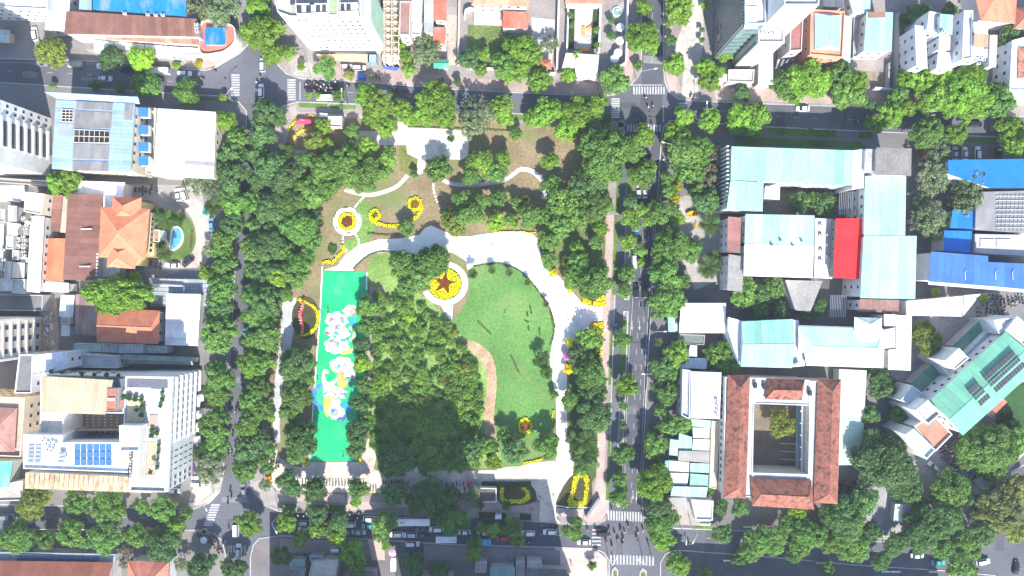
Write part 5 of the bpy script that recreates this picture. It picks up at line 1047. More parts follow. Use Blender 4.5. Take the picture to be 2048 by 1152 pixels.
LAND = [(90, 45, 'the white annex'), (240, 90, 'the awning row'), (440, 80, 'the corner shop'), (180, 180, 'the blue-roofed office'), (370, 220, 'the white hall'), (471, 170, 'the striped crosswalk'), (540, 30, 'the curved tower'), (690, 130, 'the tower canopy'), (782, 100, 'the tan frame'), (880, 128, 'the green kiosk'), (980, 90, 'the garden lawn'), (1092, 130, 'the red gatehouse'), (1165, 130, 'the white canopy'), (1240, 90, 'the cafe parasols'), (1300, 60, 'the avenue mouth'), (1390, 100, 'the grey forecourt'), (1480, 150, 'the roof hut'), (1570, 130, 'the car port'), (1650, 120, 'the orange-framed house'), (1755, 160, 'the small yard'), (1840, 140, 'the blue-grey roof'), (1890, 140, 'the party walls'), (1960, 130, 'the rusty roof'), (2030, 190, 'the white shop'), (1780, 320, 'the stair tower'), (1600, 290, 'the mint roof'), (1460, 300, 'the finned facade'), (670, 243, 'the toilet block'), (600, 250, 'the pink figure'), (850, 290, 'the upper plaza'), (1060, 360, 'the arched path'), (695, 443, 'the sunflower bed'), (790, 440, 'the spiral beds'), (760, 390, 'the thin footpath'), (889, 567, 'the star bed'), (970, 490, 'the white promenade'), (1080, 500, 'the promenade bend'), (1190, 630, 'the avenue gate'), (1150, 700, 'the pink blossom'), (612, 636, 'the red figure'), (665, 500, 'the heart hedge'), (665, 560, 'the court top'), (680, 640, 'the painted clouds'), (670, 800, 'the painted waves'), (665, 915, 'the court foot'), (670, 968, 'the bike row'), (905, 975, 'the crimson parasol'), (975, 990, 'the framed pavilion'), (1030, 985, 'the pavilion bed'), (1155, 980, 'the wedge bed'), (1050, 850, 'the oval bed'), (980, 760, 'the dirt path'), (1160, 890, 'the palm bed'), (1180, 1010, 'the sign wall'), (1250, 1032, 'the shop crosswalk'), (1250, 1120, 'the faded crosswalk'), (1405, 640, 'the vaulted canopy'), (1410, 790, 'the white shop house'), (1380, 900, 'the low shops'), (1400, 1020, 'the cyan shop'), (1355, 1010, 'the gate canopy'), (1345, 645, 'the teal greenhouse'), (1384, 428, 'the golden figure'), (1420, 490, 'the forecourt palms'), (1560, 880, 'the tiled courtyard'), (1560, 1010, 'the tiled wing'), (1705, 900, 'the pale shed'), (1800, 1025, 'the dark kiosk'), (1850, 870, 'the brown terrace'), (1975, 960, 'the slanted shelter'), (2010, 840, 'the hedge petals'), (1970, 610, 'the bike park'), (1890, 610, 'the white awning'), (1910, 470, 'the sky-blue roof'), (1600, 600, 'the dark courtyard'), (1620, 400, 'the shaded courtyard'), (1530, 690, 'the classroom block'), (355, 476, 'the fountain pool'), (250, 470, 'the orange villa'), (365, 640, 'the ribbed canopy'), (365, 580, 'the trellis roof'), (395, 800, 'the hotel parasols'), (350, 870, 'the hotel side'), (180, 970, 'the rusty eave'), (395, 960, 'the hotel corner'), (110, 1115, 'the lean-to panels'), (296, 1140, 'the small orange roof'), (410, 1080, 'the round planter'), (491, 668, 'the turquoise sedan'), (566, 650, 'the grey path'), (750, 680, 'the tan path'), (786, 1125, 'the box truck'), (827, 1043, 'the long bus'), (893, 1078, 'the minibus'), (959, 1083, 'the blue bus'), (640, 1140, 'the tan roof'), (595, 1127, 'the glass-roofed kiosk'), (1100, 1064, 'the pink corner'), (1272, 160, 'the arched lamp'), (1278, 383, 'the paired sedans'), (1282, 583, 'the paired SUVs'), (1272, 650, 'the lane arrows'), (1230, 345, 'the slip lane'), (1721, 1115, 'the shaded sedan'), (1500, 1053, 'the stone bench'), (1868, 934, 'the yard sedan'), (540, 956, 'the orange clump'), (545, 760, 'the lime bush'), (700, 1000, 'the pink pavement'), (480, 1100, 'the narrow crosswalk'), (120, 480, 'the brown hall'), (20, 1010, 'the brown terrace roof')]
def crown_of(t, rm): return 'G' if t in 'gk' else 'W' if t == 'w' else ('S' if rm < 2.9 else 'M' if rm < 5.2 else 'L' if rm < 8 else 'X')
def height_of(r): return 2.4 if r < 12 else 3.8 if r < 20 else 5.2 if r < 30 else 6.6 if r < 45 else 8.2
def tree_size(rm): return 'small ' if rm < 2.4 else 'slim ' if rm < 3.4 else 'large ' if rm > 6 else ''
def plant_trees():
    order = sorted(TREES, key=lambda a: -a[2]); single, rest = order[:298], order[298:]
    base = {}
    for a in single: base.setdefault(tree_size(a[2] / K) + LN[a[3]] + ' tree ' + a[4], []).append(a)
    for a in single:
        x, y, r, t, zone, group, squash, hc = a; rm = r / K; zc = hc or height_of(r); k = crown_of(t, rm)
        lab = tree_size(rm) + LN[t] + ' tree ' + zone
        if len(base[lab]) > 1: lab += ', by ' + min(LAND, key=lambda q: (q[0] - x) ** 2 + (q[1] - y) ** 2)[2]
        px, py = P(x, y, zc); o = root('tree', px, py, .13, lab, 'tree', group); s = (.92 if 'court' in zone else 1.0 if 'park between' in zone or 'star' in zone or 'busy' in zone or 'above' in zone else 1.08) * rm / NOM[k]; c = LC[t]; b_ = rt.uniform(.86, 1.14)
        link('crown', rt.choice(CR[k]), o, (0, 0, zc - .13), rt.uniform(0, 6.28) if squash == 1 else 0, (s * rt.uniform(.9, 1.1), s * squash * rt.uniform(.88, 1.1), s * min(1.15, .8 + .2 / max(s, .3))), tuple(q * b_ * rt.uniform(.95, 1.05) for q in c))
        w = rm / 4.5; link('trunk', rt.choice(TR), o, (0, 0, 0), rt.uniform(0, 6.28), (w, w, zc), (.12, .10, .08))
    joined_trees('small_trees', rest, 'mass of smaller trees and saplings filling the verges and gaps')
def joined_trees(name, lst, label):
    """many small crowns and stems as one object"""
    co, tone, tint = [], [], []; cache = {}; tv, tf = [], []
    for x, y, r, t, zone, group, squash, hc in lst:
        rm = r / K; zc = hc or height_of(r); k = crown_of(t, rm); me = rt.choice(CR[k])
        if me not in cache:
            n = len(me.vertices); a = np.empty(n * 3, np.float32); me.vertices.foreach_get('co', a); b = np.empty(n, np.float32); me.attributes['tone'].data.foreach_get('value', b); cache[me] = (a.reshape(-1, 3), b)
        a, b = cache[me]; s = 1.03 * rm / NOM[k]; th = rt.uniform(0, 6.28); px, py = P(x, y, zc)
        q = np.stack([(a[:, 0] * math.cos(th) - a[:, 1] * math.sin(th)) * s + px, (a[:, 0] * math.sin(th) + a[:, 1] * math.cos(th)) * s + py, a[:, 2] * s + zc], 1)
        co.append(q); j = rt.uniform(.85, 1.15); tone.append(b[::4] * j); c = LC[t]; tint.append(np.tile([c[0], c[1], c[2], 1], (len(a), 1)))
        tube([(px, py, .05), (px, py, zc)], [.16, .08], 5, tv, tf)
    me = quads_mesh(name, np.concatenate(co), np.concatenate(tone), 'leafmix')
    at = me.attributes.new('tint', 'FLOAT_COLOR', 'POINT'); at.data.foreach_set('color', np.concatenate(tint).astype(np.float32).ravel())
    o = tag(link(name, me), label, None, None, 'stuff'); ORG[o] = Vector((0, 0, 0)); O('stems', tv, tf, 'bark', (.12, .10, .08), o); return o
trees('on the pavement before the brown market hall', '100,103,32,o 223,115,26,d 283,118,26,l 353,130,9,l 397,127,8,y')
trees('on the kerb beside the blue-roofed office', '293,170,27,m 190,170,13,d 241,177,10,d 373,185,27,m 104,172,7,m 446,195,8,l')
trees('over the blue hall corner', '400,4,38,g 447,22,36,g')
trees('along the side street by the white tower block', '525,65,38,b 518,10,26,b 497,62,22,b 545,108,24,b 577,105,16,b 602,133,9,l 650,135,20,m 698,150,11,o 742,153,5,m')
trees('in front of the walled villas', '802,85,14,b 812,113,14,b 817,140,16,b 855,98,36,g 938,118,20,d 965,108,14,b 963,140,14,b 1008,130,25,m 915,163,9,d 1040,97,28,b 1040,140,22,b 1077,158,24,b 1100,88,18,g 1152,112,13,b 1137,150,18,b 1230,160,28,m 1276,130,10,m 1143,50,7,m 1140,30,7,d 1193,60,8,m 1195,90,7,m 1222,70,10,d 1222,40,8,d 1060,110,24,b 1020,152,16,b')
trees('lining the avenue beyond the arched lamp', '1287,15,17,b 1285,75,32,b 1270,68,18,b 1298,68,18,b 1358,18,29,b 1336,47,8,m 1349,128,23,b 1342,80,12,d')
trees('beneath the glass tower', '1412,133,20,b 1420,162,20,b 1450,107,18,b 1434,145,18,b 1484,185,18,d 1409,10,9,l 1404,80,6,d 1404,60,6,d')
trees('on the pavement by the narrow houses', '1566,170,27,m 1613,160,38,b 1642,172,22,b 1590,188,18,m 1680,148,28,m 1685,190,26,m 1718,163,20,b 1712,193,22,m 1742,210,12,d 1823,135,16,b 1812,160,20,b 1846,162,28,b 1886,150,20,b 1796,192,20,m 1870,197,30,b 1920,187,42,b 1940,160,32,b 1946,207,32,b 2000,203,30,m 1905,215,24,b 1980,185,22,b')
trees('in the gaps between the narrow houses', '1836,30,26,d 1900,20,15,d 2020,72,22,d 1812,40,14,d')
trees('on the verge beside the school', '1750,245,20,b 1783,228,28,b 1812,217,20,b 1853,262,33,m 1916,265,22,b 2016,258,28,b 2042,287,30,b 1568,262,8,m 1620,263,8,m 1662,266,8,m 1422,240,24,b 1480,238,28,b 1507,255,22,b 1520,230,24,b 1497,225,22,b 1890,275,14,d')
trees('along the park edge facing the villas', '732,190,24,b 757,213,30,b 745,235,20,b 770,252,20,b 805,217,26,b 818,236,18,b 872,200,34,b 885,232,30,b 845,228,24,b 948,226,35,g 945,258,24,g 1002,215,26,b 1012,237,18,b 1084,230,30,b 1114,218,20,b 1157,228,34,b 1188,212,28,b 1134,257,26,b 1032,268,14,m 1214,243,12,d 617,192,7,l 635,190,7,l 678,193,13,m 683,213,5,m 1065,238,18,b')
trees('at the park corner by the pink display', '704,265,18,m 645,255,18,l 630,283,20,o 650,290,16,l')
trees('in the park between plaza and sunflower bed', '692,318,38,m 645,338,32,m 735,293,20,b 732,350,34,m 660,365,30,m 778,317,22,w 700,350,28,w 610,320,20,m 875,335,28,m 962,323,28,b 942,350,22,m 990,343,26,m 1005,320,20,b 828,348,9,d 1100,323,20,b 1104,370,22,m 814,456,17,m 898,437,22,o 914,458,18,o 942,427,32,m 992,444,20,l 962,404,20,m 995,397,18,m 925,400,22,m 1034,405,16,w 1025,440,18,w 1060,432,24,m 1085,430,20,m 605,380,28,m 640,375,24,m 768,345,18,w')
trees('beside the white promenade near the avenue', '1175,372,34,d 1124,404,32,w 1190,411,34,m 1117,450,28,m 1097,480,22,m 1200,457,18,b 1194,486,15,m 1154,497,16,b 1097,520,17,m 1157,524,22,m 1147,557,22,m 1187,560,34,m 1170,540,24,m 1150,430,26,w 1180,677,26,w 1157,712,22,g 1177,744,32,m 1160,690,18,m')
tree(1210, 310, 57, 'm', 'with broad round crown at the park corner of the avenue', None)
trees('around the star flower bed', '865,522,34,m 802,530,28,m 845,557,28,m 812,574,22,m 830,535,22,m 880,510,20,m')
trees('lining the narrow road on the hotel side', '450,243,22,b 473,275,22,m 465,305,28,d 467,350,30,d 395,360,28,g 440,335,20,d 467,414,24,m 463,450,24,d 443,487,28,m 413,547,18,l 450,530,26,m 447,574,30,m 437,614,28,d 433,667,38,m 437,754,30,m 433,790,26,m 427,851,30,m 430,898,26,m 420,938,32,g 400,905,16,d 465,380,20,d 425,380,20,g 418,500,16,g 455,395,20,m 436,555,22,m 440,640,24,m')
trees('lining the narrow road on the park side', '535,230,30,d 525,268,30,d 542,333,35,d 572,352,32,d 515,310,22,d 503,404,24,m 507,494,26,m 503,544,18,m 503,590,22,m 505,632,24,m 505,677,22,m 500,727,28,b 497,801,26,m 497,848,26,m 497,898,28,d 490,941,26,m 539,414,32,d 532,494,34,d 529,540,26,d 529,604,30,d 532,674,30,m 519,727,25,m 544,727,10,l 520,780,24,m 520,818,22,m 522,880,20,d 538,935,14,m 530,970,14,g 542,835,10,l 540,900,14,m 515,360,22,d 530,455,24,d 525,640,22,m 516,760,18,m 512,700,16,m 510,860,18,m 525,920,14,m 508,450,18,m')
trees('between the narrow road and the green court', '585,404,32,m 629,397,28,m 595,450,38,m 622,440,24,d 622,482,22,m 595,544,36,m 555,552,24,l 575,500,26,m 560,440,24,d 595,724,42,d 595,788,36,m 582,818,26,m 598,878,42,d 590,915,22,m 572,960,24,d 588,978,22,d 570,590,18,m 612,510,20,m 610,760,22,m')
trees('along the shaded side of the green court', '735,614,28,m 735,650,24,m 725,727,20,l 722,808,24,d 718,868,32,d 712,900,22,d 725,770,22,m 722,690,18,d 730,840,20,m')
tree(237, 588, 66, 'b', 'with broad dome beside the orange gabled house', None, .58)
trees('behind the slab tower', '140,363,30,b 115,367,22,b')
trees('in the two rows below the hotel', '70,1001,32,o 153,1008,28,m 213,1015,34,m 283,1011,16,m 327,1021,28,m 372,1028,14,m 350,1055,22,b 33,1071,32,m 90,1078,22,m 143,1068,28,m 207,1075,32,m 270,1071,24,m 327,1088,34,d 300,1075,18,m 360,1128,16,g 403,1131,32,d 250,1100,16,k 253,1125,16,k 175,1085,16,d 55,1095,14,d 10,1085,18,m')
trees('at the junction with the round planters', '498,1047,24,b 468,1138,26,d')
trees('on the busy road by the traffic queue', '575,1045,22,b 602,1078,18,b 635,1031,20,d 635,1057,20,b 678,1045,24,d 675,1075,23,b 708,1108,26,b 712,1130,20,b 562,1111,22,d 768,1045,28,m 762,1068,18,m 772,1091,10,b 828,1128,26,d 948,1085,16,m 948,1108,16,b 962,1055,12,m 985,1061,15,b 1012,1061,12,m 1030,1050,14,d 1034,1078,17,b 1022,1040,12,m 880,1145,20,d 1184,1131,10,m')
trees('above the parked motorbikes', '628,980,24,d 715,980,22,m 712,1003,12,b 785,988,27,d 872,1000,42,d 905,1040,34,m 850,985,24,d 948,1000,16,g 948,978,14,g 1146,1058,25,m 640,965,12,d 830,1010,20,d')
trees('on the shaded lawn by the lower plaza', '785,918,36,d 935,900,25,d 988,925,16,l 1094,891,27,m 1030,900,25,d 1108,790,10,m 1090,745,10,d 1008,870,16,m 975,890,18,m')
trees('in the planting between promenade and avenue', '1140,801,20,m 1184,788,28,d 1190,831,34,d 1165,850,16,d 1160,940,14,m 1185,925,14,m 1195,760,20,d')
trees('on the avenue median', '1288,272,24,b 1270,305,20,m 1285,350,28,m 1298,335,16,b 1257,434,17,b 1284,420,15,b 1297,437,16,b 1260,404,14,d 1257,484,17,b 1280,500,14,m 1282,524,11,b 1254,547,18,m 1250,580,16,m 1272,450,12,m 1244,680,20,m 1254,772,22,b 1247,812,10,m 1246,906,22,m 1240,961,18,m 1239,995,20,m 1245,850,9,d')
trees('on the avenue pavement across from the park', '1367,233,22,b 1347,265,20,b 1372,277,20,b 1375,310,36,m 1400,297,30,m 1377,337,30,m 1334,357,15,m 1440,312,20,k 1418,350,26,k 1357,374,10,y 1350,398,13,y 1345,380,10,l 1324,424,24,m 1357,437,14,l 1344,487,36,m 1377,500,24,m 1324,510,22,m 1334,550,30,m 1364,560,18,m 1330,600,34,m 1350,610,22,m 1314,625,14,d 1335,385,16,m 1417,404,28,d 1395,380,18,m 1354,707,24,b 1324,734,26,d 1344,747,18,m 1334,788,24,m 1320,822,16,m 1338,851,22,m 1367,845,20,m 1310,891,26,m 1308,965,34,b 1314,1015,28,d 1320,1048,28,m 1324,1078,24,b 1345,1035,16,m 1318,770,18,d 1320,925,16,d 1330,285,12,m 1312,860,12,d')
trees('among the school wings', '1596,404,22,d 1649,407,24,d 1487,584,30,m 1524,590,20,d 1520,620,20,d 1546,577,22,m 1560,620,18,d 1636,614,20,d 1625,400,16,m 1437,704,26,m 1454,731,24,m 1610,630,12,d')
trees('over the blue roofs', '1876,310,26,g 1870,350,36,g 1943,357,34,g 1856,434,38,g 1929,400,38,g 1870,455,28,g 1845,400,20,g')
trees('with round crown beside the white school block', '1856,680,33,o')
trees('by the bike park and white awning', '1966,597,10,l 1870,584,9,l 1763,770,29,d 1740,830,20,d 1800,828,20,m')
trees('around the tiled courtyard building', '1563,850,29,o 1440,1015,18,d 1480,1015,22,d 1420,981,10,m 1597,1027,20,l 1766,925,62,d 1745,890,34,d 1800,960,36,d 1730,1000,30,d')
trees('on the shaded road below the tiled courtyard', '1445,1068,20,d 1518,1080,36,m 1546,1085,34,m 1622,1065,38,m 1690,1035,48,d 1703,1085,38,m 1660,1085,26,m 1357,1128,28,b 1410,1150,16,b 1783,1098,20,d 1656,1138,16,m 1590,1110,18,d 1480,1118,18,d 1740,1062,26,d 1600,1095,28,m 1500,1102,26,m 1800,1082,26,d 1885,1097,24,m 1762,1122,20,d 1580,1050,22,m 1660,1020,26,d')
trees('around the slanted green-roofed building', '1856,1050,40,d 1903,978,36,m 1900,1035,30,d 1970,895,48,m 2008,900,30,m 1935,915,26,m 2003,1020,46,a 2033,1058,24,o 1922,1135,28,m 1960,1010,24,d 2030,850,10,m 1985,938,28,m 2040,975,28,a 1965,1062,30,d 1930,1080,24,m 1835,1085,22,d 2035,880,26,m 1990,870,24,m 1945,1100,20,m 1820,985,26,d 1880,1010,22,d 1840,1010,18,d')
# grove between court and lawn
gp = pts('752,585 800,590 830,600 870,640 905,655 922,690 950,735 962,790 962,840 966,880 985,905 985,925 920,935 800,940 752,900 748,800 752,700')
rg = random.Random(11); spots = []
for tries in range(9000):
    x, y = rg.uniform(745, 1005), rg.uniform(580, 940)
    if inside(x, y, gp) and all((x - a) ** 2 + (y - b) ** 2 > 17.5 ** 2 for a, b in spots) and (x - 858) ** 2 + (y - 722) ** 2 > 20 ** 2: spots.append((x, y))
plant_trees()
joined_trees('grove', [(x, y, rg.uniform(10.5, 16), 'w' if rg.random() < .9 else rg.choice('wwol'), '', None, 1, rg.choice((1.0, 1.2, 1.4, 1.7, 2.0, 2.4))) for x, y in spots], 'dense feathery grove between the green court and big lawn')

# palms
def frond_mesh(L=2.6):
    rng = np.random.default_rng(5); v, f = tube([(0, 0, 0), (L * .4, 0, .45), (L * .75, 0, .35), (L, 0, -.15)], [.05, .04, .03, .01], 4)
    for i in range(13):
        t = .12 + .85 * i / 13; x = L * t; z = .95 * t - 1.1 * t * t * 1.0; ln = .75 * math.sin(math.pi * min(1, t * .8 + .2)) + .15
        for s in (-1, 1):
            b = len(v); v += [(x - .09, 0, z), (x + .09, 0, z), (x + .34, s * ln, z - .22), (x + .24, s * ln, z - .22)]; f.append((b, b + 1, b + 2, b + 3))
    me = new_mesh('frond', v, f, 'leaf'); at = me.attributes.new('tone', 'FLOAT', 'POINT'); at.data.foreach_set('value', [1.0] * len(v)); return me
FR = frond_mesh(); PT = new_mesh('trunk', *tube([(0, 0, -.05), (.03, .02, .5), (.0, .04, 1)], [.2, .15, .12], 8), 'bark')
def palm(x, y, r, zone, group, col=(.085, .15, .04), h=None):
    zc = h or (2.5 if r < 10 else 4 if r < 17 else 5.5); px, py = P(x, y, zc); o = root('palm_tree', px, py, .13, f'palm with arching fronds {zone}', 'palm', group)
    link('trunk', PT, o, (0, 0, 0), 0, (1, 1, zc - .1), (.2, .17, .13)); n = 13; s = r / K / 2.6
    for k in range(n):
        q = link('frond', FR, o, (0, .04, zc - .13), 0, (s, s, s), tuple(c * rt.uniform(.85, 1.2) for c in col)); q.rotation_euler = (0, rt.uniform(-.55, .3), k * 2.4 + rt.uniform(-.2, .2))
for zone, l in (('by the pink corner display', ((572, 303, 18),)), ('on the upper plaza', ((902, 277, 9),)), ('around the oval fountain pool', ((427, 414, 20), (333, 440, 22), (358, 437, 15), (330, 507, 17), (318, 430, 16), (322, 490, 12))),
                ('before the school forecourt', ((1420, 450, 22), (1417, 534, 25), (1428, 515, 16), (1317, 684, 10))), ('at the edge of the big lawn', ((1084, 717, 13), (1074, 724, 10), (1094, 745, 14), (945, 548, 11), (984, 540, 9), (1018, 545, 8), (1055, 565, 7), (1092, 608, 7))),
                ('in the bed by the lower promenade', ((1147, 878, 18), (1174, 880, 22), (1167, 908, 21), (1150, 900, 14), (1185, 905, 15))), ('in the shaded school courtyard', ((1592, 372, 9), (1622, 372, 9))), ('among the narrow houses', ((1820, 87, 12),)), ('beside the framed glass pavilion', ((1013, 1012, 11), (960, 1010, 10)))):
    for x, y, r in l: palm(x, y, r, zone, 'palms ' + zone)

# hedges, shrubs and clipped shapes
def hedge_mesh(poly, h, seed=0, dens=14):
    rng = np.random.default_rng(seed); xs = np.array(poly); lo, hi = xs.min(0), xs.max(0); n = int(dens * (hi[0] - lo[0]) * (hi[1] - lo[1])) + 30
    q = rng.uniform(lo, hi, (n, 2)); q = np.array([a for a in q if inside(a[0], a[1], poly)])
    pos = np.c_[q, h * rng.uniform(.7, 1.05, len(q))]; nr = rng.normal(size=(len(q), 3)) * .5 + np.array([0, 0, 1])
    return pos, nr, rng
def hedge(name, label, cat, poly, h, col, group=None, dens=14):
    p = ccw(poly); c = cen(p); o = root(name, c[0], c[1], .13, label, cat, group)
    v, f = prism(inset(p, .05), .13, .13 + h * .8); b = O('body', v, f, 'grass', tuple(x * .8 for x in col), o)
    pos, nr, rng = hedge_mesh([(a[0] - c[0], a[1] - c[1]) for a in p], h, int(abs(c[0] * 7)) % 999, dens)
    if len(pos): link('foliage', quads_mesh('foliage', leaf_quads(pos, nr, .2 * rng.uniform(.7, 1.4, len(pos)), rng), rng.uniform(.75, 1.25, len(pos)), 'leaf'), o, (0, 0, 0), 0, None, col)['kind'] = 'stuff'
    return o
hl = lambda s, w: ribbon([P(*a) for a in smooth(pts(s), 4, False)], w)
hedge('heart_hedge', 'small heart-shaped clipped hedge by the promenade', 'hedge', [P(*a) for a in smooth(pts('665,510 657,500 659,491 666,488 668,492 673,490 675,496 671,506'), 3)], .7, (.06, .13, .03))
for s, l in (('707,538 725,520 748,506 780,503 820,508 836,512', 'low hedge along the inner curve of the promenade'), ('946,533 990,526 1020,532 1050,550 1080,587 1100,618 1110,655', 'low hedge edging the big lawn beside the promenade'), ('955,641 968,655 982,668', 'straight clipped hedge line on the big lawn'), ('1022,711 1038,746', 'thin hedge line on the lawn near the palms'), ('735,466 775,470 810,466', 'clipped hedge beside the spiral flower beds'), ('815,254 935,258 1024,262', 'hedge behind the upper plaza'), ('1100,620 1106,650 1107,670 1100,690', 'rusty hedge bulge where promenade bends')): hedge('hedge', l, 'hedge', hl(s, .55), .3, (.12, .16, .05))
for s in ('1060,610 1063,628', '1053,622 1056,634', '1048,640 1057,645', '1078,655 1080,672', '1056,652 1058,662'): hedge('lawn_shrub', 'slim dark shrub clump on the worn patch of the big lawn', 'shrub', hl(s, .45), .2, (.08, .14, .05), 'shrub clumps on the lawn')
for k in range(6):
    a = k * math.pi / 3; cx, cy = 2010 + 14 * math.cos(a), 843 + 14 * math.sin(a)
    hedge('hedge_petal', 'dark petal-shaped hedge ring on the lawn by the green roof', 'hedge', [P(cx + 8 * math.cos(t) * math.cos(a) - 5 * math.sin(t) * math.sin(a), cy + 8 * math.cos(t) * math.sin(a) + 5 * math.sin(t) * math.cos(a)) for t in np.linspace(0, 6.28, 13)[:-1]], .7, (.02, .055, .02), 'hedge petals')
for s, l in (('964,968 1062,968', 'dark hedge behind the framed pavilion'), ('1155,448 1158,452', 'round clipped bush in the planting by the avenue'), ('1144,20 1142,98', 'planted strip along the court wall'), ('1192,22 1188,98', 'olive planted strip on the other court wall'), ('958,1029 1012,1031', 'dark hedge strip at the road edge'), ('1040,1032 1062,1034', 'short hedge at the road edge')): hedge('hedge', l, 'hedge', hl(s, 1.9 if 'round' not in l else 3.6), .8, (.05, .10, .03))

# ------------------------------------------------------------------ flower beds
def dome_mesh(pos, r, rng, tone):
    n = len(pos); K6 = 6; an = np.arange(K6) * 2 * math.pi / K6
    co = np.zeros((n, K6 * 2 + 1, 3)); 
    for k in range(K6):
        co[:, k] = pos + np.stack([r * math.cos(an[k]), r * math.sin(an[k]), np.zeros(n)], 1)
        co[:, K6 + k] = pos + np.stack([r * .72 * math.cos(an[k] + .5), r * .72 * math.sin(an[k] + .5), r * .75], 1)
    co[:, 12] = pos + np.stack([np.zeros(n), np.zeros(n), r * 1.05], 1)
    base = []
    for k in range(K6): base += [(k, (k + 1) % K6, 6 + (k + 1) % K6, 6 + k)]
    tri = [(6 + k, 6 + (k + 1) % K6, 12) for k in range(K6)]
    faces = [tuple(13 * i + a for a in q) for i in range(n) for q in base + tri]
    me = bpy.data.meshes.new('flowers'); me.from_pydata(co.reshape(-1, 3).tolist(), [], faces); me.materials.append(M['flower'])
    at = me.attributes.new('tone', 'FLOAT', 'POINT'); at.data.foreach_set('value', np.repeat(tone, 13).astype(np.float32)); me.update(); return me
YEL = (.82, .75, .003); BROWN = (.22, .075, .02)
def bed(label, areas, soil=None, cat='flower bed', name='flower_bed', group=None, step=.36, h=.35):
    """areas: (outer px polygon, inner px polygon or None, colour)"""
    c = P(*cen(areas[0][0])); o = root(name, c[0], c[1], .13, label, cat, group); rng = np.random.default_rng(int(abs(c[0] * 13 + c[1] * 7)))
    for i, (out, inn, col) in enumerate(areas):
        p = [(P(*a)[0] - c[0], P(*a)[1] - c[1]) for a in out]; q = [(P(*a)[0] - c[0], P(*a)[1] - c[1]) for a in inn] if inn else None
        xs = np.array(p); lo, hi = xs.min(0), xs.max(0)
        g = [(x + rng.uniform(-.14, .14), y + rng.uniform(-.14, .14)) for x in np.arange(lo[0], hi[0], step) for y in np.arange(lo[1], hi[1], step)]
        g = [a for a in g if inside(a[0], a[1], p) and not (q and inside(a[0], a[1], q))]
        if not g: continue
        n = len(g); pos = np.c_[np.array(g), np.full(n, .12)]; r = step * .62 * rng.uniform(.7, 1.25, n)
        link('flowers', dome_mesh(pos, r, rng, rng.uniform(.75, 1.2, n)), o, (0, 0, h - .15), 0, None, col)['kind'] = 'stuff'
    sp = soil or areas[0][0]; v, f = prism([P(*a) for a in sp], .13, .13 + h * .5); O('soil', v, f, 'soil', (.06, .06, .025), o)
    return o
ell = lambda cx, cy, rx, ry, n=28: [(cx + rx * math.cos(a), cy + ry * math.sin(a)) for a in np.linspace(0, 2 * math.pi, n + 1)[:-1]]
band_px = lambda s, w: ribbon(smooth(pts(s), 5, False), w)
# sunflower roundel on its white ring
lay('ring_path', ell(695, 443, 28.5, 28.5, 40), Z3, 'whitepath', WHT)
bed('round sunflower bed of yellow blooms and brown centre on white ring', [(ell(695, 443, 19, 19), ell(695, 443, 11, 11), YEL), (ell(695, 443, 11, 11), None, BROWN)])
for k in range(6):
    a = k * 1.047 + .4; x, y = 695 + 25.5 * math.cos(a), 443 + 25.5 * math.sin(a); t = root('curved_bench', *P(x, y), .18, 'small grey bench on the ring around the sunflower bed', 'bench', 'ring benches', -a + math.pi / 2)
    link('seat', new_mesh('seat', *bx(-.8, -.2, .35, .8, .2, .45), 'concrete'), t, (0, 0, 0), 0, None, (.4, .42, .45)); [link('leg', new_mesh('leg', *bx(s - .1, -.18, 0, s + .1, .18, .35), 'concrete'), t, (0, 0, 0), 0, None, (.35, .35, .37)) for s in (-.6, .6)]
# star bed
v_ = ccw([P(*a) for a in ell(889, 567, 47, 44, 56)]); q_ = [P(*a) for a in ell(889, 567, 35, 33, 56)]
rp = O('ring_path', [(a[0], a[1], .186) for a in v_] + [(a[0], a[1], .186) for a in ccw(q_)], [(i, (i + 1) % 56, 56 + (i + 1) % 56, 56 + i) for i in range(56)], 'whitepath', WHT); tag(rp, kind='structure')
lay('footpath', '880,608 906,608 904,640 898,638', Z4, 'whitepath', WHT)
lay('lawn', ell(889, 567, 35, 33), Z4, 'grass', (.05, .09, .02))
star = [(889 + (23 if i % 2 == 0 else 9) * math.sin(i * math.pi / 5 + .18), 566 - (23 if i % 2 == 0 else 9) * math.cos(i * math.pi / 5 + .18)) for i in range(10)]
bed('round yellow flower bed with a dark red star', [(ell(889, 567, 33, 31), star, YEL), (star, None, (.26, .07, .015))], ell(889, 567, 33, 31), step=.3)
# spiral beds
bed('small coiled yellow flower ring at the spiral end', [(ell(750, 430, 12, 12), ell(750, 430, 6, 6), YEL), (ell(750, 430, 5, 5), None, (.16, .17, .03))])
bed('larger coiled yellow flower ring at the spiral end', [(ell(830, 408, 15, 15), ell(830, 408, 9, 9), YEL), (ell(830, 408, 9, 9), None, (.28, .15, .02))])
bed('curving yellow flower ribbon joining the spiral rings', [(band_px('741,434 746,442 756,447 770,451 788,452 804,450', 6.5), None, YEL)])
bed('yellow flower ribbon trailing from the larger spiral ring', [(band_px('844,412 841,424 834,433 825,440 814,446 804,450', 6.5), None, YEL)])
bed('tiny yellow flower ring under the trees', [(ell(1051, 400, 9, 9), ell(1051, 400, 4.5, 4.5), YEL), (ell(1051, 400, 4, 4), None, BROWN)])
bed('wavy yellow flower border by the promenade start', [(band_px('646,528 655,522 664,526 672,517 680,508 688,502 685,490', 6), None, YEL)])
bed('oval yellow flower bed with brown centre on the lawn', [(ell(1050, 851, 15, 17), ell(1050, 851, 9, 11), YEL), (ell(1050, 851, 9, 11), None, (.3, .13, .02))])
bed('half-round yellow flower ring beside the promenade planting', [(arcp(1134, 523, 7, 12, 70, 300), None, YEL)])
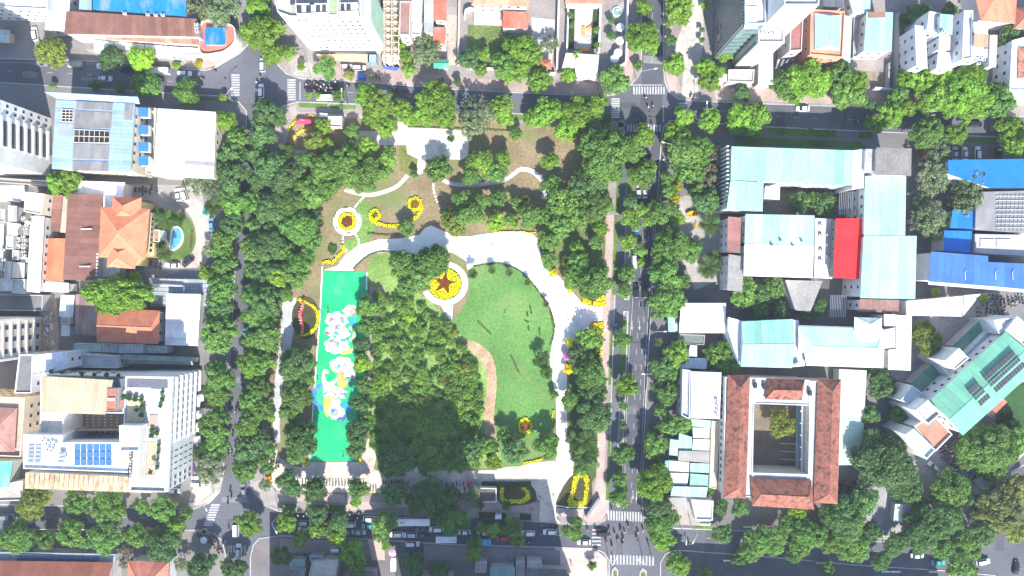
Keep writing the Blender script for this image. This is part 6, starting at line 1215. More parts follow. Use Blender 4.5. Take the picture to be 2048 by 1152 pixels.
bed('yellow flower border of the shaded pavilion bed', [(smooth(pts('1004,968 1040,968 1056,978 1061,990 1052,1004 1028,1006 1003,1003'), 4), smooth(pts('1010,974 1038,974 1048,982 1051,990 1044,997 1028,998 1010,996'), 4), YEL)], smooth(pts('1000,966 1050,966 1070,980 1070,1002 1040,1010 1000,1006'), 4))
bed('yellow flower border of the wedge bed at the park corner', [(smooth(pts('1148,950 1160,946 1176,950 1177,980 1172,1008 1158,1013 1137,1010 1136,996 1142,980'), 4), smooth(pts('1156,958 1166,956 1169,970 1165,998 1150,1001 1146,992 1152,976'), 4), YEL)], smooth(pts('1140,955 1175,946 1184,975 1178,1014 1125,1016 1112,1005'), 3))
bed('oval yellow flower ring around the red dragon-like figure', [(arcp(604, 637, 30, 36, -85, 95, 24), None, YEL)], ell(612, 636, 28, 42))
bed('yellow flowers at the head of the red figure bed', [(ell(604, 600, 8, 5), None, YEL), (ell(598, 672, 8, 4), None, (.5, .38, .01))])
bed('bank of yellow flowers on one side of avenue gate', [(pts('1165,594 1180,602 1211,588 1211,612 1180,612 1164,606'), None, YEL)])
bed('bank of yellow flowers on other side of avenue gate', [(pts('1184,643 1207,643 1207,662 1186,662 1178,654'), None, YEL)])
bed('yellow flower strip along the avenue pavement', [(band_px('1205,664 1202,700 1199,728', 4), None, YEL)])
bed('yellow flower arc at the foot of the lawn', [(band_px('1048,925 1066,922 1085,918', 5), None, YEL)])
bed('short yellow flower strip beside the lower promenade', [(band_px('1106,820 1105,842', 4), None, YEL)])
bed('yellow flower border behind the promenade trees', [(band_px('990,464 1030,463 1070,466', 3), None, YEL)])
bed('yellow flower hedge at the pink corner display', [(band_px('576,262 584,250 596,240 612,234 628,232', 4), None, YEL), (band_px('594,270 604,262 618,259', 6), None, YEL), (band_px('589,280 591,272', 4), None, YEL)])
bed('small yellow flower patch at the court corner', [(ell(614, 926, 6, 5), None, YEL)]); bed('small yellow flower patch opposite court corner', [(ell(721, 921, 4, 6), None, YEL)])
bed('orange flower clump on the tiled corner by narrow road', [(ell(539, 956, 5, 10), None, (.7, .35, .02))]); bed('orange flower patch by the school forecourt', [(ell(1384, 428, 12, 5), None, (.7, .42, .02)), (ell(1392, 450, 3, 7), None, (.7, .5, .02))])
# blossom trees in pots
def blossom(x, y, r, col, label, group=None):
    rm = r / K; o = root('blossom_tree', *P(x, y, 2), .13, label, 'blossom tree', group)
    link('pot', new_mesh('pot', *tube([(0, 0, 0), (0, 0, .7)], [.45, .6], 10), 'plaster'), o, (0, 0, 0), 0, None, (.4, .16, .1))
    link('trunk', PT, o, (0, 0, .5), 0, (.6, .6, 1.6), (.12, .09, .07)); link('crown', CR['S'][int(x) % 3], o, (0, 0, 2.1), x, (rm / 2.2,) * 3, col)
for x, y, r in ((1105, 546, 10), (1141, 578, 9), (1141, 685, 11), (1136, 738, 11)): blossom(x, y, r, (.84, .76, .005), 'potted yellow blossom tree on the white promenade', 'yellow blossom trees')
blossom(1134, 713, 9, (.70, .35, .62), 'potted pink blossom tree on the white promenade')
blossom(645, 113, 5, (.75, .55, .01), 'round yellow potted tree by the tower canopy')
# ------------------------------------------------------------------ vehicles
def loft(sec, v=None, f=None):
    v = [] if v is None else v; f = [] if f is None else f; b = len(v); n = len(sec[0])
    for s in sec: v += s
    for i in range(len(sec) - 1):
        for k in range(n): f.append((b + i * n + k, b + i * n + (k + 1) % n, b + (i + 1) * n + (k + 1) % n, b + (i + 1) * n + k))
    f.append(tuple(range(b, b + n))[::-1]); f.append(tuple(range(b + (len(sec) - 1) * n, b + len(sec) * n))); return v, f
def carsec(x, w, z0, zt): return [(x, -w, z0), (x, -w * 1.0, z0 + (zt - z0) * .55), (x, -w * .93, zt - .04), (x, -w * .6, zt), (x, w * .6, zt), (x, w * .93, zt - .04), (x, w, z0 + (zt - z0) * .55), (x, w, z0)]
CARS = {}
def car_kind(kind):
    if kind in CARS: return CARS[kind]
    if kind == 'sedan': L, w, st, cab, zr = 4.6, .88, [(-2.3, .7, .35, .72), (-2.15, .82, .25, .9), (-1.3, .88, .22, .93), (0, .9, .22, .92), (1.1, .88, .22, .88), (2.05, .82, .25, .74), (2.3, .66, .35, .6)], (-1.75, -1.15, .45, 1.2), 1.45
    elif kind == 'suv': L, w, st, cab, zr = 4.7, .93, [(-2.35, .8, .4, .95), (-2.25, .9, .3, 1.08), (-1, .93, .28, 1.1), (.6, .93, .28, 1.08), (1.3, .92, .28, 1.02), (2.2, .86, .3, .92), (2.38, .72, .4, .8)], (-2.15, -1.85, .7, 1.25), 1.75
    elif kind == 'van': L, w, st, cab, zr = 5.4, .97, [(-2.7, .9, .4, 1.2), (-2.62, .96, .3, 1.32), (0, .97, .28, 1.32), (1.7, .97, .28, 1.3), (2.4, .92, .3, 1.05), (2.7, .8, .4, .85)], (-2.55, -2.4, 1.6, 2.25), 2.15
    else: L, w, st, cab, zr = 4.0, .84, [(-2.0, .7, .35, .85), (-1.9, .8, .25, .95), (0, .84, .22, .95), (.9, .83, .22, .9), (1.8, .78, .25, .76), (2.0, .64, .35, .65)], (-1.8, -1.45, .45, 1.1), 1.5
    body = new_mesh('body', *loft([carsec(*s) for s in st]), 'carpaint', sm=False)
    x0, x1, x2, x3 = cab; zb = max(s[3] for s in st) - .05; wb, wt = w * .88, w * .70
    rf = new_mesh('roof', *hexa([(x1, -wt, zr - .08), (x2, -wt, zr - .08), (x2, wt, zr - .08), (x1, wt, zr - .08)], [(x1 + .08, -wt + .08, zr), (x2 - .1, -wt + .08, zr), (x2 - .1, wt - .08, zr), (x1 + .08, wt - .08, zr)]), 'carpaint')
    def gl(a, b, c, e, nm): return new_mesh(nm, [a, b, c, e], [(0, 1, 2, 3)], 'pane')
    zt = zr - .06
    parts = [('body', body, 1), ('roof', rf, 1), ('windscreen', gl((x3, -wb, zb), (x3, wb, zb), (x2, wt, zt), (x2, -wt, zt), 'windscreen'), 0), ('rear_window', gl((x0, wb, zb), (x0, -wb, zb), (x1, -wt, zt), (x1, wt, zt), 'rear_window'), 0),
             ('side_window', gl((x0, -wb, zb), (x3, -wb, zb), (x2, -wt, zt), (x1, -wt, zt), 'side_window'), 0), ('side_window', gl((x3, wb, zb), (x0, wb, zb), (x1, wt, zt), (x2, wt, zt), 'side_window'), 0)]
    wm = new_mesh('wheel', *tube([(0, -.1, 0), (0, .1, 0)], .33, 12), 'darkpart'); wl = [(sx * L * .31, sy * (w - .1)) for sx in (-1, 1) for sy in (-1, 1)]
    hl_ = new_mesh('headlight', *bx(-.06, -.2, -.07, .06, .2, .07), 'plaster'); lt = [(st[-1][0] - .12, s * w * .62, st[-1][3] - .02, 'headlight', (.8, .8, .78)) for s in (-1, 1)] + [(st[0][0] + .05, s * w * .66, st[0][3] - .08, 'tail_light', (.5, .02, .02)) for s in (-1, 1)]
    rim = new_mesh('rim', *tube([(0, -.115, 0), (0, .115, 0)], .19, 8), 'metal')
    CARS[kind] = (parts, wm, wl, hl_, lt, rim); return CARS[kind]
CN = {'white': (.72, .72, .72), 'silver': (.45, .47, .5), 'grey': (.2, .21, .23), 'black': (.02, .02, .025), 'blue': (.10, .32, .66), 'red': (.5, .04, .03), 'teal': (.04, .42, .42), 'pink': (.62, .45, .5), 'cream': (.6, .55, .42)}
def car(x, y, deg, kind, colr, label, scale=1.0, group=None):
    parts, wm, wl, hm, lt, rim = car_kind(kind); o = root('car' if kind != 'van' else 'van', *P(x, y, .8), .0 if not label.endswith('*') else .13, label.rstrip('*'), 'van' if kind == 'van' else 'car', group, math.radians(deg))
    o.scale = (scale,) * 3; c = CN[colr]
    for nm, me, p in parts: link(nm, me, o, (0, 0, 0), 0, None, c if p else (1, 1, 1))
    for a, b in wl: wh = link('wheel', wm, o, (a, b, .33)); link('rim', rim, wh, (0, 0, 0), 0, None, (.5, .5, .52))
    for a, b, z, nm, cc in lt: link(nm, hm, o, (a, b, z), 0, None, cc)
for a in ((210, 157, 0, 'sedan', 'white', 'white sedan with black sunroof driving beside the blue-roofed office'), (369, 147, 0, 'suv', 'white', 'white SUV parked in front of the awning row'), (251, 140, 180, 'sedan', 'black', 'black sedan parked before the awning row'), (80, 127, 0, 'sedan', 'grey', 'grey sedan half hidden under the olive tree'), (70, 68, 100, 'suv', 'white', 'white SUV parked on the dark forecourt*'),
          (525, 130, 90, 'suv', 'silver', 'silver SUV waiting at the side street crossing'), (522, 182, 90, 'suv', 'white', 'white SUV crossing the junction by the tower'), (557, 63, 55, 'suv', 'silver', 'silver SUV parked askew under the curved tower*'), (693, 133, 0, 'hatch', 'pink', 'pale pink hatchback before the tower canopy*'), (718, 136, 0, 'suv', 'silver', 'silver SUV before the tower canopy*'),
          (760, 186, 180, 'van', 'white', 'white van beside the motorbike crowd trees'), (649, 195, 180, 'van', 'white', 'white van under the small kerb trees'), (1606, 217, 180, 'sedan', 'white', 'white sedan with dark roof by the narrow houses'), (1950, 248, 0, 'suv', 'black', 'black SUV in the shade beside the school verge'),
          (1277, 383, 90, 'sedan', 'silver', 'silver sedan on the avenue, inner lane'), (1290, 383, 90, 'sedan', 'white', 'white sedan on the avenue, outer lane'), (1273, 457, 90, 'sedan', 'blue', 'blue sedan emerging from median trees'), (1273, 583, 90, 'suv', 'black', 'black SUV on the avenue, inner lane of pair'), (1290, 583, 90, 'suv', 'black', 'black SUV on the avenue, outer lane of pair'), (1268, 521, 90, 'van', 'white', 'white van between the median trees'),
          (491, 668, 90, 'sedan', 'teal', 'turquoise sedan on the narrow road'), (356, 390, 100, 'sedan', 'white', 'white sedan nose-in by the villa palms*'), (368, 389, 108, 'suv', 'white', 'white SUV with dark roof by the villa palms*'), (423, 449, 95, 'sedan', 'blue', 'light blue sedan on the villa driveway*'), (413, 418, 70, 'sedan', 'teal', 'teal sedan tucked under the driveway palm*'), (347, 531, 180, 'sedan', 'white', 'white sedan below the crescent lawn*'), (376, 523, 40, 'sedan', 'black', 'black sedan hugging the crescent lawn*'),
          (611, 1046, 0, 'suv', 'silver', 'silver SUV in the traffic queue beside the motorbike crowd'), (609, 1059, 180, 'sedan', 'white', 'white sedan in the queue, second lane'), (697, 1050, 180, 'suv', 'white', 'white SUV at the edge of the motorbike crowd'), (652, 1061, 180, 'hatch', 'silver', 'pale hatchback between two queue trees'), (693, 1064, 180, 'sedan', 'teal', 'teal taxi half under a bright tree'), (718, 1065, 0, 'sedan', 'silver', 'silver sedan alone in the queue gap'), (737, 1053, 180, 'sedan', 'teal', 'teal sedan beside the white van'), (742, 1038, 180, 'van', 'white', 'white box van next to the dark round tree'),
          (792, 1069, 180, 'suv', 'white', 'white SUV with black roof by the side lane'), (827, 1058, 180, 'sedan', 'black', 'black sedan beside the long white bus'), (820, 1070, 180, 'suv', 'silver', 'silver SUV at the side lane mouth'), (825, 1088, 0, 'suv', 'white', 'white SUV turning from the side lane'), (675, 1099, 0, 'suv', 'white', 'white hatchback parked on the shaded pavement*'), (872, 1059, 180, 'suv', 'white', 'white SUV half under the dark road tree'), (928, 1065, 180, 'sedan', 'white', 'white sedan behind the minibus'), (967, 1066, 180, 'sedan', 'white', 'white sedan above the blue bus'), (1005, 1077, 180, 'hatch', 'red', 'red hatchback behind the blue bus'), (1056, 1067, 180, 'suv', 'white', 'white SUV nearing the flower bed driveway'), (1100, 1064, 180, 'suv', 'white', 'white SUV with glass roof before the pink pavement'), (1168, 1085, 180, 'sedan', 'white', 'white sedan at the kerb under the round tree'), (1207, 1068, 0, 'suv', 'black', 'black SUV entering the motorbike-filled junction'),
          (472, 1057, 90, 'van', 'white', 'white van on the narrow road at the junction'), (477, 1102, 90, 'suv', 'white', 'white SUV beyond the narrow road crosswalk'), (487, 981, 100, 'sedan', 'grey', 'dark grey sedan rounding the tiled corner'), (396, 955, 0, 'sedan', 'white', 'white sedan parked against the hotel foot*'), (396, 968, 0, 'suv', 'white', 'white SUV parked against the hotel foot*'), (348, 982, 0, 'hatch', 'silver', 'silver hatchback below the hotel corner*'), (13, 1034, 0, 'van', 'grey', 'grey van at the street below the hotel'),
          (1868, 934, 140, 'sedan', 'white', 'white sedan in the yard by the bike park*'), (1721, 1115, 0, 'sedan', 'white', 'white sedan on the shaded road under trees'), (1835, 1112, 0, 'sedan', 'white', 'white sedan ahead of the teal car'), (1877, 1125, 0, 'sedan', 'teal', 'teal car on the shaded road'), (1966, 1124, 10, 'suv', 'white', 'white SUV turning out at the plaza road'), (2033, 1135, 80, 'sedan', 'black', 'black sedan on the plaza road'), (1992, 985, 40, 'suv', 'white', 'white SUV parked at an angle by the plaza'),
          (1910, 307, 90, 'sedan', 'silver', 'silver sedan nose-in at the blue roof*'), (1930, 307, 90, 'sedan', 'white', 'white sedan nose-in at the blue roof*'), (1955, 307, 90, 'suv', 'white', 'white SUV nose-in at the blue roof*'), (1846, 304, 90, 'hatch', 'red', 'red hatchback nose-in near the stair tower*'), (1998, 305, 90, 'sedan', 'black', 'black sedan nose-in at the blue roof*'), (1230, 660, 90, 'sedan', 'grey', 'grey sedan in the slip lane by the avenue gate')): car(*a)
def bus(x, y, deg, L, col, label, w=1.2, h=3.0, name='bus', cat='bus', hatches=2, trim=(.7, .7, .7)):
    o = root(name, *P(x, y, h * .6), 0, label, cat, None, math.radians(deg)); a = L / 2
    link('body', new_mesh('body', *loft([[(s[0], -s[1], .35), (s[0], -s[1], s[2] - .15), (s[0], -s[1] + .15, s[2]), (s[0], s[1] - .15, s[2]), (s[0], s[1], s[2] - .15), (s[0], s[1], .35)] for s in ((-a, w - .1, h - .1), (-a + .2, w, h), (a - .4, w, h), (a, w - .12, h - .35))]), 'carpaint'), o, (0, 0, 0), 0, None, col)
    link('windscreen', new_mesh('windscreen', *bx(a - .12, -w + .2, 1.2, a + .03, w - .2, h - .6), 'pane'), o)
    for s in (-1, 1):
        link('side_window', new_mesh('side_window', *bx(-a + .6, s * w - .03, 1.4, a - .8, s * w + .03, h - .7), 'pane'), o)
        for t in (-.32, .34): link('wheel', new_mesh('wheel', *tube([(0, -.14, 0), (0, .14, 0)], .45, 12), 'darkpart'), o, (t * L, s * (w - .12), .45))
    for k in range(hatches): link('roof_unit', new_mesh('roof_unit', *bx(-.7, -.55, 0, .7, .55, .18), 'plaster'), o, (L * (-.28 + .5 * k / max(1, hatches - 1)), 0, h), 0, None, trim)
    for k in range(3): link('roof_vent', new_mesh('roof_vent', *bx(-.12, -.2, 0, .12, .2, .08), 'darkpart'), o, (L * .3 + k * .35, 0, h))
bus(827, 1043, 180, 11.2, (.72, .73, .74), 'long white bus in the traffic queue'); bus(893, 1078, 0, 7, (.72, .73, .74), 'white minibus in the traffic queue', 1.1, 2.7); bus(959, 1083, 0, 8, (.05, .30, .58), 'blue bus half under a tree in the queue', 1.15, 2.8, trim=(.1, .4, .65))
bus(318, 142, 0, 6.8, (.74, .74, .73), 'white minibus with red stripe parked before the awnings', 1.05, 2.6); bus(210, 133, 0, 4.8, (.66, .68, .68), 'white delivery van under the dark tree by the awnings', .95, 2.2, 'van', 'van', 0)
def truck(x, y, deg, label, col, boxc, L=5.2):
    o = root('truck', *P(x, y, 1), 0, label, 'truck', None, math.radians(deg)); link('cab', new_mesh('cab', *loft([carsec(L / 2 - 1.6, .85, .4, 1.9), carsec(L / 2 - .9, .88, .4, 1.9), carsec(L / 2 - .3, .86, .4, 1.2), carsec(L / 2, .75, .5, 1.0)]), 'carpaint'), o, (0, 0, 0), 0, None, col)
    v, f = bx(-L / 2, -.95, .7, L / 2 - 1.7, .95, .8); [bx(*q, v, f) for q in ((-L / 2, -.95, .8, L / 2 - 1.7, -.88, 1.5), (-L / 2, .88, .8, L / 2 - 1.7, .95, 1.5), (-L / 2, -.95, .8, -L / 2 + .07, .95, 1.5))]
    link('cargo_bed', new_mesh('cargo_bed', v, f, 'plaster'), o, (0, 0, 0), 0, None, boxc); link('windscreen', new_mesh('windscreen', [(L / 2 - .32, -.7, 1.25), (L / 2 - .32, .7, 1.25), (L / 2 - .85, .7, 1.85), (L / 2 - .85, -.7, 1.85)], [(0, 1, 2, 3)], 'pane'), o)
    link('load', new_mesh('load', *bx(-L / 2 + .15, -.8, .8, L / 2 - 1.9, .8, 1.7), 'cloth'), o, (0, 0, 0), 0, None, boxc)
    for a in (-.3, .3):
        for s in (-1, 1): link('wheel', new_mesh('wheel', *tube([(0, -.11, 0), (0, .11, 0)], .36, 10), 'darkpart'), o, (a * L, s * .8, .36))
truck(150, 129, 180, 'small grey pickup truck with loaded bed by the market hall', (.5, .5, .48), (.40, .38, .33)); truck(787, 1125, 90, 'white box truck on the sunlit side lane', (.7, .7, .7), (.76, .76, .74), 5.6)

# motorbikes (about ten pixels long) and people
def bike_mesh():
    v, f, mi = [], [], []
    def add(fn, m, *a, **k):
        n = len(f); fn(*a, v=v, f=f, **k); mi.extend([m] * (len(f) - n))
    for y in (-.62, .64): add(tube, 1, [(-.05, y, .29), (.05, y, .29)], .29, 10)
    add(tube, 0, [(0, -.85, .72), (0, -.5, .7), (0, -.1, .52), (0, .25, .5), (0, .5, .75), (0, .62, .92)], [.06, .16, .2, .15, .17, .08], 6)
    add(hexa, 1, [(-.15, -.75, .74), (.15, -.75, .74), (.14, .0, .74), (-.14, .0, .74)], [(-.12, -.72, .84), (.12, -.72, .84), (.09, .0, .8), (-.09, .0, .8)])
    add(tube, 1, [(-.34, .34, 1.02), (-.1, .5, 1.0), (.1, .5, 1.0), (.34, .34, 1.02)], .03, 5)
    add(hexa, 0, [(-.2, .45, .45), (.2, .45, .45), (.16, .55, .45), (-.16, .55, .45)], [(-.16, .5, .98), (.16, .5, .98), (.12, .6, .95), (-.12, .6, .95)])
    for s in (-1, 1): add(bx, 1, s * .36 - .06, .36, 1.1, s * .36 + .06, .39, 1.2)
    add(bx, 2, -.09, .6, .78, .09, .68, .92); add(bx, 3, -.08, -.9, .66, .08, -.84, .74)
    return new_mesh('motorbike', v, f, ['carpaint', 'darkpart', 'plaster', 'carpaint'], mi)
BK = bike_mesh()
def body_mesh(nm, jt, ed, mats, classify):
    me = bpy.data.meshes.new(nm); me.from_pydata([j[:3] for j in jt], ed, []); o = bpy.data.objects.new('tmp', me); C.objects.link(o)
    sk = o.modifiers.new('s', 'SKIN'); sk.use_smooth_shade = True; o.modifiers.new('b', 'SUBSURF').levels = 1
    for i, j in enumerate(jt): me.skin_vertices[0].data[i].radius = (j[3], j[4] if len(j) > 4 else j[3])
    me.skin_vertices[0].data[0].use_root = True
    dg = bpy.context.evaluated_depsgraph_get(); r = bpy.data.meshes.new_from_object(o.evaluated_get(dg)); bpy.data.objects.remove(o); r.name = nm; r.materials.clear()
    for m in mats: r.materials.append(M[m])
    for p in r.polygons: p.material_index = classify(p.center); p.use_smooth = True
    return r
E = [(0, 1), (1, 2), (2, 3), (3, 4), (4, 5)] + [e for s in (6, 13) for e in ((2, s), (s, s + 1), (s + 1, s + 2), (0, s + 3), (s + 3, s + 4), (s + 4, s + 5), (s + 5, s + 6))]
def joints(core, side): return core + [(x * s, *r) for s in (1, -1) for x, *r in side]
st_j = joints([(0, 0, .95, .15, .12), (0, 0, 1.15, .14, .11), (0, 0, 1.38, .17, .11), (0, .01, 1.5, .06), (0, .02, 1.62, .10), (0, .02, 1.74, .07)], [(.2, 0, 1.4, .065), (.26, .02, 1.13, .05), (.27, .12, .87, .045), (.1, 0, .88, .1), (.11, .03, .5, .075), (.11, -.02, .1, .05), (.11, .12, .05, .045)])
rd_j = joints([(0, -.2, .88, .16, .14), (0, -.15, 1.05, .15, .12), (0, -.06, 1.28, .18, .12), (0, -.02, 1.4, .06), (0, .01, 1.5, .12), (0, .02, 1.6, .1)], [(.21, -.04, 1.3, .065), (.33, .1, 1.1, .05), (.32, .34, 1.03, .045), (.12, -.14, .84, .1), (.19, .24, .78, .075), (.18, .14, .38, .055), (.18, .28, .33, .045)])
PM = body_mesh('person', st_j, E, ['cloth', 'trousers', 'skin', 'darkpart'], lambda c: 3 if c.z > 1.68 else 2 if c.z > 1.5 or (abs(c.x) > .2 and c.z < 1.05) else 1 if c.z < .92 else 0)
RM = body_mesh('rider', rd_j, E, ['cloth', 'trousers', 'skin', 'helmet'], lambda c: 3 if c.z > 1.46 else 2 if c.z > 1.37 or (abs(c.x) > .24 and c.y > .2 and c.z > .95) else 1 if c.z < .86 or (c.y > .05 and c.z < .95) else 0)
rb_ = random.Random(21)
BC = [(.02, .02, .025), (.03, .03, .035), (.35, .03, .03), (.05, .08, .2), (.5, .5, .5), (.6, .6, .6), (.02, .02, .02), (.15, .15, .16)]
SC = [(.6, .6, .62), (.05, .06, .1), (.35, .05, .06), (.1, .2, .4), (.5, .45, .4), (.03, .03, .04), (.55, .25, .3), (.15, .25, .15), (.65, .65, .6)]
SKN = (.42, .26, .18)
def motorbike(x, y, deg, label, group, rider=None, z=0.):
    """deg: heading, 0 = to the right, 90 = up"""
    a = P(x, y, .5); rz = math.radians(deg - 90 + rb_.uniform(-8, 8))
    tag(link('motorbike', BK, None, (*a, z), rz, None, rb_.choice(BC)), label, 'motorbike', group)
    if rider: tag(link('person', RM, None, (*a, z), rz, None, rb_.choice(SC)), rider, 'person', 'riders ' + group)
def scatter(poly, n, dmin, seed):
    r = random.Random(seed); p = pts(poly); xs = [a[0] for a in p]; ys = [a[1] for a in p]; o = []
    for _ in range(4000):
        x, y = r.uniform(min(xs), max(xs)), r.uniform(min(ys), max(ys))
        if inside(x, y, p) and all(((x - a) / dmin[0]) ** 2 + ((y - b) / dmin[1]) ** 2 > 1 for a, b in o): o.append((x, y))
        if len(o) >= n: break
    return o
for x, y in scatter('611,164 674,164 674,180 650,186 611,186', 24, (10, 5), 1): motorbike(x, y, 180, 'motorbike in the crowd waiting at the tower crosswalk', 'motorbikes waiting by the tower', 'helmeted rider in the crowd waiting at the tower crosswalk')
for x, y in scatter('561,1022 724,1024 724,1040 690,1046 561,1044', 46, (11, 5.5), 2): motorbike(x, y, 180, 'motorbike in the dense queue beside the park verge', 'motorbikes queueing on the busy road', 'helmeted rider in the dense queue beside the park verge')
for x, y in ((815, 525), (725, 570), (775, 610), (655, 620), (755, 675), (690, 700), (750, 745), (620, 760), (935, 610), (915, 665), (925, 715), (995, 580), (1055, 740), (1150, 790), (585, 580), (555, 715), (1405, 655), (1510, 670), (1545, 735), (1370, 740), (330, 575), (425, 565), (620, 330)):
    motorbike(1120 + x / 6, 960 + y / 6 + 2, 270 + rb_.uniform(-25, 25), 'motorbike crossing the junction by the pink corner', 'motorbikes crossing the junction', 'helmeted rider crossing the junction by the pink corner')
for x, y, d_ in ((1291, 196, 270), (1296, 215, 90), (1305, 212, 90), (1275, 248, 270), (1303, 247, 270), (1293, 315, 90), (1300, 315, 90), (1326, 320, 90), (1283, 614, 90), (1290, 614, 90), (1300, 505, 90), (1283, 250, 270)): motorbike(x, y, d_, 'motorbike riding along the wide avenue', 'motorbikes on the avenue', 'helmeted rider on the wide avenue')
for x, y, d_ in ((496, 425, 270), (494, 470, 90), (497, 555, 270), (489, 595, 90), (479, 632, 270), (472, 822, 90), (466, 868, 90), (457, 905, 90), (464, 907, 90), (469, 920, 270), (461, 980, 90), (463, 992, 90), (456, 1003, 90), (446, 1083, 90), (452, 1082, 90), (458, 1058, 90), (521, 155, 90), (514, 165, 90), (512, 200, 270)): motorbike(x, y, d_, 'motorbike on the narrow tree-lined road', 'motorbikes on the narrow road', 'helmeted rider on the narrow tree-lined road')
for x, y, d_ in ((695, 172, 180), (738, 173, 180), (757, 177, 0), (790, 178, 180), (793, 183, 180), (808, 182, 180), (855, 177, 0), (963, 186, 180), (1596, 229, 0), (1667, 238, 0), (1714, 242, 180), (1920, 240, 0), (1866, 230, 180), (428, 141, 180), (404, 157, 180)): motorbike(x, y, d_, 'motorbike on the road between villas and park', 'motorbikes on the villa road', 'helmeted rider on the road between villas and park')
for x, y, d_ in ((858, 1058, 180), (863, 1062, 0), (845, 1070, 180), (853, 1071, 180), (1085, 1050, 180), (1105, 1051, 180), (1112, 1055, 180), (1057, 1083, 180), (1345, 1112, 0), (1352, 1115, 0), (1368, 1115, 0)): motorbike(x, y, d_, 'motorbike weaving between the cars of the busy road', 'motorbikes among the cars', 'helmeted rider between the cars of the busy road')
PB_ = 'motorbikes parked on the lower plaza'
for i in range(21): motorbike(605 + i * 6.1, 967 + rb_.uniform(-1, 1), 90, 'motorbike parked in the row on the lower plaza', PB_, None, .17)
for i in range(3): motorbike(741 + i * 5.5, 978, 90, 'motorbike parked in a group of three by the plaza exit', 'three plaza motorbikes', None, .17)
for i in range(10): motorbike(766 + i * 5.6, 965 + rb_.uniform(-1.5, 1.5), 85, 'motorbike parked in the row on the lower plaza', PB_, None, .17)
for i in range(12): motorbike(814 + i * 5.4, 978 + rb_.uniform(-2, 2), 95, 'motorbike parked in the row on the lower plaza', PB_, None, .17)
for x, y in scatter('884,964 930,964 932,984 900,986 884,976', 14, (6, 9), 5): motorbike(x, y, 90, 'motorbike parked in the row on the lower plaza', PB_, None, .17)
for p_, n_, sd, d_, l in (('1957,596 2045,590 2050,610 1960,612', 26, 6, 90, 'motorbike in the packed bike park by the white awning'), ('1950,618 2010,618 2020,636 1960,640', 18, 7, 80, 'motorbike in the packed bike park by the white awning'), ('1883,888 1918,880 1928,920 1915,945 1880,915', 28, 8, 20, 'motorbike in the dark bike park by the brown terrace'), ('1925,930 1965,925 1985,950 1950,965', 16, 9, 60, 'motorbike under the slanted shelter'), ('1676,965 1700,960 1742,970 1742,992 1676,985', 22, 10, 90, 'motorbike parked behind the tiled courtyard building'), ('270,374 318,373 318,384 270,386', 8, 11, 90, 'motorbike parked at the white hall court'), ('302,522 322,522 322,534 302,534', 4, 12, 80, 'motorbike parked at the villa corner'), ('394,1070 425,1068 440,1085 446,1110 434,1108 420,1085', 14, 13, 120, 'motorbike parked around the round planter'), ('543,903 552,912 560,938 550,938 542,920', 8, 14, 200, 'motorbike parked along the curved plaza edge'), ('570,1120 612,1108 640,1112 600,1120', 8, 15, 90, 'motorbike parked by the small kiosk below the road'), ('1376,187 1392,187 1392,194 1376,194', 3, 16, 60, 'motorbike parked on the tower corner'), ('752,150 765,150 765,158 752,158', 2, 17, 90, 'motorbike parked before the tan frame'), ('866,158 892,160 892,168 866,166', 4, 18, 100, 'motorbike parked by the guard kiosk')):
    for x, y in scatter(p_, n_, (6.5, 9) if 60 <= d_ <= 120 else (9, 6.5), sd): motorbike(x, y, d_, l, l.replace('motorbike', 'bikes'), None, .13)
for x, y, l, c in ((1137, 640, 'person in dark clothes walking on the white promenade', 1), (1153, 645, 'person in white shirt walking on the white promenade', 0), (1079, 992, 'person crossing the shaded plaza driveway', 5), (1064, 1018, 'person on the pink pavement by the flower bed', 3), (767, 587, 'person in blue on the tan park path', 3), (765, 603, 'person in red on the tan park path', 2), (762, 612, 'person in grey on the tan park path', 4), (656, 623, 'person standing at the edge of the floor painting', 5), (641, 626, 'person in white by the court border', 0), (686, 912, 'person on the lower end of the green court', 1), (635, 760, 'person in pale shirt beside the floor painting', 8), (1303, 1113, 'pedestrian on the faded crosswalk', 1), (1226, 1117, 'pedestrian at the kerb end of the faded crosswalk', 5), (1143, 1130, 'person on the sunlit pink pavement', 4), (986, 494, 'person in the middle of the white promenade', 3), (1040, 488, 'person in red on the white promenade', 2), (746, 498, 'person near the promenade hedge', 5), (995, 1020, 'person by the framed pavilion', 1), (1300, 1100, 'person stepping off the junction corner', 8), (1010, 628, 'person in white on the big lawn', 0), (872, 965, 'person beside the parked bikes', 4)):
    o = tag(link('person', PM, None, (*P(x, y, .9), .19), rb_.uniform(0, 6), None, SC[c]), l, 'person')

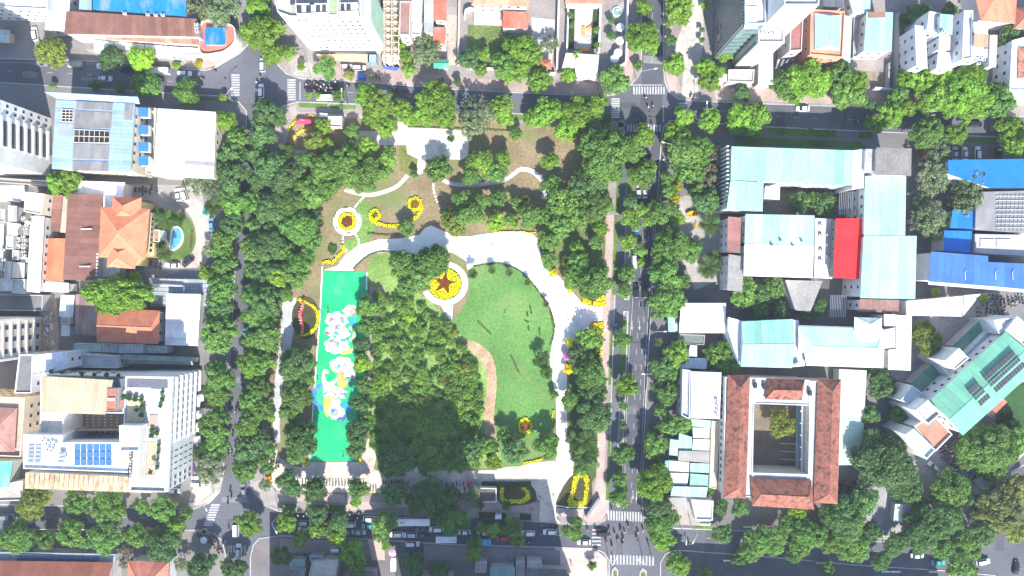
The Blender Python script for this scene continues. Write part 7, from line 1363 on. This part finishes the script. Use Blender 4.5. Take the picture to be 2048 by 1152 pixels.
# ------------------------------------------------------------------ street furniture
def lamp(x, y, deg, h, arm, label, group='street lamps'):
    o = root('street_lamp', *P(x, y), .13, label, 'street lamp', group); c, s = math.cos(math.radians(deg)), math.sin(math.radians(deg))
    link('pole', new_mesh('pole', *tube([(0, 0, 0), (0, 0, h * .9), (c * .3, s * .3, h)], [.12, .08, .06], 8), 'metal'), o, (0, 0, 0), 0, None, (.62, .63, .64))
    ar = link('arm', new_mesh('arm', *tube([(c * .3, s * .3, h), (c * arm * .6, s * arm * .6, h + .25), (c * arm, s * arm, h + .25)], .06, 6), 'metal'), o, (0, 0, 0), 0, None, (.7, .7, .7))
    link('lamp_head', new_mesh('lamp_head', *bx(-.5, -.16, 0, .5, .16, .14), 'plaster'), ar, (c * (arm + .3), s * (arm + .3), h + .18), math.radians(deg), None, (.75, .75, .75))
for a in ((1272, 160, 10, 9, 4.5, 'street lamp arching over the avenue crosswalk'), (1333, 300, 170, 9, 3, 'street lamp on the avenue pavement near the school trees'), (1300, 660, 0, 8, 3, 'street lamp on the avenue by the vaulted canopy'), (1296, 742, 180, 8, 3, 'street lamp on the avenue by the white shop house'), (697, 212, 90, 9, 2.5, 'street lamp on the park verge near the junction'), (622, 158, 200, 9, 2, 'street lamp at the curved tower corner'), (1284, 1110, 150, 8, 3, 'street lamp at the faded crosswalk'), (1216, 1110, 60, 9, 3, 'street lamp on the sunlit pink corner'), (1381, 1048, 240, 9, 3, 'street lamp by the gate canopy'), (470, 205, 45, 8, 3, 'street lamp at the junction verge'), (1400, 235, 90, 8, 2.5, 'street lamp before the school verge'), (560, 1030, 300, 8, 3, 'street lamp at the tiled corner of the busy road'), (1360, 1052, 270, 8, 2.5, 'street lamp by the short crosswalk'), (428, 985, 300, 9, 3, 'street lamp at the hotel corner')): lamp(*a, None)
def umbrella(x, y, r, col, label, group=None, square=False, h=2.6, z=.13):
    o = root('parasol', *P(x, y, h), z, label, 'parasol', group); n = 4 if square else 8; rm = r / K; off = math.pi / 4 if square else 0; hh = h - z
    rim = [(rm * math.cos(off + 2 * math.pi * k / n), rm * math.sin(off + 2 * math.pi * k / n), hh - .1) for k in range(n)]
    v = rim + [(0, 0, hh + .45)] + [(a[0], a[1], a[2] - .2) for a in rim]; f = [(k, (k + 1) % n, n) for k in range(n)] + [(k, n + 1 + k, n + 1 + (k + 1) % n, (k + 1) % n) for k in range(n)]
    cn = link('canopy', new_mesh('canopy', v, f, 'cloth'), o, (0, 0, 0), .2, None, col); link('pole', new_mesh('pole', *tube([(0, 0, 0), (0, 0, hh + .4)], .04, 6), 'metal'), o, (0, 0, 0), 0, None, (.5, .5, .5))
    for k in range(n): link('rib', new_mesh('rib', *tube([(0, 0, hh + .36), (rim[k][0] * .97, rim[k][1] * .97, hh - .12)], .025, 4), 'metal'), cn, (0, 0, 0), 0, None, (.5, .5, .5))
for x, y in ((1241, 54), (1240, 81), (1236, 105), (1229, 117)): umbrella(x, y, 8.5, (.74, .75, .76), 'white octagonal parasol in the cafe yard', 'cafe parasols')
for x, y in ((400, 796), (399, 828), (398, 852), (394, 880)): umbrella(x, y, 10, (.72, .70, .66), 'cream square parasol along the hotel foot', 'hotel parasols', True)
umbrella(939, 969, 7, (.60, .02, .16), 'crimson parasol beside the parked bikes'); umbrella(785, 1106, 8, (.62, .45, .52), 'pale pink parasol at the mouth of the side lane'); umbrella(407, 1081, 7, (.55, .60, .66), 'pale blue round parasol at the round planter'); umbrella(1196, 1118, 6, (.7, .7, .7), 'white parasol on the sunlit pink corner'); umbrella(304, 934, 5, (.72, .72, .70), 'white parasol on the hotel roof terrace', None, False, 22.4, 20.3)
# fountain in the cafe yard
fo = root('fountain', *P(1234, 24), .13, 'small white flower-shaped fountain in the cafe yard', 'fountain'); v, f = ring([(1.7 * math.cos(a), 1.7 * math.sin(a)) for a in np.linspace(0, 6.28, 17)[:-1]], [(1.3 * math.cos(a), 1.3 * math.sin(a)) for a in np.linspace(0, 6.28, 17)[:-1]], 0, .5); link('basin', new_mesh('basin', v, f, 'plaster'), fo, (0, 0, 0), 0, None, (.5, .58, .56)); link('water', new_mesh('water', *prism([(1.32 * math.cos(a), 1.32 * math.sin(a)) for a in np.linspace(0, 6.28, 17)[:-1]], 0, .38), 'water'), fo, (0, 0, 0), 0, None, (.15, .3, .28))
for k in range(7): q = link('petal', FR, fo, (0, 0, .45), 0, .38, (.75, .75, .75)); q.rotation_euler = (0, -.5, k * .9)
# air conditioners and water tanks
v, f = bx(-.5, -.35, 0, .5, .35, .75); n0 = len(f); tube([(0, 0, .75), (0, 0, .8)], .27, 10, v, f)
ACM = new_mesh('air_conditioner', v, f, ['plaster', 'darkpart'], [0] * n0 + [1] * (len(f) - n0))
def acs(label, group, l, z, col=(.66, .66, .64)):
    for x, y in l: tag(link('air_conditioner', ACM, None, (*P(x, y, z), z), rb_.uniform(-.1, .1), None, col), label, 'air conditioner', group)
acs('air conditioner box on the ledge beside the blue-roofed office', 'office air conditioners', [(293 + (i % 2) * 5, 282 + (i // 2) * 9) for i in range(8)], 6.1); acs('air conditioner on the crowded terrace roofs', 'terrace air conditioners', [(50 + rb_.uniform(-4, 6), 436 + i * 7.5) for i in range(11)] + [(44, 440), (8, 500), (10, 520), (9, 540)], 6.4)
acs('air conditioner on the brown market hall eave', 'market air conditioners', [(251, 28), (297, 30), (313, 31), (327, 31), (394, 50), (394, 57), (395, 64)], 9.2); acs('air conditioner on the school gap roof', 'school air conditioners', [(1640, 450), (1640, 470), (1641, 500), (1640, 520), (1655, 470), (1655, 490), (1655, 512)], 7.15); acs('air conditioner on the hotel roof by the antenna', 'hotel air conditioners', [(88, 880), (96, 886), (104, 884), (112, 888), (98, 898), (106, 900)], 20.1)
acs('air conditioner on the low grey roofs behind the orange gabled house', 'grey roof air conditioners', [(212, 692), (222, 692), (248, 692), (262, 700), (276, 693), (300, 697), (318, 698)], 4.7); acs('air conditioner on the side roof of the slanted green building', 'green building air conditioners', [(1940 + i * 6.2, 712 - i * 6) for i in range(9)] + [(1858 + i * 5, 790 - i * 5) for i in range(6)], 7.2); acs('air conditioner on the white shop house roof', 'shop house air conditioners', [(1432, 800), (1433, 810), (1433, 819), (1432, 828)], 8.2)
acs('air conditioner on the narrow houses', 'narrow house air conditioners', [(1957, 119), (1965, 120), (1955, 128), (1884, 64)], 15.3); acs('air conditioner on the tiled wing roof', 'tower air conditioners', [(1520, 66), (1527, 66), (1535, 67), (1545, 68)], 24.2)
TK = new_mesh('water_tank', *tube([(-.9, 0, .7), (-.8, 0, .7), (.8, 0, .7), (.9, 0, .7)], [.35, .6, .6, .35], 12), 'metal', sm=True)
v, f = bx(-.6, -.5, 0, -.5, .5, .3); bx(.5, -.5, 0, .6, .5, .3, v, f); tube([(-.9, 0, .8), (-.8, 0, .8), (.8, 0, .8), (.9, 0, .8)], [.35, .6, .6, .35], 12, v, f); TK = new_mesh('water_tank', v, f, 'metal')
for x, y, z, l, rz in ((128, 906, 19.7, 'steel water tank on the hotel roof', 0), (130, 914, 19.7, 'steel water tank on the hotel roof', .3), (126, 922, 19.7, 'steel water tank on the hotel roof', 0), (1509, 770, 10.1, 'dark water tank on the tiled building terrace', 1.5), (1527, 772, 10.1, 'dark water tank on the tiled building terrace', 1.5), (1618, 785, 10.1, 'dark water tank on the tiled building terrace', 1.5), (1591, 726, 9.2, 'round tank on the grey passage roof', .5), (60, 446, 8.2, 'steel water tank on the crowded terrace', 0), (40, 452, 7.2, 'steel water tank on the crowded terrace', 1)):
    tag(link('water_tank', TK, None, (*P(x, y, z), z), rz, None, (.55, .57, .6) if 'dark' not in l else (.08, .08, .1)), l, 'water tank', l.replace('steel', 'steel') + 's')
# display figures of the flower festival
def figure(label, s, rad, col, fin, z=1.0):
    line = smooth(pts(s), 5, False); c = P(*line[len(line) // 2]); o = root('festival_figure', c[0], c[1], .13, label, 'figure'); n = len(line); R = [rad * (.35 + .65 * math.sin(math.pi * (.08 + .86 * i / (n - 1)))) for i in range(n)]
    O('body', *tube([(*P(*a), .13 + z + .35 * math.sin(i * .7)) for i, a in enumerate(line)], R, 10), 'cloth', col, o, sm=True)
    for i in range(1, n - 1, 2): a = P(*line[i]); O('fin', *tube([(a[0], a[1], z + .3), (a[0] - .5, a[1], z + R[i] + .7)], [.25, .04], 5), 'cloth', fin, o)
    for i in (2, n // 2, n - 3): a = P(*line[i]); O('stand', *tube([(a[0], a[1], .13), (a[0], a[1], .13 + z)], .1, 6), 'metal', (.3, .3, .3), o)
figure('long red and pink festival figure within the oval flower ring', '610,599 607,612 603,625 604,640 608,655 606,668', .6, (.62, .10, .10), (.80, .50, .45)); figure('pink and red festival figure at the park corner', '597,248 606,243 616,244 628,246', 1.1, (.62, .05, .12), (.78, .4, .5))
figure('coiled golden festival figure by the school forecourt', '1372,428 1384,423 1398,424', .5, (.6, .35, .02), (.7, .5, .1), .5)
for i, (y0, y1, l) in enumerate(((600, 613, 'orange-red banner frame on one side of avenue gate'), (643, 656, 'orange-red banner frame on other side of avenue gate'))):
    a, b = P(1185, y1), P(1190, y0); o = root('gate_pylon', a[0], a[1], .13, l, 'gate'); O('panel', *bx(a[0], a[1], .13, b[0], b[1], 3.2), 'cloth', (.75, .13, .03), o); O('crest', *bx(a[0] - .15, a[1] + .4, 3.2, b[0] + .15, b[1] - .4, 3.8), 'cloth', (.8, .5, .02), o)
# framed pavilion, sign wall, planters, benches, bollards
r = house('framed glass pavilion roof on the shaded plaza', '957,975 993,976 993,1004 958,1004', 3.2, 'flat', (.10, .085, .07), (.45, .44, .42), 'pavilion', 'pavilion', ph=.35, win=False, pc=(.6, .6, .58))
house('small white booth at the road edge', '991,1030 1003,1030 1003,1038 990,1038', 2.6, 'flat', (.7, .72, .74), WH, 'booth', 'booth', win=False, ph=.1)
house('small park toilet block with tan roof', '657,233 685,233 684,256 656,254', 3.4, 'flat', (.48, .42, .36), (.5, .45, .4), 'toilet_block', 'building', win=False); house('pale blue signboard hut by the park verge', '639,226 655,227 655,234 639,234', 2.6, 'flat', (.5, .58, .68), WH, 'hut', 'hut', win=False, ph=.1)
wall('slanted dark sign wall on the pink corner', '1172,1031 1197,994', 1.8, .9, (.20, .22, .25), 'sign_wall', 'sign'); wall('white low wall before the slanted sign wall', '1107,990 1111,1034 1118,1044', .8, .45, (.7, .68, .64)); wall('pale kerb wall of the wedge flower bed', '1112,1010 1137,1014 1180,1014', .6, .4, (.62, .55, .5))
wall('white low wall edging the central path', '824,926 836,944', .45, 1.6, (.66, .62, .58), 'low_wall')
wall('rail fence along the avenue gate yard', '1306,440 1304,520 1300,540', 1.1, .15, (.6, .6, .6), 'rail_fence', 'fence', mat='metal'); wall('rail fence along the avenue main lane', '1303,580 1296,700 1292,780', 1.1, .15, (.6, .6, .6), 'rail_fence', 'fence', mat='metal')
def planter(x, y, r, label):
    o = root('round_planter', *P(x, y), .13, label, 'planter'); n = 18; A = np.linspace(0, 2 * math.pi, n + 1)[:-1]; rm = r / K
    link('rim', new_mesh('rim', *ring([(rm * math.cos(a), rm * math.sin(a)) for a in A], [((rm - .25) * math.cos(a), (rm - .25) * math.sin(a)) for a in A], 0, .5), 'concrete'), o, (0, 0, 0), 0, None, (.6, .6, .6)); link('shrub', CR['S'][0], o, (0, 0, .6), 0, (rm / 2.6,) * 3, (.07, .14, .03))
planter(1241, 250, 8, 'round white planter at the park corner by the avenue'); planter(421, 252, 5, 'round planter by the white hall'); planter(410, 1062, 6, 'round planter at the street junction')
bm = new_mesh('seat', *bx(-1.6, -.3, .38, 1.6, .3, .48), 'concrete'); bl_ = new_mesh('leg', *bx(-.2, -.25, 0, .2, .25, .38), 'concrete')
for x, y in ((1766, 1070), (1791, 1071), (1770, 1142), (1790, 1142), (1865, 1142), (1905, 1148), (2020, 925), (2040, 910), (1495, 1053), (1410, 1048), (1455, 1120), (1640, 1125)):
    o = root('stone_bench', *P(x, y), .14, 'pale stone bench under the trees of the shaded road', 'bench', 'stone benches', 0 if x < 2000 else .6); link('seat', bm, o, (0, 0, 0), 0, None, (.58, .56, .52)); [link('leg', bl_, o, (s, 0, 0), 0, None, (.5, .48, .45)) for s in (-1.1, 1.1)]
cart = root('handcart', *P(724, 155), .13, 'blue covered handcart on the pavement before the tower', 'cart'); O('box', *bx(*P(717, 159), .5, *P(731, 151), 1.5), 'cloth', (.02, .14, .55), cart)
for x in (718, 730): O('wheel', *tube([(*P(x, 160), .42), (P(x, 160)[0] + .08, P(x, 160)[1], .42)], .3, 10), 'darkpart', None, cart)
for s, l, c in (('762,120 766,137 792,142 800,136 796,128 780,132', 'blue and red festive banner over the tan frame gate', (.08, .12, .5)),):
    p = [P(*a, 3) for a in pts(s)]; v, f = prism(p, 2.9, 3.0); tag(O('banner', v, f, 'cloth', c), l, 'banner')
# debris in the dirt yard
for i in range(14):
    x, y = rb_.uniform(88, 108), rb_.uniform(625, 698); a = P(x, y); w, l_ = rb_.uniform(.3, .8), rb_.uniform(.8, 2.4); t = rb_.uniform(0, 3)
    v, f = bx(-l_ / 2, -w / 2, 0, l_ / 2, w / 2, rb_.uniform(.2, .7)); o = link('debris', new_mesh('debris', v, f, 'concrete'), None, (*a, .15), t, None, rb_.choice([(.7, .7, .7), (.35, .3, .25), (.2, .2, .2), (.5, .45, .4)])); tag(o, 'loose builder\'s rubble piece in the dirt yard', 'rubble', 'rubble in the dirt yard')
# potted greenery on the hotel terraces
for i, (x, y, r, z) in enumerate([(103, 743, 5, 19.2), (124, 745, 4, 19.2), (163, 747, 5, 19.2), (188, 749, 4, 19.2), (213, 749, 5, 19.2), (236, 750, 4, 19.2), (248, 794, 6, 21), (258, 796, 6, 21), (270, 798, 6, 21), (282, 800, 5, 21), (284, 815, 6, 21), (282, 830, 5, 21), (272, 820, 4, 21), (324, 785, 4, 21), (324, 800, 5, 21), (320, 812, 4, 21), (304, 860, 5, 21), (312, 866, 6, 21), (302, 872, 5, 21), (317, 890, 4, 21), (316, 905, 4, 21), (314, 920, 4, 21), (313, 935, 5, 21), (300, 945, 4, 21)]):
    o = root('potted_shrub', *P(x, y, z), z - 1, 'potted green shrub on the hotel roof terrace', 'shrub', 'potted shrubs on the hotel')
    link('pot', new_mesh('pot', *tube([(0, 0, 0), (0, 0, .5)], [.3, .42], 8), 'plaster'), o, (0, 0, 0), 0, None, (.4, .3, .25)); link('crown', CR['S'][i % 4], o, (0, 0, .9), i, (r / K / 2.2,) * 3, (.09, .19, .05))
# thin summer air over the city: one closed box round the whole place, the sky outside it
v, f = bx(-1600, -1600, -1.2, 1600, 1600, H + 8)
hz = bpy.data.materials.new('haze'); hz.use_nodes = True; t = hz.node_tree; t.nodes.clear()
ho = t.nodes.new('ShaderNodeOutputMaterial'); pv = t.nodes.new('ShaderNodeVolumePrincipled')
pv.inputs['Color'].default_value = (.80, .88, 1.0, 1); pv.inputs['Density'].default_value = .00014; pv.inputs['Anisotropy'].default_value = 0.0
t.links.new(pv.outputs[0], ho.inputs['Volume']); M['haze'] = hz
tag(O('haze', v, f, 'haze'), 'thin pale haze in the air over the city blocks', None, None, 'stuff')
